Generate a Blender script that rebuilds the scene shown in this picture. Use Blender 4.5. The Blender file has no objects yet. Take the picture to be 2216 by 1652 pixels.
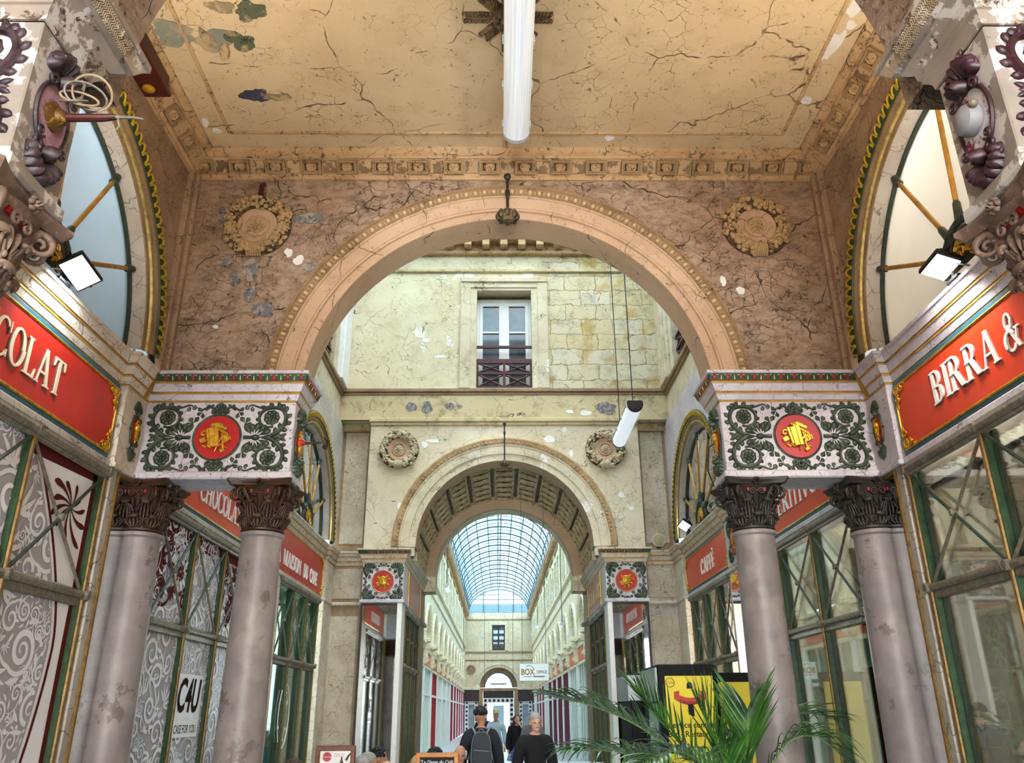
import bpy, math, random
from math import sin, cos, pi, sqrt
from mathutils import Vector as V, Matrix as M
S = bpy.context.scene
COL = S.collection
R = random.Random(11)
FL = -0.12

# ---------------------------------------------------------------- mesh helper
class G:
    def __init__(s): s.v = []; s.f = []; s.m = []; s.mi = 0
    def add(s, vs, fs):
        o = len(s.v)
        s.v += [tuple(a) for a in vs]
        s.f += [tuple(i + o for i in f) for f in fs]
        s.m += [s.mi] * len(fs)
        return s
    def merge(s, g, fn=None, flip=False):
        o = len(s.v)
        s.v += [tuple(fn(a)) if fn else a for a in g.v]
        s.f += [tuple(i + o for i in (reversed(f) if flip else f)) for f in g.f]
        s.m += g.m
        return s
    def box(s, x0, x1, y0, y1, z0, z1, b=0.0):
        c = ((x0 + x1) / 2, (y0 + y1) / 2, (z0 + z1) / 2)
        h = (abs(x1 - x0) / 2, abs(y1 - y0) / 2, abs(z1 - z0) / 2)
        return s.obox(c, (1, 0, 0), (0, 1, 0), (0, 0, 1), h, b)
    def obox(s, c, u, v, w, h, b=0.0):
        s.nb = getattr(s, 'nb', 0) + 1; h = [q + .00022 * (s.nb % 9) for q in h]   # keeps joined boxes from sharing a plane
        c, u, v, w = V(c), V(u), V(v), V(w)
        P = lambda a: c + u * a[0] + v * a[1] + w * a[2]
        if b <= 0:
            vs = [P((sx * h[0], sy * h[1], sz * h[2])) for sx in (-1, 1) for sy in (-1, 1) for sz in (-1, 1)]
            return s.add(vs, [(0, 1, 3, 2), (4, 6, 7, 5), (0, 4, 5, 1), (2, 3, 7, 6), (0, 2, 6, 4), (1, 5, 7, 3)])
        b = min(b, min(h) * .9)
        idx = {}; vs = []
        for sx in (-1, 1):
            for sy in (-1, 1):
                for sz in (-1, 1):
                    sg = (sx, sy, sz)
                    for a in range(3):
                        idx[(sg, a)] = len(vs)
                        vs.append(P([sg[k] * (h[k] if k == a else h[k] - b) for k in range(3)]))
        fs = []
        for a in range(3):
            p, q = [k for k in range(3) if k != a]
            for sa in (-1, 1):
                loop = []
                for sp, sq in ((-1, -1), (1, -1), (1, 1), (-1, 1)):
                    sg = [0, 0, 0]; sg[a] = sa; sg[p] = sp; sg[q] = sq
                    loop.append(idx[(tuple(sg), a)])
                fs.append(tuple(loop))
                for sp in (-1, 1):
                    if a < p:
                        s1 = [0] * 3; s1[a] = sa; s1[p] = sp; s2 = list(s1); s1[q] = -1; s2[q] = 1
                        s1, s2 = tuple(s1), tuple(s2)
                        fs.append((idx[(s1, a)], idx[(s2, a)], idx[(s2, p)], idx[(s1, p)]))
                for sq in (-1, 1):
                    if a < q:
                        s1 = [0] * 3; s1[a] = sa; s1[q] = sq; s2 = list(s1); s1[p] = -1; s2[p] = 1
                        s1, s2 = tuple(s1), tuple(s2)
                        fs.append((idx[(s1, a)], idx[(s2, a)], idx[(s2, q)], idx[(s1, q)]))
        for sx in (-1, 1):
            for sy in (-1, 1):
                for sz in (-1, 1):
                    sg = (sx, sy, sz); fs.append((idx[(sg, 0)], idx[(sg, 1)], idx[(sg, 2)]))
        return s.add(vs, fs)
    def tube(s, pts, r, n=8, closed=False, flat=1.0, up=None):
        pts = [V(p) for p in pts]; k = len(pts)
        rr = [r] * k if not isinstance(r, (list, tuple)) else r
        tg = []
        for i in range(k):
            a = pts[(i - 1) % k] if (closed or i > 0) else pts[0]
            b = pts[(i + 1) % k] if (closed or i < k - 1) else pts[-1]
            t = b - a
            tg.append(t.normalized() if t.length > 1e-9 else V((0, 0, 1)))
        ref = V(up) if up is not None else (V((0, 0, 1)) if abs(tg[0].z) < .9 else V((1, 0, 0)))
        nx = ref.cross(tg[0])
        if nx.length < 1e-6: nx = V((1, 0, 0)).cross(tg[0])
        nx.normalize(); vs = []
        for i in range(k):
            if up is not None:
                q = V(up).cross(tg[i])
                if q.length > 1e-6: nx = q.normalized()
            else:
                nx = nx - tg[i] * nx.dot(tg[i])
                nx.normalize()
            ny = tg[i].cross(nx)
            for j in range(n):
                a = 2 * pi * j / n
                vs.append(pts[i] + nx * (cos(a) * rr[i]) + ny * (sin(a) * rr[i] * flat))
        fs = []
        for i in range(k if closed else k - 1):
            i2 = (i + 1) % k
            for j in range(n):
                j2 = (j + 1) % n
                fs.append((i * n + j, i * n + j2, i2 * n + j2, i2 * n + j))
        if not closed:
            fs.append(tuple(reversed(range(n)))); fs.append(tuple((k - 1) * n + j for j in range(n)))
        return s.add(vs, fs)
    def lathe(s, prof, n=24, m=None, a0=0, a1=2 * pi):
        full = abs(a1 - a0 - 2 * pi) < 1e-6
        cnt = n if full else n + 1
        vs = []
        for (r, z) in prof:
            for j in range(cnt):
                a = a0 + (a1 - a0) * j / n
                p = V((r * cos(a), r * sin(a), z))
                vs.append(m @ p if m else p)
        fs = []
        for i in range(len(prof) - 1):
            for j in range(n):
                j2 = (j + 1) % cnt
                fs.append((i * cnt + j, i * cnt + j2, (i + 1) * cnt + j2, (i + 1) * cnt + j))
        if full:
            if prof[0][0] > 1e-5: fs.append(tuple(reversed(range(cnt))))
            if prof[-1][0] > 1e-5: fs.append(tuple((len(prof) - 1) * cnt + j for j in range(cnt)))
        return s.add(vs, fs)
    def ell(s, c, ax, n=8, k=6, u=(1, 0, 0), v=(0, 1, 0), w=(0, 0, 1)):
        c, u, v, w = V(c), V(u), V(v), V(w)
        vs = [c - w * ax[2]]
        for i in range(1, k):
            t = -pi / 2 + pi * i / k
            for j in range(n):
                a = 2 * pi * j / n
                vs.append(c + u * (ax[0] * cos(t) * cos(a)) + v * (ax[1] * cos(t) * sin(a)) + w * (ax[2] * sin(t)))
        vs.append(c + w * ax[2])
        fs = [(0, 1 + (j + 1) % n, 1 + j) for j in range(n)]
        for i in range(k - 2):
            for j in range(n):
                j2 = (j + 1) % n
                fs.append((1 + i * n + j, 1 + i * n + j2, 1 + (i + 1) * n + j2, 1 + (i + 1) * n + j))
        t = len(vs) - 1; o = 1 + (k - 2) * n
        fs += [(o + j, o + (j + 1) % n, t) for j in range(n)]
        return s.add(vs, fs)
    def arcs(s, prof, n, a0, a1, fn, mats=None, closed=False):
        # prof: list of (r, d); fn(r, d, a) -> point
        k = len(prof)
        vs = [fn(r, d, a0 + (a1 - a0) * i / n) for i in range(n + 1) for (r, d) in prof]
        o = len(s.v); s.v += [tuple(p) for p in vs]
        for i in range(n):
            for j in range(k if closed else k - 1):
                j2 = (j + 1) % k
                s.f.append((o + i * k + j, o + i * k + j2, o + (i + 1) * k + j2, o + (i + 1) * k + j))
                s.m.append(mats[j] if mats else s.mi)
        return s
    def sweep(s, path, prof, side=1, mats=None, ends=True):
        # path [(x,y)], prof [(offset, z)] ; side +1 offsets to the left of travel
        n = len(path); ms = []
        for i in range(n):
            ns = []
            if i > 0: ns.append((path[i][0] - path[i - 1][0], path[i][1] - path[i - 1][1]))
            if i < n - 1: ns.append((path[i + 1][0] - path[i][0], path[i + 1][1] - path[i][1]))
            nn = []
            for d in ns:
                L = math.hypot(*d); nn.append((-d[1] / L * side, d[0] / L * side))
            if len(nn) == 1: ms.append(nn[0])
            else:
                mx, my = nn[0][0] + nn[1][0], nn[0][1] + nn[1][1]
                dd = 1 + nn[0][0] * nn[1][0] + nn[0][1] * nn[1][1]
                ms.append((mx / dd, my / dd))
        k = len(prof)
        o = len(s.v)
        for i in range(n):
            for (q, z) in prof:
                s.v.append((path[i][0] + ms[i][0] * q, path[i][1] + ms[i][1] * q, z))
        for i in range(n - 1):
            for j in range(k - 1):
                s.f.append((o + i * k + j, o + i * k + j + 1, o + (i + 1) * k + j + 1, o + (i + 1) * k + j))
                s.m.append(mats[j] if mats else s.mi)
        if ends:
            s.f.append(tuple(o + j for j in range(k))); s.m.append(mats[0] if mats else s.mi)
            s.f.append(tuple(o + (n - 1) * k + j for j in reversed(range(k)))); s.m.append(mats[0] if mats else s.mi)
        return s
    def plate(s, pts, fr, d0, d1):
        n = len(pts)
        vs = [fr(u, v, d0) for u, v in pts] + [fr(u, v, d1) for u, v in pts]
        fs = [tuple(reversed(range(n))), tuple(range(n, 2 * n))]
        for i in range(n):
            j = (i + 1) % n
            fs.append((i, j, n + j, n + i))
        return s.add(vs, fs)
    def ringplate(s, outer, inner, fr, d0, d1):
        n = len(outer)
        vs = [fr(u, v, d) for d in (d0, d1) for lst in (outer, inner) for u, v in lst]
        fs = []
        for i in range(n):
            j = (i + 1) % n
            fs += [(2 * n + i, 2 * n + j, 3 * n + j, 3 * n + i), (i, n + i, n + j, j),
                   (i, j, 2 * n + j, 2 * n + i), (n + i, 3 * n + i, 3 * n + j, n + j)]
        return s.add(vs, fs)
    def lobe(s, fr, p0, p1, w, h, peak=.6, base=0.0, n=7, k=5):
        # raised teardrop petal lying on the plane of frame fr
        ux, uy = p1[0] - p0[0], p1[1] - p0[1]; L = math.hypot(ux, uy) or 1e-6
        ux /= L; uy /= L; vs = []
        e = math.log(.5) / math.log(peak)
        for i in range(n + 1):
            t = i / n
            ww = w * (sin(pi * t ** e) ** .75 if 0 < t < 1 else 0.0)
            for j in range(k):
                a = pi * j / (k - 1)
                o = -cos(a) * ww
                vs.append(fr(p0[0] + ux * L * t - uy * o, p0[1] + uy * L * t + ux * o, base + h * sin(a) * (ww / w) ** .6 if ww > 0 else base))
        fs = [(i * k + j, i * k + j + 1, (i + 1) * k + j + 1, (i + 1) * k + j) for i in range(n) for j in range(k - 1)]
        return s.add(vs, fs)
    def sheet(s, grid, th):
        # grid[i][j] of Vectors -> closed thin solid
        a, b = len(grid), len(grid[0]); top = []; bot = []
        for i in range(a):
            for j in range(b):
                d1 = V(grid[min(i + 1, a - 1)][j]) - V(grid[max(i - 1, 0)][j])
                d2 = V(grid[i][min(j + 1, b - 1)]) - V(grid[i][max(j - 1, 0)])
                nn = d1.cross(d2)
                nn = nn.normalized() if nn.length > 1e-9 else V((0, 0, 1))
                top.append(V(grid[i][j])); bot.append(V(grid[i][j]) + nn * th)
        n = a * b
        fs = []
        for i in range(a - 1):
            for j in range(b - 1):
                p, q, r_, t = i * b + j, i * b + j + 1, (i + 1) * b + j + 1, (i + 1) * b + j
                fs += [(p, t, r_, q), (n + p, n + q, n + r_, n + t)]
        rim = [j for j in range(b)] + [i * b + b - 1 for i in range(1, a)] + [(a - 1) * b + j for j in range(b - 2, -1, -1)] + [i * b for i in range(a - 2, 0, -1)]
        for i in range(len(rim)):
            p, q = rim[i], rim[(i + 1) % len(rim)]
            fs.append((p, q, n + q, n + p))
        return s.add(top + bot, fs)
    def rad(s, c, d, r0, r1, ln, n=10):
        return s.tube([V(c), V(c) + V(d).normalized() * ln], [r0, r1], n)

def frame(o, u, v, n):
    o, u, v, n = V(o), V(u), V(v), V(n)
    return lambda a, b, c=0.0: o + u * a + v * b + n * c
def circ(cx, cy, rx, ry=None, n=32, a0=0, a1=2 * pi, end=False):
    ry = rx if ry is None else ry
    return [(cx + rx * cos(a0 + (a1 - a0) * i / n), cy + ry * sin(a0 + (a1 - a0) * i / n)) for i in range(n + (1 if end else 0))]

# ---------------------------------------------------------------- objects
WO = {}
def mesh_of(g, name, mats, off, smooth=35):
    me = bpy.data.meshes.new(name)
    ox, oy, oz = off
    me.from_pydata([(x - ox, y - oy, z - oz) for x, y, z in g.v], [], g.f)
    if not isinstance(mats, (list, tuple)): mats = [mats]
    for m in mats: me.materials.append(m)
    if len(mats) > 1: me.polygons.foreach_set('material_index', g.m)
    if smooth:
        me.polygons.foreach_set('use_smooth', [True] * len(me.polygons))
        me.set_sharp_from_angle(angle=math.radians(smooth))
    me.update()
    return me
def meta(o, label, cat, group=None, kind=None):
    if label: o['label'] = label
    if cat: o['category'] = cat
    if group: o['group'] = group
    if kind: o['kind'] = kind
    return o
def T(name, label, cat, loc=(0, 0, 0), group=None):
    o = bpy.data.objects.new(name, None); COL.objects.link(o)
    o.location = loc; o.empty_display_size = .1
    WO[o.name] = V(loc)
    return meta(o, label, cat, group)
def P(name, g, mats, parent=None, smooth=35, label=None, loc=None, kind=None):
    base = WO[parent.name] if parent else V((0, 0, 0))
    own = V(loc) if loc is not None else base
    o = bpy.data.objects.new(name, mesh_of(g, name, mats, own, smooth)); COL.objects.link(o)
    if parent: o.parent = parent
    o.location = own - base
    WO[o.name] = own
    if label: o['label'] = label
    if kind: o['kind'] = kind
    return o
def ST(name, g, mats, label, cat, smooth=35):
    o = P(name, g, mats, None, smooth); return meta(o, label, cat, None, 'structure')
def TH(name, g, mats, label, cat, group=None, smooth=35, loc=None):
    o = P(name, g, mats, None, smooth, loc=loc); return meta(o, label, cat, group)
def DUP(o, loc=None, label=None, parent=None, rotz=None):
    c = o.copy(); COL.objects.link(c)
    if parent is not None: c.parent = parent
    if loc is not None: c.location = loc
    if rotz is not None: c.rotation_euler[2] = rotz
    if label: c['label'] = label
    for k in list(o.children): DUP(k, parent=c)
    return c

# ---------------------------------------------------------------- materials
class NT:
    def __init__(s, name):
        s.m = bpy.data.materials.new(name); s.m.use_nodes = True
        s.t = s.m.node_tree; s.b = s.t.nodes['Principled BSDF']; s.out = s.t.nodes['Material Output']
    def n(s, ty, ins=None, **kw):
        o = s.t.nodes.new(ty)
        for k, v in kw.items(): setattr(o, k, v)
        for k, v in (ins or {}).items(): s.set(o, k, v)
        return o
    def set(s, o, k, v):
        i = o.inputs[k]
        if isinstance(v, bpy.types.NodeSocket): s.t.links.new(v, i)
        elif isinstance(v, bpy.types.Node): s.t.links.new(v.outputs[0], i)
        else: i.default_value = v
    def pos(s, obj=False):
        if obj: return s.n('ShaderNodeTexCoord').outputs['Object']
        return s.n('ShaderNodeNewGeometry').outputs['Position']
    def noise(s, vec, scale, detail=4, rough=.55, dist=0):
        return s.n('ShaderNodeTexNoise', {'Vector': vec, 'Scale': scale, 'Detail': detail, 'Roughness': rough, 'Distortion': dist})
    def math(s, op, a, b=0.0, c=None, clamp=False):
        o = s.n('ShaderNodeMath', operation=op, use_clamp=clamp)
        s.set(o, 0, a); s.set(o, 1, b)
        if c is not None: s.set(o, 2, c)
        return o.outputs[0]
    def ramp(s, fac, lo, hi):
        return s.n('ShaderNodeMapRange', {0: fac, 1: lo, 2: hi}).outputs[0]
    def mix(s, fac, a, b, mode='MIX'):
        o = s.n('ShaderNodeMix', data_type='RGBA', blend_type=mode)
        s.set(o, 0, fac)
        s.set(o, 6, a if not isinstance(a, tuple) else (*a, 1) if len(a) == 3 else a)
        s.set(o, 7, b if not isinstance(b, tuple) else (*b, 1) if len(b) == 3 else b)
        return o.outputs[2]
    def warp(s, vec, scale, amt):
        nz = s.noise(vec, scale, 3)
        sub = s.n('ShaderNodeVectorMath', {0: nz.outputs['Color'], 1: (.5, .5, .5)}, operation='SUBTRACT')
        sc = s.n('ShaderNodeVectorMath', {0: sub.outputs[0], 3: amt}, operation='SCALE')
        return s.n('ShaderNodeVectorMath', {0: vec, 1: sc.outputs[0]}, operation='ADD').outputs[0]
    def edges(s, vec, scale, rnd=1.0):
        return s.n('ShaderNodeTexVoronoi', {'Vector': vec, 'Scale': scale, 'Randomness': rnd}, feature='DISTANCE_TO_EDGE').outputs['Distance']
    def bump(s, h, strength, dist=.02):
        o = s.n('ShaderNodeBump', {'Height': h, 'Strength': strength, 'Distance': dist})
        s.set(s.b, 'Normal', o.outputs[0])
def rgb(h):
    h = h.lstrip('#'); c = [int(h[i:i + 2], 16) / 255 for i in (0, 2, 4)]
    return tuple(x / 12.92 if x <= .04045 else ((x + .055) / 1.055) ** 2.4 for x in c)
def simple(name, col, rough=.5, metal=0.0, var=.15, spec=.5, vs=9.0, bump=0.0, emit=None, es=0):
    t = NT(name); p = t.pos()
    col = rgb(col) if isinstance(col, str) else col
    nz = t.noise(p, vs, 5)
    d = tuple(c * (1 - var * 1.6) for c in col); l = tuple(min(1, c * (1 + var)) for c in col)
    t.set(t.b, 'Base Color', t.mix(t.ramp(nz.outputs[0], .3, .7), d, l))
    t.b.inputs['Roughness'].default_value = rough; t.b.inputs['Metallic'].default_value = metal
    t.b.inputs['Specular IOR Level'].default_value = spec
    if bump: t.bump(nz.outputs[0], bump, .01)
    if emit:
        t.b.inputs['Emission Color'].default_value = (*emit, 1); t.b.inputs['Emission Strength'].default_value = es
    return t.m
def plaster(name, base, dark, light, crack=(3.0, .012), fine=(14.0, .02), crmask=(.45, .6), stain=.5, flecks=.66, bump=.35, crackcol=(.03, .018, .008), peel=None, blocks=None, lumps=0.0, rough=.85):
    t = NT(name); p = t.pos()
    wp = t.warp(p, 1.7, .5); wp2 = t.warp(p, 6.0, .14)
    n1 = t.noise(p, .9, 5, .6); n2 = t.noise(p, 4.5, 6, .65); n3 = t.noise(p, 40, 3)
    col = t.mix(t.ramp(n1.outputs[0], .35, .68), rgb(base), rgb(light))
    col = t.mix(t.math('MULTIPLY', t.ramp(n2.outputs[0], .5, .75), stain), col, rgb(dark))
    h = t.math('MULTIPLY', n2.outputs[0], .6)
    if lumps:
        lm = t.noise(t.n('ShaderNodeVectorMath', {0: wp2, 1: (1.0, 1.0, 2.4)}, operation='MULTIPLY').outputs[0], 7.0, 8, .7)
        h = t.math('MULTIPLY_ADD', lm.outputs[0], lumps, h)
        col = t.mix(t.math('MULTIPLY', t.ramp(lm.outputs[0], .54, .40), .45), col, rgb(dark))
    if peel:
        pn = t.ramp(t.noise(wp2, 1.6, 6, .62).outputs[0], peel[0], peel[0] + .02)
        col = t.mix(pn, col, rgb(peel[1])); h = t.math('MULTIPLY_ADD', pn, -.6, h)
    if blocks:
        mp = t.n('ShaderNodeCombineXYZ', {0: t.n('ShaderNodeSeparateXYZ', {0: wp2}).outputs[0], 1: t.n('ShaderNodeSeparateXYZ', {0: wp2}).outputs[2]})
        br = t.n('ShaderNodeTexBrick', {'Vector': mp.outputs[0], 'Scale': 1.0, 'Color1': (*rgb(blocks[2]), 1), 'Color2': (*rgb(blocks[3]), 1), 'Mortar': (*rgb(dark), 1), 'Mortar Size': .009, 'Brick Width': blocks[0], 'Row Height': blocks[1], 'Bias': -.2})
        xx = t.n('ShaderNodeSeparateXYZ', {0: wp}).outputs[0]
        bm = t.ramp(xx, .70, .80)
        yl = t.ramp(t.noise(p, 2.2, 4).outputs[0], .55, .66)
        bc = t.mix(t.math('MULTIPLY', yl, .55), br.outputs[0], rgb('#b58a2c'))
        bc = t.mix(t.math('MULTIPLY', t.ramp(n2.outputs[0], .48, .7), .5), bc, rgb('#7d7058'))
        col = t.mix(bm, col, bc)
        h = t.math('MULTIPLY_ADD', t.math('MULTIPLY', br.outputs[1], bm), -.8, h)
    mask = t.ramp(t.noise(p, 1.3, 3).outputs[0], crmask[0], crmask[1])
    e1 = t.edges(wp, crack[0]); c1 = t.ramp(e1, crack[1], crack[1] * .3)
    e2 = t.edges(wp2, fine[0]); c2 = t.math('MULTIPLY', t.ramp(e2, fine[1], fine[1] * .3), mask)
    brk = t.ramp(t.noise(p, 5, 3).outputs[0], .42, .55)
    cc = t.math('MAXIMUM', t.math('MULTIPLY', c1, brk), t.math('MULTIPLY', c2, brk))
    fl = t.math('MULTIPLY', t.ramp(t.noise(wp2, 26, 4, .6).outputs[0], flecks, flecks + .03), t.ramp(n2.outputs[0], .42, .56))
    cc = t.math('MAXIMUM', cc, t.math('MULTIPLY', fl, .8))
    col = t.mix(t.math('MULTIPLY', cc, .9), col, crackcol)
    t.set(t.b, 'Base Color', col)
    t.b.inputs['Roughness'].default_value = rough; t.b.inputs['Specular IOR Level'].default_value = .25
    h = t.math('MULTIPLY_ADD', cc, -.7, h); h = t.math('MULTIPLY_ADD', n3.outputs[0], .06, h)
    t.bump(h, bump, .03)
    return t.m
def marble(name, base, light, vein, scale=5.0, w=.03, amt=.8, stain=None, rough=.35, fine=None, bump=.1):
    t = NT(name); p = t.pos()
    wp = t.warp(p, 2.6, .35); wq = t.warp(wp, 9, .07)
    n1 = t.noise(p, 2.2, 5, .6)
    col = t.mix(t.ramp(n1.outputs[0], .35, .65), rgb(base), rgb(light))
    e = t.edges(wq, scale); wn = t.math('MULTIPLY', t.math('MULTIPLY_ADD', t.ramp(t.noise(p, 3.1, 3).outputs[0], .36, .68), .75, .25), w)
    v = t.ramp(t.math('DIVIDE', e, t.math('ADD', wn, .002)), 1.0, .25)
    if fine:
        e2 = t.edges(t.warp(p, 5, .2), scale * 3.2)
        v = t.math('MAXIMUM', v, t.math('MULTIPLY', t.ramp(e2, fine, fine * .3), t.ramp(t.noise(p, 2.4, 3).outputs[0], .45, .6)))
    col = t.mix(t.math('MULTIPLY', v, amt), col, rgb(vein))
    if stain:
        sn = t.noise(p, 3.5, 7, .7)
        col = t.mix(t.math('MULTIPLY', t.ramp(sn.outputs[0], .5, .72), stain[1]), col, rgb(stain[0]))
    t.set(t.b, 'Base Color', col); t.b.inputs['Roughness'].default_value = rough
    t.bump(t.math('MULTIPLY_ADD', v, -.6, t.noise(p, 30, 3).outputs[0]), bump, .006)
    return t.m
def worn(name, a, b, thr=.5, scale=6.0, rough=.6, soft=.03, third=None, bump=.4, metal=0.0):
    # paint a worn through to b along noise islands
    t = NT(name); p = t.pos(); w = t.warp(p, 8, .08)
    n = t.noise(w, scale, 7, .65)
    m = t.ramp(n.outputs[0], thr, thr + soft)
    col = t.mix(m, t.mix(t.ramp(t.noise(p, 5, 4).outputs[0], .35, .65), tuple(c * .75 for c in rgb(a)), rgb(a)), rgb(b))
    if third:
        q = t.ramp(t.noise(t.warp(p, 5, .12), scale * 1.7, 6, .7).outputs[0], third[1], third[1] + .04)
        col = t.mix(q, col, rgb(third[0]))
    t.set(t.b, 'Base Color', col); t.b.inputs['Roughness'].default_value = rough; t.b.inputs['Metallic'].default_value = metal
    t.bump(t.math('MULTIPLY', n.outputs[0], 1.0), bump, .012)
    return t.m
def glass(name, col=(.9, .95, .95), alpha=.25, rough=.02):
    t = NT(name)
    tr = t.n('ShaderNodeBsdfTransparent', {'Color': (*col, 1)})
    gl = t.n('ShaderNodeBsdfGlossy', {'Color': (1, 1, 1, 1), 'Roughness': rough})
    lw = t.n('ShaderNodeLayerWeight', {'Blend': .35})
    f = t.math('MULTIPLY_ADD', lw.outputs['Fresnel'], .75, alpha * .4, clamp=True)
    mx = t.n('ShaderNodeMixShader', {0: f, 1: tr.outputs[0], 2: gl.outputs[0]})
    t.t.links.new(mx.outputs[0], t.out.inputs[0])
    return t.m
# ---------------------------------------------------------------- palette
m_ceil = plaster('ceiling plaster', '#cdb591', '#a58a66', '#dcc6a2', crack=(.75, .006), fine=(6.5, .016), crmask=(.46, .58), stain=.35, flecks=.63, bump=.25, crackcol=(.09, .05, .02))
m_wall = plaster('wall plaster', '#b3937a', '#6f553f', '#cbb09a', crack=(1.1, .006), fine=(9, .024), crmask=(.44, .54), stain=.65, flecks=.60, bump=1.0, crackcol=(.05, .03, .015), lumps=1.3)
m_arch = plaster('arch stone', '#b8977a', '#86684c', '#c9ab90', crack=(1.3, .006), fine=(7, .012), crmask=(.55, .66), stain=.4, flecks=.63, bump=.3)
m_corn = plaster('cornice plaster', '#b9976f', '#6e512f', '#cdae88', crack=(1.4, .006), fine=(10, .02), crmask=(.5, .6), stain=.6, flecks=.58, bump=.45)
m_coffer = worn('coffer paint', '#7d6140', '#b4966f', .45, 9, third=('#4a1712', .66))
m_soffit = plaster('arch soffit', '#c3a484', '#94765a', '#cfb394', crack=(.5, .003), fine=(4, .006), crmask=(.6, .7), stain=.25, flecks=.66, bump=.15)
m_wreath = plaster('wreath plaster', '#a88a60', '#4a3a24', '#c4a880', crack=(3, .01), fine=(20, .03), crmask=(.4, .6), stain=.75, flecks=.64, bump=.5)
m_court = plaster('court plaster', '#d3c6a4', '#9c8f70', '#e4dabd', crack=(1.6, .006), fine=(8, .02), crmask=(.5, .58), stain=.45, flecks=.66, bump=.5, peel=(.66, '#efe9dc'), blocks=(.62, .33, '#d4cab2', '#cdbb8c'))
m_court2 = plaster('court stone', '#cbbd9e', '#93836a', '#dcd1b8', crack=(1.8, .006), fine=(9, .02), crmask=(.48, .58), stain=.55, flecks=.69, bump=.5, peel=(.63, '#ece6dc'))
m_band = plaster('court band', '#c2b08a', '#75633f', '#d2c29c', crack=(1.4, .006), fine=(8, .02), crmask=(.5, .6), stain=.75, flecks=.66, bump=.4, peel=(.68, '#c9cdd2'))
m_gal = plaster('gallery stone', '#e0d3b0', '#94805c', '#f0e6cc', crack=(1.4, .008), fine=(5, .02), crmask=(.5, .6), stain=.5, flecks=.66, bump=.4, peel=(.62, '#f2eee6'))
m_white = marble('painted marble', '#bdb4bb', '#d6cfd3', '#3f3a44', 9.0, .022, .85, rough=.45, fine=.012)
m_warm = marble('warm marble', '#cdbda6', '#e2d7c6', '#55412f', 6.5, .03, .8, stain=('#8d7458', .5), rough=.5, fine=.02)
m_pier = marble('pier marble', '#b5a58c', '#cdc1ad', '#43352a', 6.0, .022, .85, stain=('#8a7354', .45), rough=.45, fine=.025)
m_pierbr = marble('brown marble frame', '#8a6f50', '#a98e6b', '#3b2a1a', 7, .03, .5, stain=('#5a4630', .6), rough=.5)
m_jamb = marble('jamb marble', '#a99f92', '#c2b9ad', '#3d3328', 5.5, .03, .8, stain=('#6f6353', .4), rough=.5)
m_reveal = marble('reveal marble', '#b9b0a6', '#d3cdc6', '#4a4238', 4.0, .02, .7, stain=('#968a78', .35), rough=.5, fine=.012)
m_spand = marble('spandrel marble', '#93785f', '#ab9078', '#32261b', 4.5, .03, .7, stain=('#5d4837', .6), rough=.6, fine=.04, bump=.4)
m_near = worn('weathered near stone', '#a8988a', '#dcd3cc', .53, 6.5, third=('#5a4432', .56), rough=.75)
m_nearface = worn('weathered near face', '#a0948a', '#d2cbc5', .50, 5.0, third=('#74655a', .60), rough=.7, bump=.25)
m_nearband = worn('near carved band', '#b9a284', '#d9cab2', .55, 12, third=('#6b4f36', .58), rough=.75)
m_purple = worn('purple paint', '#35141f', '#4a2a36', .55, 9, third=('#cfc4c4', .74), rough=.4)
m_purpleL = worn('purple grey paint', '#2f1e24', '#43323a', .5, 9, third=('#cfc6c4', .66), rough=.45)
m_pink = worn('faded pink disc', '#a57683', '#b9909a', .5, 6, third=('#a87888', .62), rough=.6)
m_crims = worn('flaked crimson disc', '#7c1a2c', '#d8d3d8', .46, 3.6, rough=.5)
m_green = worn('dark green paint', '#2f3a2a', '#414c38', .5, 9, rough=.4, bump=.2)
m_gband = simple('green band', '#1f4029', .4, var=.25)
m_redorn = simple('red ornament', '#a3262a', .4)
m_creamorn = simple('cream ornament', '#d8c07e', .4)
m_gold = simple('gold', '#d9a52c', .32, .55, .3, vs=30)
m_goldline = simple('gold line', '#b98a3a', .4, .3, .25)
m_brightgold = simple('bright gold moulding', '#d6c27a', .3, .5, .3, vs=18)
m_brcav = marble('brown cavetto', '#83694a', '#9f8562', '#3a2a18', 8, .03, .4, stain=('#5a4529', .6), rough=.5)
m_red = simple('red disc', '#b8181b', .4, var=.1)
m_sign = simple('red sign', '#c02a1e', .35, var=.12, vs=2.5)
m_signor = simple('orange red sign', '#dc4322', .3, var=.08, vs=2.5)
m_signpk = simple('washed pink sign', '#c2605c', .4, var=.1, vs=2.5)
m_teal = simple('teal border', '#2c5f70', .4, var=.15)
m_letter = simple('cream lettering', '#f0d8b8', .45, var=.05)
m_letterw = simple('white lettering', '#fbf8f2', .45, var=.03)
m_lshade = simple('grey letter edge', '#6f5a5c', .5, var=.1)
m_col = worn('column stone', '#8d8180', '#a0948f', .5, 2.6, third=('#6a5f5a', .58), rough=.45, soft=.2, bump=.06)
m_cap = worn('bronze brown capital', '#40230f', '#27150b', .55, 12, third=('#8a5726', .64), rough=.5)
m_capdark = worn('dark capital', '#2f2620', '#1f1916', .55, 12, third=('#5a4a3c', .66), rough=.5)
m_capnear = worn('weathered capital', '#8d7464', '#6a5448', .5, 8, third=('#d8ccc4', .66), rough=.6)
m_capred = simple('capital red ground', '#a3171d', .5)
m_frame = simple('green window frame', '#2e4a2c', .45, var=.3, vs=20)
m_goldfr = worn('gilded frame edge', '#8d6a2c', '#5a4420', .45, 20, rough=.4, metal=.3, soft=.2)
m_bar = worn('bronze window bar', '#6d6252', '#8f8776', .4, 22, rough=.4, soft=.3)
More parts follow.
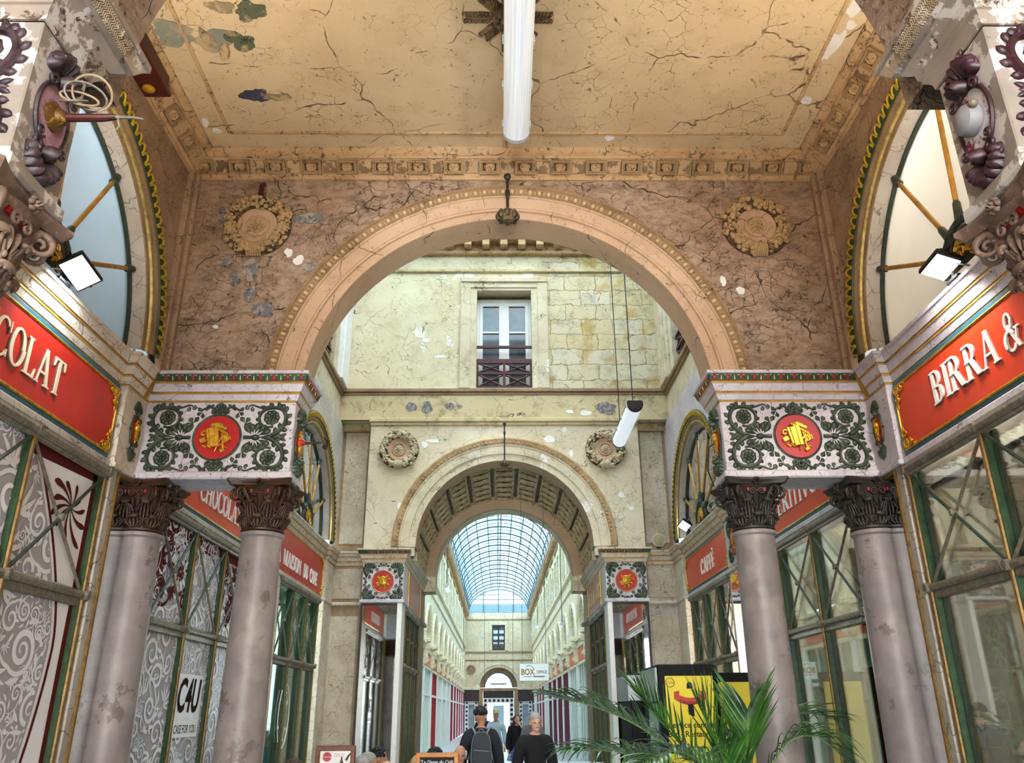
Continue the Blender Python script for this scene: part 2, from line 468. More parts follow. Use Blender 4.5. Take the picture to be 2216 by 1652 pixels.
m_bargr = worn('dark green bar', '#26332a', '#3a4a38', .4, 22, rough=.45, soft=.3)
m_film = simple('grey window film', '#b3adb3', .3, var=.04)
m_filmw = simple('white window film', '#fbf8fb', .3, var=.02)
m_filmbr = simple('red brown film', '#5a1a18', .7, var=.1, spec=.2)
m_mirror = simple('mirror', (.82, .85, .84), .03, 1.0, .02)
m_glass = glass('clear glass', (.92, .95, .94), .3)
m_glassg = glass('green glass', (.62, .85, .78), .3)
m_frost = simple('pale blue grey wall', '#cdd6da', .25, var=.1, vs=2.0)
m_black = simple('black metal', '#0e0e10', .35, var=.2)
m_dark = simple('dark iron', '#231d1a', .5, var=.3)
m_alu = simple('lamp housing', '#c7d0d8', .25, .2, .05)
m_lens = simple('lamp lens', (.78, .86, .95), .2, var=.03, emit=(.8, .9, 1), es=.5)
m_int = simple('shop wall', '#d9cdb4', .8, var=.08, vs=2)
m_intd = simple('dark shop wall', '#5d3b22', .7, var=.2, vs=3)
m_cream = simple('cream blind', '#e8e0d2', .6, var=.05, vs=2)
m_floor = simple('pale stone floor', '#b9bcc2', .3, var=.08, vs=3)
m_rail = simple('dark red iron', '#4a1c20', .45, var=.15)
m_wfr = simple('white window frame', '#e9e9e6', .4, var=.03)
m_winglass = simple('dark window glass', (.06, .08, .1), .05, var=.3, vs=3, spec=1.0)
m_steel = simple('roof steel', '#41525c', .4, var=.15)
m_roofglass = glass('roof glass', (.90, .97, 1.0), .05)
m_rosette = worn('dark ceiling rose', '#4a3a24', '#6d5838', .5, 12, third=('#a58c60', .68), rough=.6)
m_fresco = worn('bare grey plaster', '#9a8c70', '#bda27c', .5, 9, soft=.1, third=('#4d4a3a', .62), rough=.9)
m_fresgrn = worn('green stained plaster', '#5e644e', '#b09a76', .5, 9, soft=.1, third=('#2a3424', .58), rough=.9)
m_fresblue = worn('blue stained plaster', '#3f4356', '#b0947a', .55, 12, soft=.1, third=('#a54a44', .60), rough=.9)
m_fresteal = worn('grey plaster', '#95998c', '#bfa37a', .5, 5, soft=.12, third=('#8a6a4a', .62), rough=.9)
m_bareblue = worn('blue grey bare stone', '#7a797c', '#a2968a', .5, 16, third=('#45444a', .56), rough=.9)
m_flake = simple('white primer', '#ebe8e4', .7, var=.05)
m_mahog = simple('mahogany red', '#471712', .4, var=.2)
m_eggyel = simple('yellow egg trim', '#bfa02a', .45, .1, .2)

def panemat(name, col, k):
    t = NT(name); p = t.pos(); n = t.noise(t.warp(p, 1.5, .6), 1.3, 5, .6)
    c = rgb(col); t.set(t.b, 'Base Color', t.mix(t.ramp(n.outputs[0], .35, .65), tuple(a * .82 for a in c), c)); t.b.inputs['Roughness'].default_value = .35
    tl = t.n('ShaderNodeBsdfTranslucent', {'Color': (*c, 1)}); tr = t.n('ShaderNodeBsdfTransparent', {'Color': (.9, .93, .95, 1)})
    m1 = t.n('ShaderNodeMixShader', {0: .5, 1: t.b.outputs[0], 2: tl.outputs[0]}); m2 = t.n('ShaderNodeMixShader', {0: k, 1: m1.outputs[0], 2: tr.outputs[0]})
    t.t.links.new(m2.outputs[0], t.out.inputs[0]); return t.m
m_paneL = panemat('milky blue pane', '#c3d0d6', .35); m_paneR = panemat('milky cream pane', '#f2f0ea', .30)

m_eggdark = plaster('shaded moulding ground', '#8a6c4c', '#57412a', '#a08260', crack=(2, .006), fine=(12, .02), stain=.7, flecks=.62, bump=.3)  # darker than the eggs: shade between them is put into the colour
m_egg = plaster('egg moulding', '#c2a37c', '#8d6f4c', '#d2b690', crack=(3, .006), fine=(16, .02), stain=.5, flecks=.66, bump=.3)
m_garl = worn('shaded garland ground', '#4a3823', '#6b5436', .5, 14, rough=.9)  # dark colour paints the shade in the gaps between fruit
m_fruit = worn('garland fruit', '#b8986a', '#8a6c46', .58, 16, third=('#3d2e1c', .66), rough=.8)
m_fruit2 = worn('pale garland fruit', '#c9bb9c', '#9a8a6a', .58, 16, third=('#4d4232', .66), rough=.8)

def cloth(name, col):
    t = NT(name); c = rgb(col); t.b.inputs['Base Color'].default_value = (*c, 1); t.b.inputs['Roughness'].default_value = .8
    tl = t.n('ShaderNodeBsdfTranslucent', {'Color': (*c, 1)}); m = t.n('ShaderNodeMixShader', {0: .55, 1: t.b.outputs[0], 2: tl.outputs[0]})
    t.t.links.new(m.outputs[0], t.out.inputs[0]); return t.m
m_blind = cloth('cream blind cloth', '#efe8da')
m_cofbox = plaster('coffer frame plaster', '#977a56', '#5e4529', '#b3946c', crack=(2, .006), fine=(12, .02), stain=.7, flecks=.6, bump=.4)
m_cofdark = simple('shaded coffer ground', '#54402a', .85, var=.3)  # dark plate colour paints the shade inside each coffer
# ---------------------------------------------------------------- setting
def archwall(g, fr, u0, u1, v0, v1, cu, cv, r, d0, d1, n=48, intr=True, mi_in=None):
    an = [pi * i / n for i in range(n + 1)]
    for (a, b) in ((u1, v1), (u0, v1)):
        an.append(math.atan2(b - cv, a - cu))
    an = sorted(an)
    ip, op = [], []
    for a in an:
        c, s_ = cos(a), sin(a)
        t = 1e9
        if c > 1e-9: t = min(t, (u1 - cu) / c)
        if c < -1e-9: t = min(t, (u0 - cu) / c)
        if s_ > 1e-9: t = min(t, (v1 - cv) / s_)
        ip.append((cu + r * c, cv + r * s_)); op.append((cu + t * c, cv + t * s_))
    if v0 < cv - 1e-6:
        ip = [(cu + r, v0)] + ip + [(cu - r, v0)]; op = [(u1, v0)] + op + [(u0, v0)]
    k = len(ip)
    for d in (d0, d1):
        o = len(g.v)
        g.v += [tuple(fr(u, v, d)) for u, v in ip] + [tuple(fr(u, v, d)) for u, v in op]
        for i in range(k - 1):
            g.f.append((o + i, o + k + i, o + k + i + 1, o + i + 1)); g.m.append(g.mi)
    if intr:
        o = len(g.v)
        g.v += [tuple(fr(u, v, d0)) for u, v in ip] + [tuple(fr(u, v, d1)) for u, v in ip]
        for i in range(k - 1):
            g.f.append((o + i, o + i + 1, o + k + i + 1, o + k + i)); g.m.append(g.mi if mi_in is None else mi_in)
    o = len(g.v)
    g.v += [tuple(fr(u, v, d0)) for u, v in op] + [tuple(fr(u, v, d1)) for u, v in op]
    for i in range(k - 1):
        g.f.append((o + i, o + k + i, o + k + i + 1, o + i + 1)); g.m.append(g.mi)
XZ = lambda u, v, d: V((u, d, v))                    # a wall across the arcade, d = depth along y
def YZ(s): return lambda u, v, d: V((s * d, u, v))   # a side wall, d = distance from the axis
SIDE = {-1: 'left', 1: 'right'}

# floor and ceiling
g = G().box(-3.4, 3.4, -7, 84, FL - .2, FL)
ST('floor', g, m_floor, 'pale stone floor running the length of the arcade', 'floor')
CZ = 6.65
g = G().box(-3.3, 3.3, 2.36, 6.9, CZ, CZ + .15)
ceil = ST('ceiling', g, m_ceil, 'cracked tan plaster ceiling over the near bay', 'ceiling')
g = G()
PX, PY = 2.585, 6.16
for (x0, x1, y0, y1) in ((-PX, PX, PY, PY + .03), (-PX - .03, -PX, 2.9, PY + .03), (PX, PX + .03, 2.9, PY + .03)):
    g.box(x0, x1, y0, y1, CZ - .016, CZ + .01, .006)
P('panel_moulding', g, m_corn, ceil)
def blot(cx, cy, rx, ry, n=14, jag=.35, rot=0, rn=R):
    n = max(n, 22); ph = [(k, rn.uniform(0, 6.28), rn.uniform(.4, 1) / k ** .7) for k in (2, 3, 5, 7)]
    out = []
    for i in range(n):
        a = 2 * pi * i / n; k = max(.35, 1 + jag * .55 * sum(w * sin(q * a + p) for q, p, w in ph) + rn.uniform(-.06, .06))
        x, y = rx * k * cos(a), ry * k * sin(a)
        out.append((cx + x * cos(rot) - y * sin(rot), cy + x * sin(rot) + y * cos(rot)))
    return out
PH = [0]
def ceilpatch(name, cx, cy, rx, ry, m, n=16, jag=.3, rot=0, d=.004):
    PH[0] += 1; d += .0004 * PH[0]; fr = lambda u, v, c: V((u, v, CZ - c))
    P(name, G().plate(blot(cx, cy, rx, ry, n, jag, rot), fr, -.003, d), m, ceil, 0)
q = (CZ - 1.6) / 5.12
for (x, y, rx, ry, rot) in ((2.70, 5.16, .05, .17, .2), (2.66, 5.08, .045, .06, 0), (2.72, 4.74, .05, .12, .1), (2.76, 4.62, .06, .08, 0), (2.76, 4.93, .04, .05, 0),
                            (2.70, 5.80, .06, .04, .5), (.98, 6.326, .05, .035, .4), (-2.82, 6.12, .03, .06, .3), (-2.75, 6.24, .04, .03, 0)):
    ceilpatch('bare_white_flake', x * q, y * q, rx, ry, m_flake, 9, .55, rot)
for (x, y, rx, ry, m) in ((-2.72, 5.05, .17, .12, m_fresteal), (-2.40, 5.12, .17, .11, m_fresteal), (-2.2, 5.13, .11, .10, m_fresgrn), (-2.03, 4.82, .12, .09, m_fresgrn), (-2.25, 4.78, .10, .06, m_fresco),
                          (-2.25, 5.76, .10, .09, m_fresblue), (-2.06, 5.78, .10, .05, m_fresco), (-2.45, 5.1, .05, .1, m_fresco)):
    ceilpatch('exposed_plaster_patch', x * q, y * q, rx, ry, m, 34, .75, 0, .003)
ceilpatch('hanging_plaster_flap', -2.36 * q, 5.23 * q, .035, .09, m_corn, 6, .1, .35, .03)

# across wall of the near bay, with the great arch
AC, RI = 4.15, 1.80
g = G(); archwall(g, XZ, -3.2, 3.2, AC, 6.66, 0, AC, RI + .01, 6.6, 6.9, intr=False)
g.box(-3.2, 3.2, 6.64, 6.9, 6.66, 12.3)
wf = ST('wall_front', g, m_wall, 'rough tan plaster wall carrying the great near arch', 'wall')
fnA = lambda r, d, a: (r * cos(a), d, AC + r * sin(a))
g = G(); g.arcs([(RI, 6.9), (RI, 6.60), (RI + .002, 6.56)], 72, 0, pi, fnA)
P('arch_soffit', g, m_soffit, wf)
g = G()
g.arcs([(RI, 6.57), (RI + .05, 6.565), (RI + .085, 6.575), (RI + .09, 6.55), (RI + .105, 6.545), (RI + .11, 6.535), (RI + .215, 6.53), (RI + .222, 6.515), (RI + .235, 6.515)], 72, 0, pi, fnA)
for k in range(17):
    a = pi * (k + .5) / 17
    g.arcs([(RI + .0, 6.561), (RI + .085, 6.571)], 1, a, a + .004, fnA)
P('arch_fascia', g, m_arch, wf)
g = G(); g.arcs([(RI + .235, 6.515), (RI + .30, 6.485), (RI + .305, 6.475), (RI + .325, 6.475), (RI + .335, 6.50), (RI + .335, 6.6)], 72, 0, pi, fnA)
P('moulding_ground', g, m_eggdark, wf); g = G()
for k in range(74):
    a = pi * (k + .5) / 74; r = RI + .268
    c, s_ = cos(a), sin(a)
    g.ell((r * c, 6.497, AC + r * s_), (.028, .020, .016), 6, 4, (c, 0, s_), (-s_, 0, c), (0, 1, 0))
    a2 = pi * k / 74
    g.ell((r * cos(a2), 6.497, AC + r * sin(a2)), (.026, .007, .012), 5, 4, (cos(a2), 0, sin(a2)), (-sin(a2), 0, cos(a2)), (0, 1, 0))
P('egg_and_dart_moulding', g, m_egg, wf)
def wallpatch(nm, x, z, rx, rz, m, jag=.35, n=18, y=6.6):
    PH[0] += 1
    P(nm, G().plate(blot(x, z, rx, rz, n, jag), lambda u, v, c: V((u, y - c, v)), -.003, .003 + .0002 * PH[0]), m, wf, 0)
for (x, z, rx, rz) in ((-2.38, 5.42, .07, .13), (-2.52, 5.33, .05, .09), (-2.36, 5.17, .06, .08), (-2.22, 5.0, .10, .07), (-1.90, 5.98, .14, .06), (-2.72, 6.02, .05, .09), (-2.63, 5.5, .08, .035), (-1.85, 5.45, .06, .05)):
    wallpatch('bare_stone_patch', x, z, rx, rz, m_bareblue)
for (x, z, rx, rz) in ((-1.95, 5.52, .05, .05), (-2.05, 5.60, .035, .05), (2.0, 5.3, .03, .05), (2.15, 5.2, .04, .04), (-2.63, 4.83, .025, .018), (-1.98, 4.47, .03, .03), (-1.88, 4.44, .02, .04)):
    wallpatch('flaked_white_patch', x, z, rx, rz, m_flake, .5, 9)
for s in (-1, 1):
    g = G().box(s * 2.97, s * 3.06, 6.54, 6.62, 4.3, 6.46, .012).box(s * 3.0, s * 3.06, 6.46, 6.56, 4.3, 6.44, .01)
    P('corner_strip', g, m_spand, wf)

# ceiling cornice with coffered cove
prof = [(0, 6.415), (.022, 6.415), (.022, 6.44), (.045, 6.455), (.045, 6.467), (.145, 6.555), (.152, 6.558), (.168, 6.558), (.168, 6.585), (.185, 6.592), (.20, 6.60), (.222, 6.632), (.222, 6.66)]
g = G().sweep([(-3.05, 2.95), (-3.05, 6.6), (3.05, 6.6), (3.05, 2.95)], prof, -1)
co = ST('trim_1', g, m_corn, 'tan ceiling cornice with coffered cove around the near bay', 'cornice', 30)
cw = V((0, -.10, .088)).normalized(); cn = V((0, -.66, -.75)).normalized()
fc = frame((0, -.095, 6.511), (1, 0, 0), cw, cn)
g = G()
for (a0, a1, b0, b1, h) in ((-.098, .098, -.066, -.046, .034), (-.098, .098, .046, .066, .034), (-.098, -.078, -.066, .066, .034), (.078, .098, -.066, .066, .034)):
    g.obox(fc((a0 + a1) / 2, (b0 + b1) / 2, h / 2), (1, 0, 0), cw, cn, (abs(a1 - a0) / 2, abs(b1 - b0) / 2, h / 2 + .004), .004)
for (a0, a1, b0, b1, h) in ((-.078, .078, -.046, -.036, .018), (-.078, .078, .036, .046, .018), (-.078, -.066, -.046, .046, .018), (.066, .078, -.046, .046, .018)):
    g.obox(fc((a0 + a1) / 2, (b0 + b1) / 2, h / 2), (1, 0, 0), cw, cn, (abs(a1 - a0) / 2, abs(b1 - b0) / 2, h / 2 + .003), .003)
coffer = P('coffer_box', g, m_cofbox, co, 30, loc=(0, 0, 0))
mm = M.Translation(fc(0, 0, .002)) @ M(((1, 0, 0), tuple(cw), tuple(cn))).transposed().to_4x4()
g = G().lathe([(.052, 0), (.052, .014), (.044, .022), (.037, .008), (.0, .008)], 16, mm)
for k in range(6):
    a = k * pi / 3
    g.lobe(fc, (.006 * cos(a), .006 * sin(a)), (.036 * cos(a), .034 * sin(a)), .011, .016, .65, .004, 5, 5)
g.ell(fc(0, 0, .014), (.010, .010, .008), 8, 5, (1, 0, 0), cw, cn)
P('rosette', g, m_corn, coffer, 50, loc=(0, 0, 0))
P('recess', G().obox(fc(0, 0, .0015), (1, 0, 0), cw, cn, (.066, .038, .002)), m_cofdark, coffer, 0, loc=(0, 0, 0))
g = G().obox(fc(.176, 0, .006), (1, 0, 0), cw, cn, (.062, .06, .008), .004)
tile = P('plain_tile', g, m_coffer, co, 30, loc=(0, 0, 0))
spots = [(-2.93 + .3447 * k, 6.6, 0) for k in range(18)] + [(-3.05, 6.47 - .35 * k, pi / 2) for k in range(1, 10)] + [(3.05, 6.47 - .35 * k, -pi / 2) for k in range(1, 10)]
for i, (x, y, rz) in enumerate(spots):
    if i == 0:
        for o in (coffer, tile): o.location = (x, y, 0); o.rotation_euler[2] = rz
    else:
        DUP(coffer, (x, y, 0), rotz=rz)
        if i != 17: DUP(tile, (x, y, 0), rotz=rz)
g = G().box(-3.10, -2.86, 4.4, 5.42, 6.43, 6.60, .015).box(-3.12, -2.835, 4.38, 5.44, 6.405, 6.445, .008)
P('mahogany_box', g, m_mahog, co)
g = G().lathe([(.05, 0), (.05, .010), (.036, .02), (0, .024)], 20, M.Translation((-2.975, 5.33, 6.405)) @ M.Rotation(pi, 4, 'X'))
P('gilt_boss', g, m_gold, co)

# main entablature cornice profile: marble 0, gilt 1, green 2
EP = [(-.02, 4.045), (.006, 4.045), (.006, 4.06), (.012, 4.06), (.028, 4.105), (.034, 4.11), (.034, 4.125), (.04, 4.13), (.062, 4.19), (.07, 4.194), (.07, 4.208), (.078, 4.212), (.096, 4.268), (.108, 4.272), (.108, 4.298), (-.1, 4.305)]
EM = [1, 1, 0, 0, 0, 1, 1, 0, 0, 1, 1, 2, 0, 0, 0]
EM0 = [1 if a == 1 else 0 for a in EM]
def epath(s, pts): return [(s * x, y) for x, y in pts]
for s in (-1, 1):
    g = G().sweep(epath(s, [(3.12, 3.05), (3.12, 6.06), (3.05, 6.06), (3.05, 6.33)]), EP, s, EM0)
    ST('trim_2' if s < 0 else 'trim_3', g, [m_warm if s < 0 else m_white, m_goldline, m_gband], 'veined marble cornice with gilt lines over the near %s shop sign' % SIDE[s], 'cornice', 30)
    g = G().sweep(epath(s, [(3.05, 6.92), (3.05, 7.15), (3.12, 7.15), (3.12, 10.35), (3.05, 10.35), (3.05, 11.25), (3.12, 11.25), (3.12, 14.1), (3.05, 14.1), (3.05, 14.75), (2.49, 14.75)]), EP, s, EM0)
    ST('trim_4' if s < 0 else 'trim_5', g, [m_warm, m_goldline, m_gband], 'veined marble cornice along the %s side of the court' % SIDE[s], 'cornice', 30)

# side walls of the near bay and the court with lunette openings
LUN = [(4.76, 1.70), (9.05, 1.62), (12.85, 1.74)]
LZ = 4.45
for s in (-1, 1):
    fr = YZ(s)
    g = G()
    archwall(g, fr, 2.95, 6.64, 4.30, 6.66, LUN[0][0], LZ, 1.70, 3.05, 3.12, intr=False)
    g.box(s * 3.125, s * 3.4, 2.95, 6.2, 3.36, 4.31)
    w = ST('wall_' + SIDE[s], g, m_spand, 'veined brown marble wall over the %s shopfront of the near bay' % SIDE[s], 'wall')
    g = G()
    archwall(g, fr, 6.88, 10.8, 4.30, 6.70, LUN[1][0], LZ, LUN[1][1], 3.08, 3.14, intr=False)
    archwall(g, fr, 10.8, 14.95, 4.30, 6.70, LUN[2][0], LZ, LUN[2][1], 3.08, 3.14, intr=False)
    g.box(s * 3.125, s * 3.4, 6.85, 14.95, 3.36, 4.31)
    w2 = ST('wall_court_' + SIDE[s], g, m_white if s > 0 else m_reveal, 'veined wall with round lunettes on the %s side of the court' % SIDE[s], 'wall')
    for (cy, rr) in LUN:
        near = cy < 6
        nm = 'near bay' if near else ('middle' if cy < 10 else 'far end') + ' of the court'
        fl = lambda r, d, a, s=s, cy=cy: (s * d, cy + r * cos(a), LZ + r * sin(a))
        d0 = 3.03 if near else 3.06
        li = 1 + LUN.index((cy, rr)) + (3 if s > 0 else 0)
        t = T('trim_%d' % (10 + li), 'round arch surround with green egg trim, %s side, %s' % (SIDE[s], nm), 'arch moulding', (s * 3.1, cy, LZ)); t['kind'] = 'structure'
        a0, a1, n = 0, pi, 64
        P('egg_ground', G().arcs([(rr + .03, d0 + .05), (rr + .03, d0), (rr + .015, d0 - .004), (rr - .075, d0), (rr - .08, d0 + .01)], n, a0, a1, fl), m_gband if near else m_bargr, t)
        g = G(); ne = 58
        for k in range(ne):
            a = pi * (k + .5) / ne
            pts = [fl(rr - .02 + .05 * sin(q) * 1.0 - .012, d0 - .008, a + q_ * pi / ne * .38) for q, q_ in [(pi * j / 8, -cos(pi * j / 8)) for j in range(9)]]
            pts = [fl(rr - .068, d0 - .008, a - pi / ne * .42)] + [fl(rr - .055 + .068 * sin(pi * j / 8), d0 - .010, a - cos(pi * j / 8) * pi / ne * .40) for j in range(9)] + [fl(rr - .068, d0 - .008, a + pi / ne * .42)]
            g.tube(pts, .011 if near else .009, 5)
        P('egg_trim', g, m_eggyel, t)
        P('brown_cavetto', G().arcs([(rr - .08, d0 + .01), (rr - .10, d0 + .012), (rr - .13, d0 + .04), (rr - .14, d0 + .045)], n, a0, a1, fl), m_brcav, t)
        P('gilt_fillet', G().arcs([(rr - .14, d0 + .045), (rr - .142, d0 + .03), (rr - .165, d0 + .03), (rr - .17, d0 + .05)], n, a0, a1, fl), m_brightgold, t)
        P('inner_cavetto', G().arcs([(rr - .17, d0 + .05), (rr - .20, d0 + .06), (rr - .205, d0 + .07)], n, a0, a1, fl), m_brcav, t)
        P('reveal', G().arcs([(rr - .205, d0 + .07), (rr - .255, d0 + .20)], n, a0, a1, fl), m_reveal, t)
        # glazing of the lunette with the fan of gilded rods
        ri = rr - .255
        t = T('window_%d' % li, 'half-round lunette window with gilded fan rods, %s side, %s' % (SIDE[s], nm), 'window', (s * 3.2, cy, LZ)); t['kind'] = 'structure'
        P('rim', G().arcs([(ri + .012, d0 + .17), (ri - .012, d0 + .17), (ri - .012, d0 + .22), (ri + .012, d0 + .22)], n, a0, a1, fl, closed=True).tube([(s * (d0 + .19), cy - ri, LZ - .1), (s * (d0 + .19), cy + ri, LZ - .1)], .02), m_bargr, t)
        pane = [(cy + ri * cos(pi * k / 40), LZ + ri * sin(pi * k / 40)) for k in range(41)] + [(cy - ri, LZ - .12), (cy + ri, LZ - .12)]
        P('pane', G().plate(pane, fr, d0 + .20, d0 + .206), (m_paneL if s < 0 else m_paneR) if near else m_glass, t, 0)
        hub = V((s * (d0 + .06), cy, LZ + .12))
        grod, gcap = G(), G()
        for dg in (27, 58, 90, 122, 153):
            a = math.radians(dg)
            e = V(fl(ri - .02, d0 + .15, a)); b = V(fl(.34, d0 + .10, a))
            dd = (e - b).normalized()
            g1 = G().tube([b - dd * .02, e], .019, 10)
            ro = P('rod', g1, m_goldline, t)
            g2 = G().tube([e - dd * .13, e - dd * .12, e - dd * .10, e - dd * .085, e - dd * .05, e - dd * .03, e], [.02, .032, .022, .024, .036, .03, .03], 10)
            g2.tube([b - dd * .05, b + dd * .02, b + dd * .10, b + dd * .12], [.034, .03, .028, .02], 10)
            P('socket', g2, m_bargr, ro)
        P('hub_ring', G().tube([fl(.30, d0 + .10, a * pi / 24) for a in range(25)], .03, 8).tube([fl(.24, d0 + .10, a * pi / 24) for a in range(25)], .014, 6), m_bargr, t)
        g = G()
        for k in range(7):
            a = pi * (k + .5) / 7
            pts = [fl(.06 + .13 * j / 10, d0 + .08, a + .35 * sin(j * .6)) for j in range(11)]
            g.tube(pts, .009, 5)
            cc = fl(.16, d0 + .08, a)
            g.tube([(cc[0], cc[1] + .028 * (1 - j / 14) * cos(j * .8), cc[2] + .028 * (1 - j / 14) * sin(j * .8)) for j in range(13)], .006, 5)
        P('hub_foliage', g, m_gold, t)
        P('hub_backing', G().arcs([(.0, d0 + .12), (.22, d0 + .12)], 24, 0, pi, fl), m_bargr, t)
        # the room behind the pane
        g = G()
        xa, xb = s * (d0 + .26), s * 4.9
        z0, z1 = 4.25, 6.55
        for (a, b, c, d, e, f_) in ((xb, xb + s * .05, cy - 1.75, cy + 1.75, z0, z1), (xa, xb, cy - 1.8, cy - 1.75, z0, z1), (xa, xb, cy + 1.75, cy + 1.8, z0, z1), (xa, xb, cy - 1.8, cy + 1.8, z1, z1 + .05), (xa, xb, cy - 1.8, cy + 1.8, z0 - .05, z0)):
            g.box(a, b, c, d, e, f_)
        rm = ST('wall_upper_room', g, m_frost if s < 0 else m_cream, 'pale wall of the upper room seen through the %s lunette, %s' % (SIDE[s], nm), 'wall')
        g = G().box(s * 3.9, s * 4.25, cy - .40, cy - .02, 4.25, 5.75, .02)
        P('inner_pier', g, m_brcav, rm)

# near transverse arch over the camera side of the bay
g = G(); archwall(g, XZ, -3.2, 3.2, 4.34, CZ, 0, AC, RI, 2.42, 2.95)
ST('wall_near', g, m_wall, 'plaster wall and arch on the near side of the bay', 'wall')

# the entrance bay behind the viewer, open to the street at its far end
for s in (-1, 1):
    ST('wall_entrance_' + SIDE[s], G().box(s * 3.2, s * 3.4, -7, 2.42, FL, CZ), m_spand, 'plain wall of the entrance bay behind the viewer, %s' % SIDE[s], 'wall')
ST('ceiling_entrance', G().box(-3.4, 3.4, -7, 2.42, CZ, CZ + .15), m_ceil, 'plaster ceiling of the entrance bay behind the viewer', 'ceiling')
# ---------------------------------------------------------------- ornaments
def palmette(g, fr, cx, cy, ang, size, n=9, h=.016, spread=1.45):
    for i in range(n):
        q = (i - (n - 1) / 2) / ((n - 1) / 2)
        a = ang + q * spread; L = size * (1 - .28 * abs(q))
        b = .18 * size
        g.lobe(fr, (cx + b * cos(a), cy + b * sin(a)), (cx + L * cos(a), cy + L * sin(a)), size * 1.75 / n, h, .72, 0, 7, 5)
    g.lobe(fr, (cx - size * .16 * cos(ang), cy - size * .16 * sin(ang)), (cx + size * .34 * cos(ang), cy + size * .34 * sin(ang)), size * .17, h * 1.5, .5, 0, 6, 5)
    for sg in (-1, 1):
        a = ang + sg * 2.05
        spiral(g, fr, cx + size * .52 * cos(a), cy + size * .52 * sin(a), size * .17, 1.6, a + pi, sg, size * .04, h * .6)
def spiral(g, fr, cx, cy, r, turns, start, dr, th, d=.006, r_in=.12, n=None):
    n = n or int(14 * turns) + 4
    pts = []
    for i in range(n + 1):
        t = i / n; rr = r * (1 - (1 - r_in) * t ** .85); a = start + dr * 2 * pi * turns * t
        pts.append(fr(cx + rr * cos(a), cy + rr * sin(a), d))
    nn = fr(0, 0, 1) - fr(0, 0, 0)
    g.tube(pts, [th * (1 - .45 * i / n) for i in range(n + 1)], 6, up=nn)
def curve(g, fr, ctl, th0, th1, d=.006, n=14):
    p = [V((a, b, 0)) for a, b in ctl]
    def cr(t):
        m = len(p) - 1; i = min(int(t * m), m - 1); u = t * m - i
        a, b, c, e = p[max(i - 1, 0)], p[i], p[i + 1], p[min(i + 2, m)]
        return .5 * ((2 * b) + (c - a) * u + (2 * a - 5 * b + 4 * c - e) * u * u + (3 * b - a - 3 * c + e) * u ** 3)
    pts = [cr(i / n) for i in range(n + 1)]
    nn = fr(0, 0, 1) - fr(0, 0, 0)
    g.tube([fr(q.x, q.y, d) for q in pts], [th0 + (th1 - th0) * i / n for i in range(n + 1)], 6, up=nn)
    return pts
def rosette(g, fr, cx, cy, r, n=7, h=.014):
    for k in range(n):
        a = 2 * pi * k / n
        g.lobe(fr, (cx + .2 * r * cos(a), cy + .2 * r * sin(a)), (cx + r * cos(a), cy + r * sin(a)), r * .42, h, .65, .002, 5, 5)
    for k in range(5):
        a = 2 * pi * k / 5 + .3
        g.lobe(fr, (cx + .05 * r * cos(a), cy + .05 * r * sin(a)), (cx + .55 * r * cos(a), cy + .55 * r * sin(a)), r * .3, h * 1.5, .6, .004, 5, 5)
    u = fr(1, 0, 0) - fr(0, 0, 0); v = fr(0, 1, 0) - fr(0, 0, 0); w_ = fr(0, 0, 1) - fr(0, 0, 0)
    g.ell(fr(cx, cy, h * 1.3), (r * .16, r * .16, h * .6), 8, 4, u, v, w_)
def trefoil(g, fr, cx, cy, ang, s_, h=.012):
    for da in (-1.2, 0, 1.2):
        a = ang + da
        g.lobe(fr, (cx, cy), (cx + s_ * cos(a), cy + s_ * sin(a)), s_ * .36, h, .72, 0, 6, 5)
    for sg in (-1, 1):
        a = ang + sg * 1.2
        spiral(g, fr, cx + s_ * .9 * cos(a), cy + s_ * .9 * sin(a), s_ * .24, 1.2, a + pi, -sg, s_ * .07, h * .5)
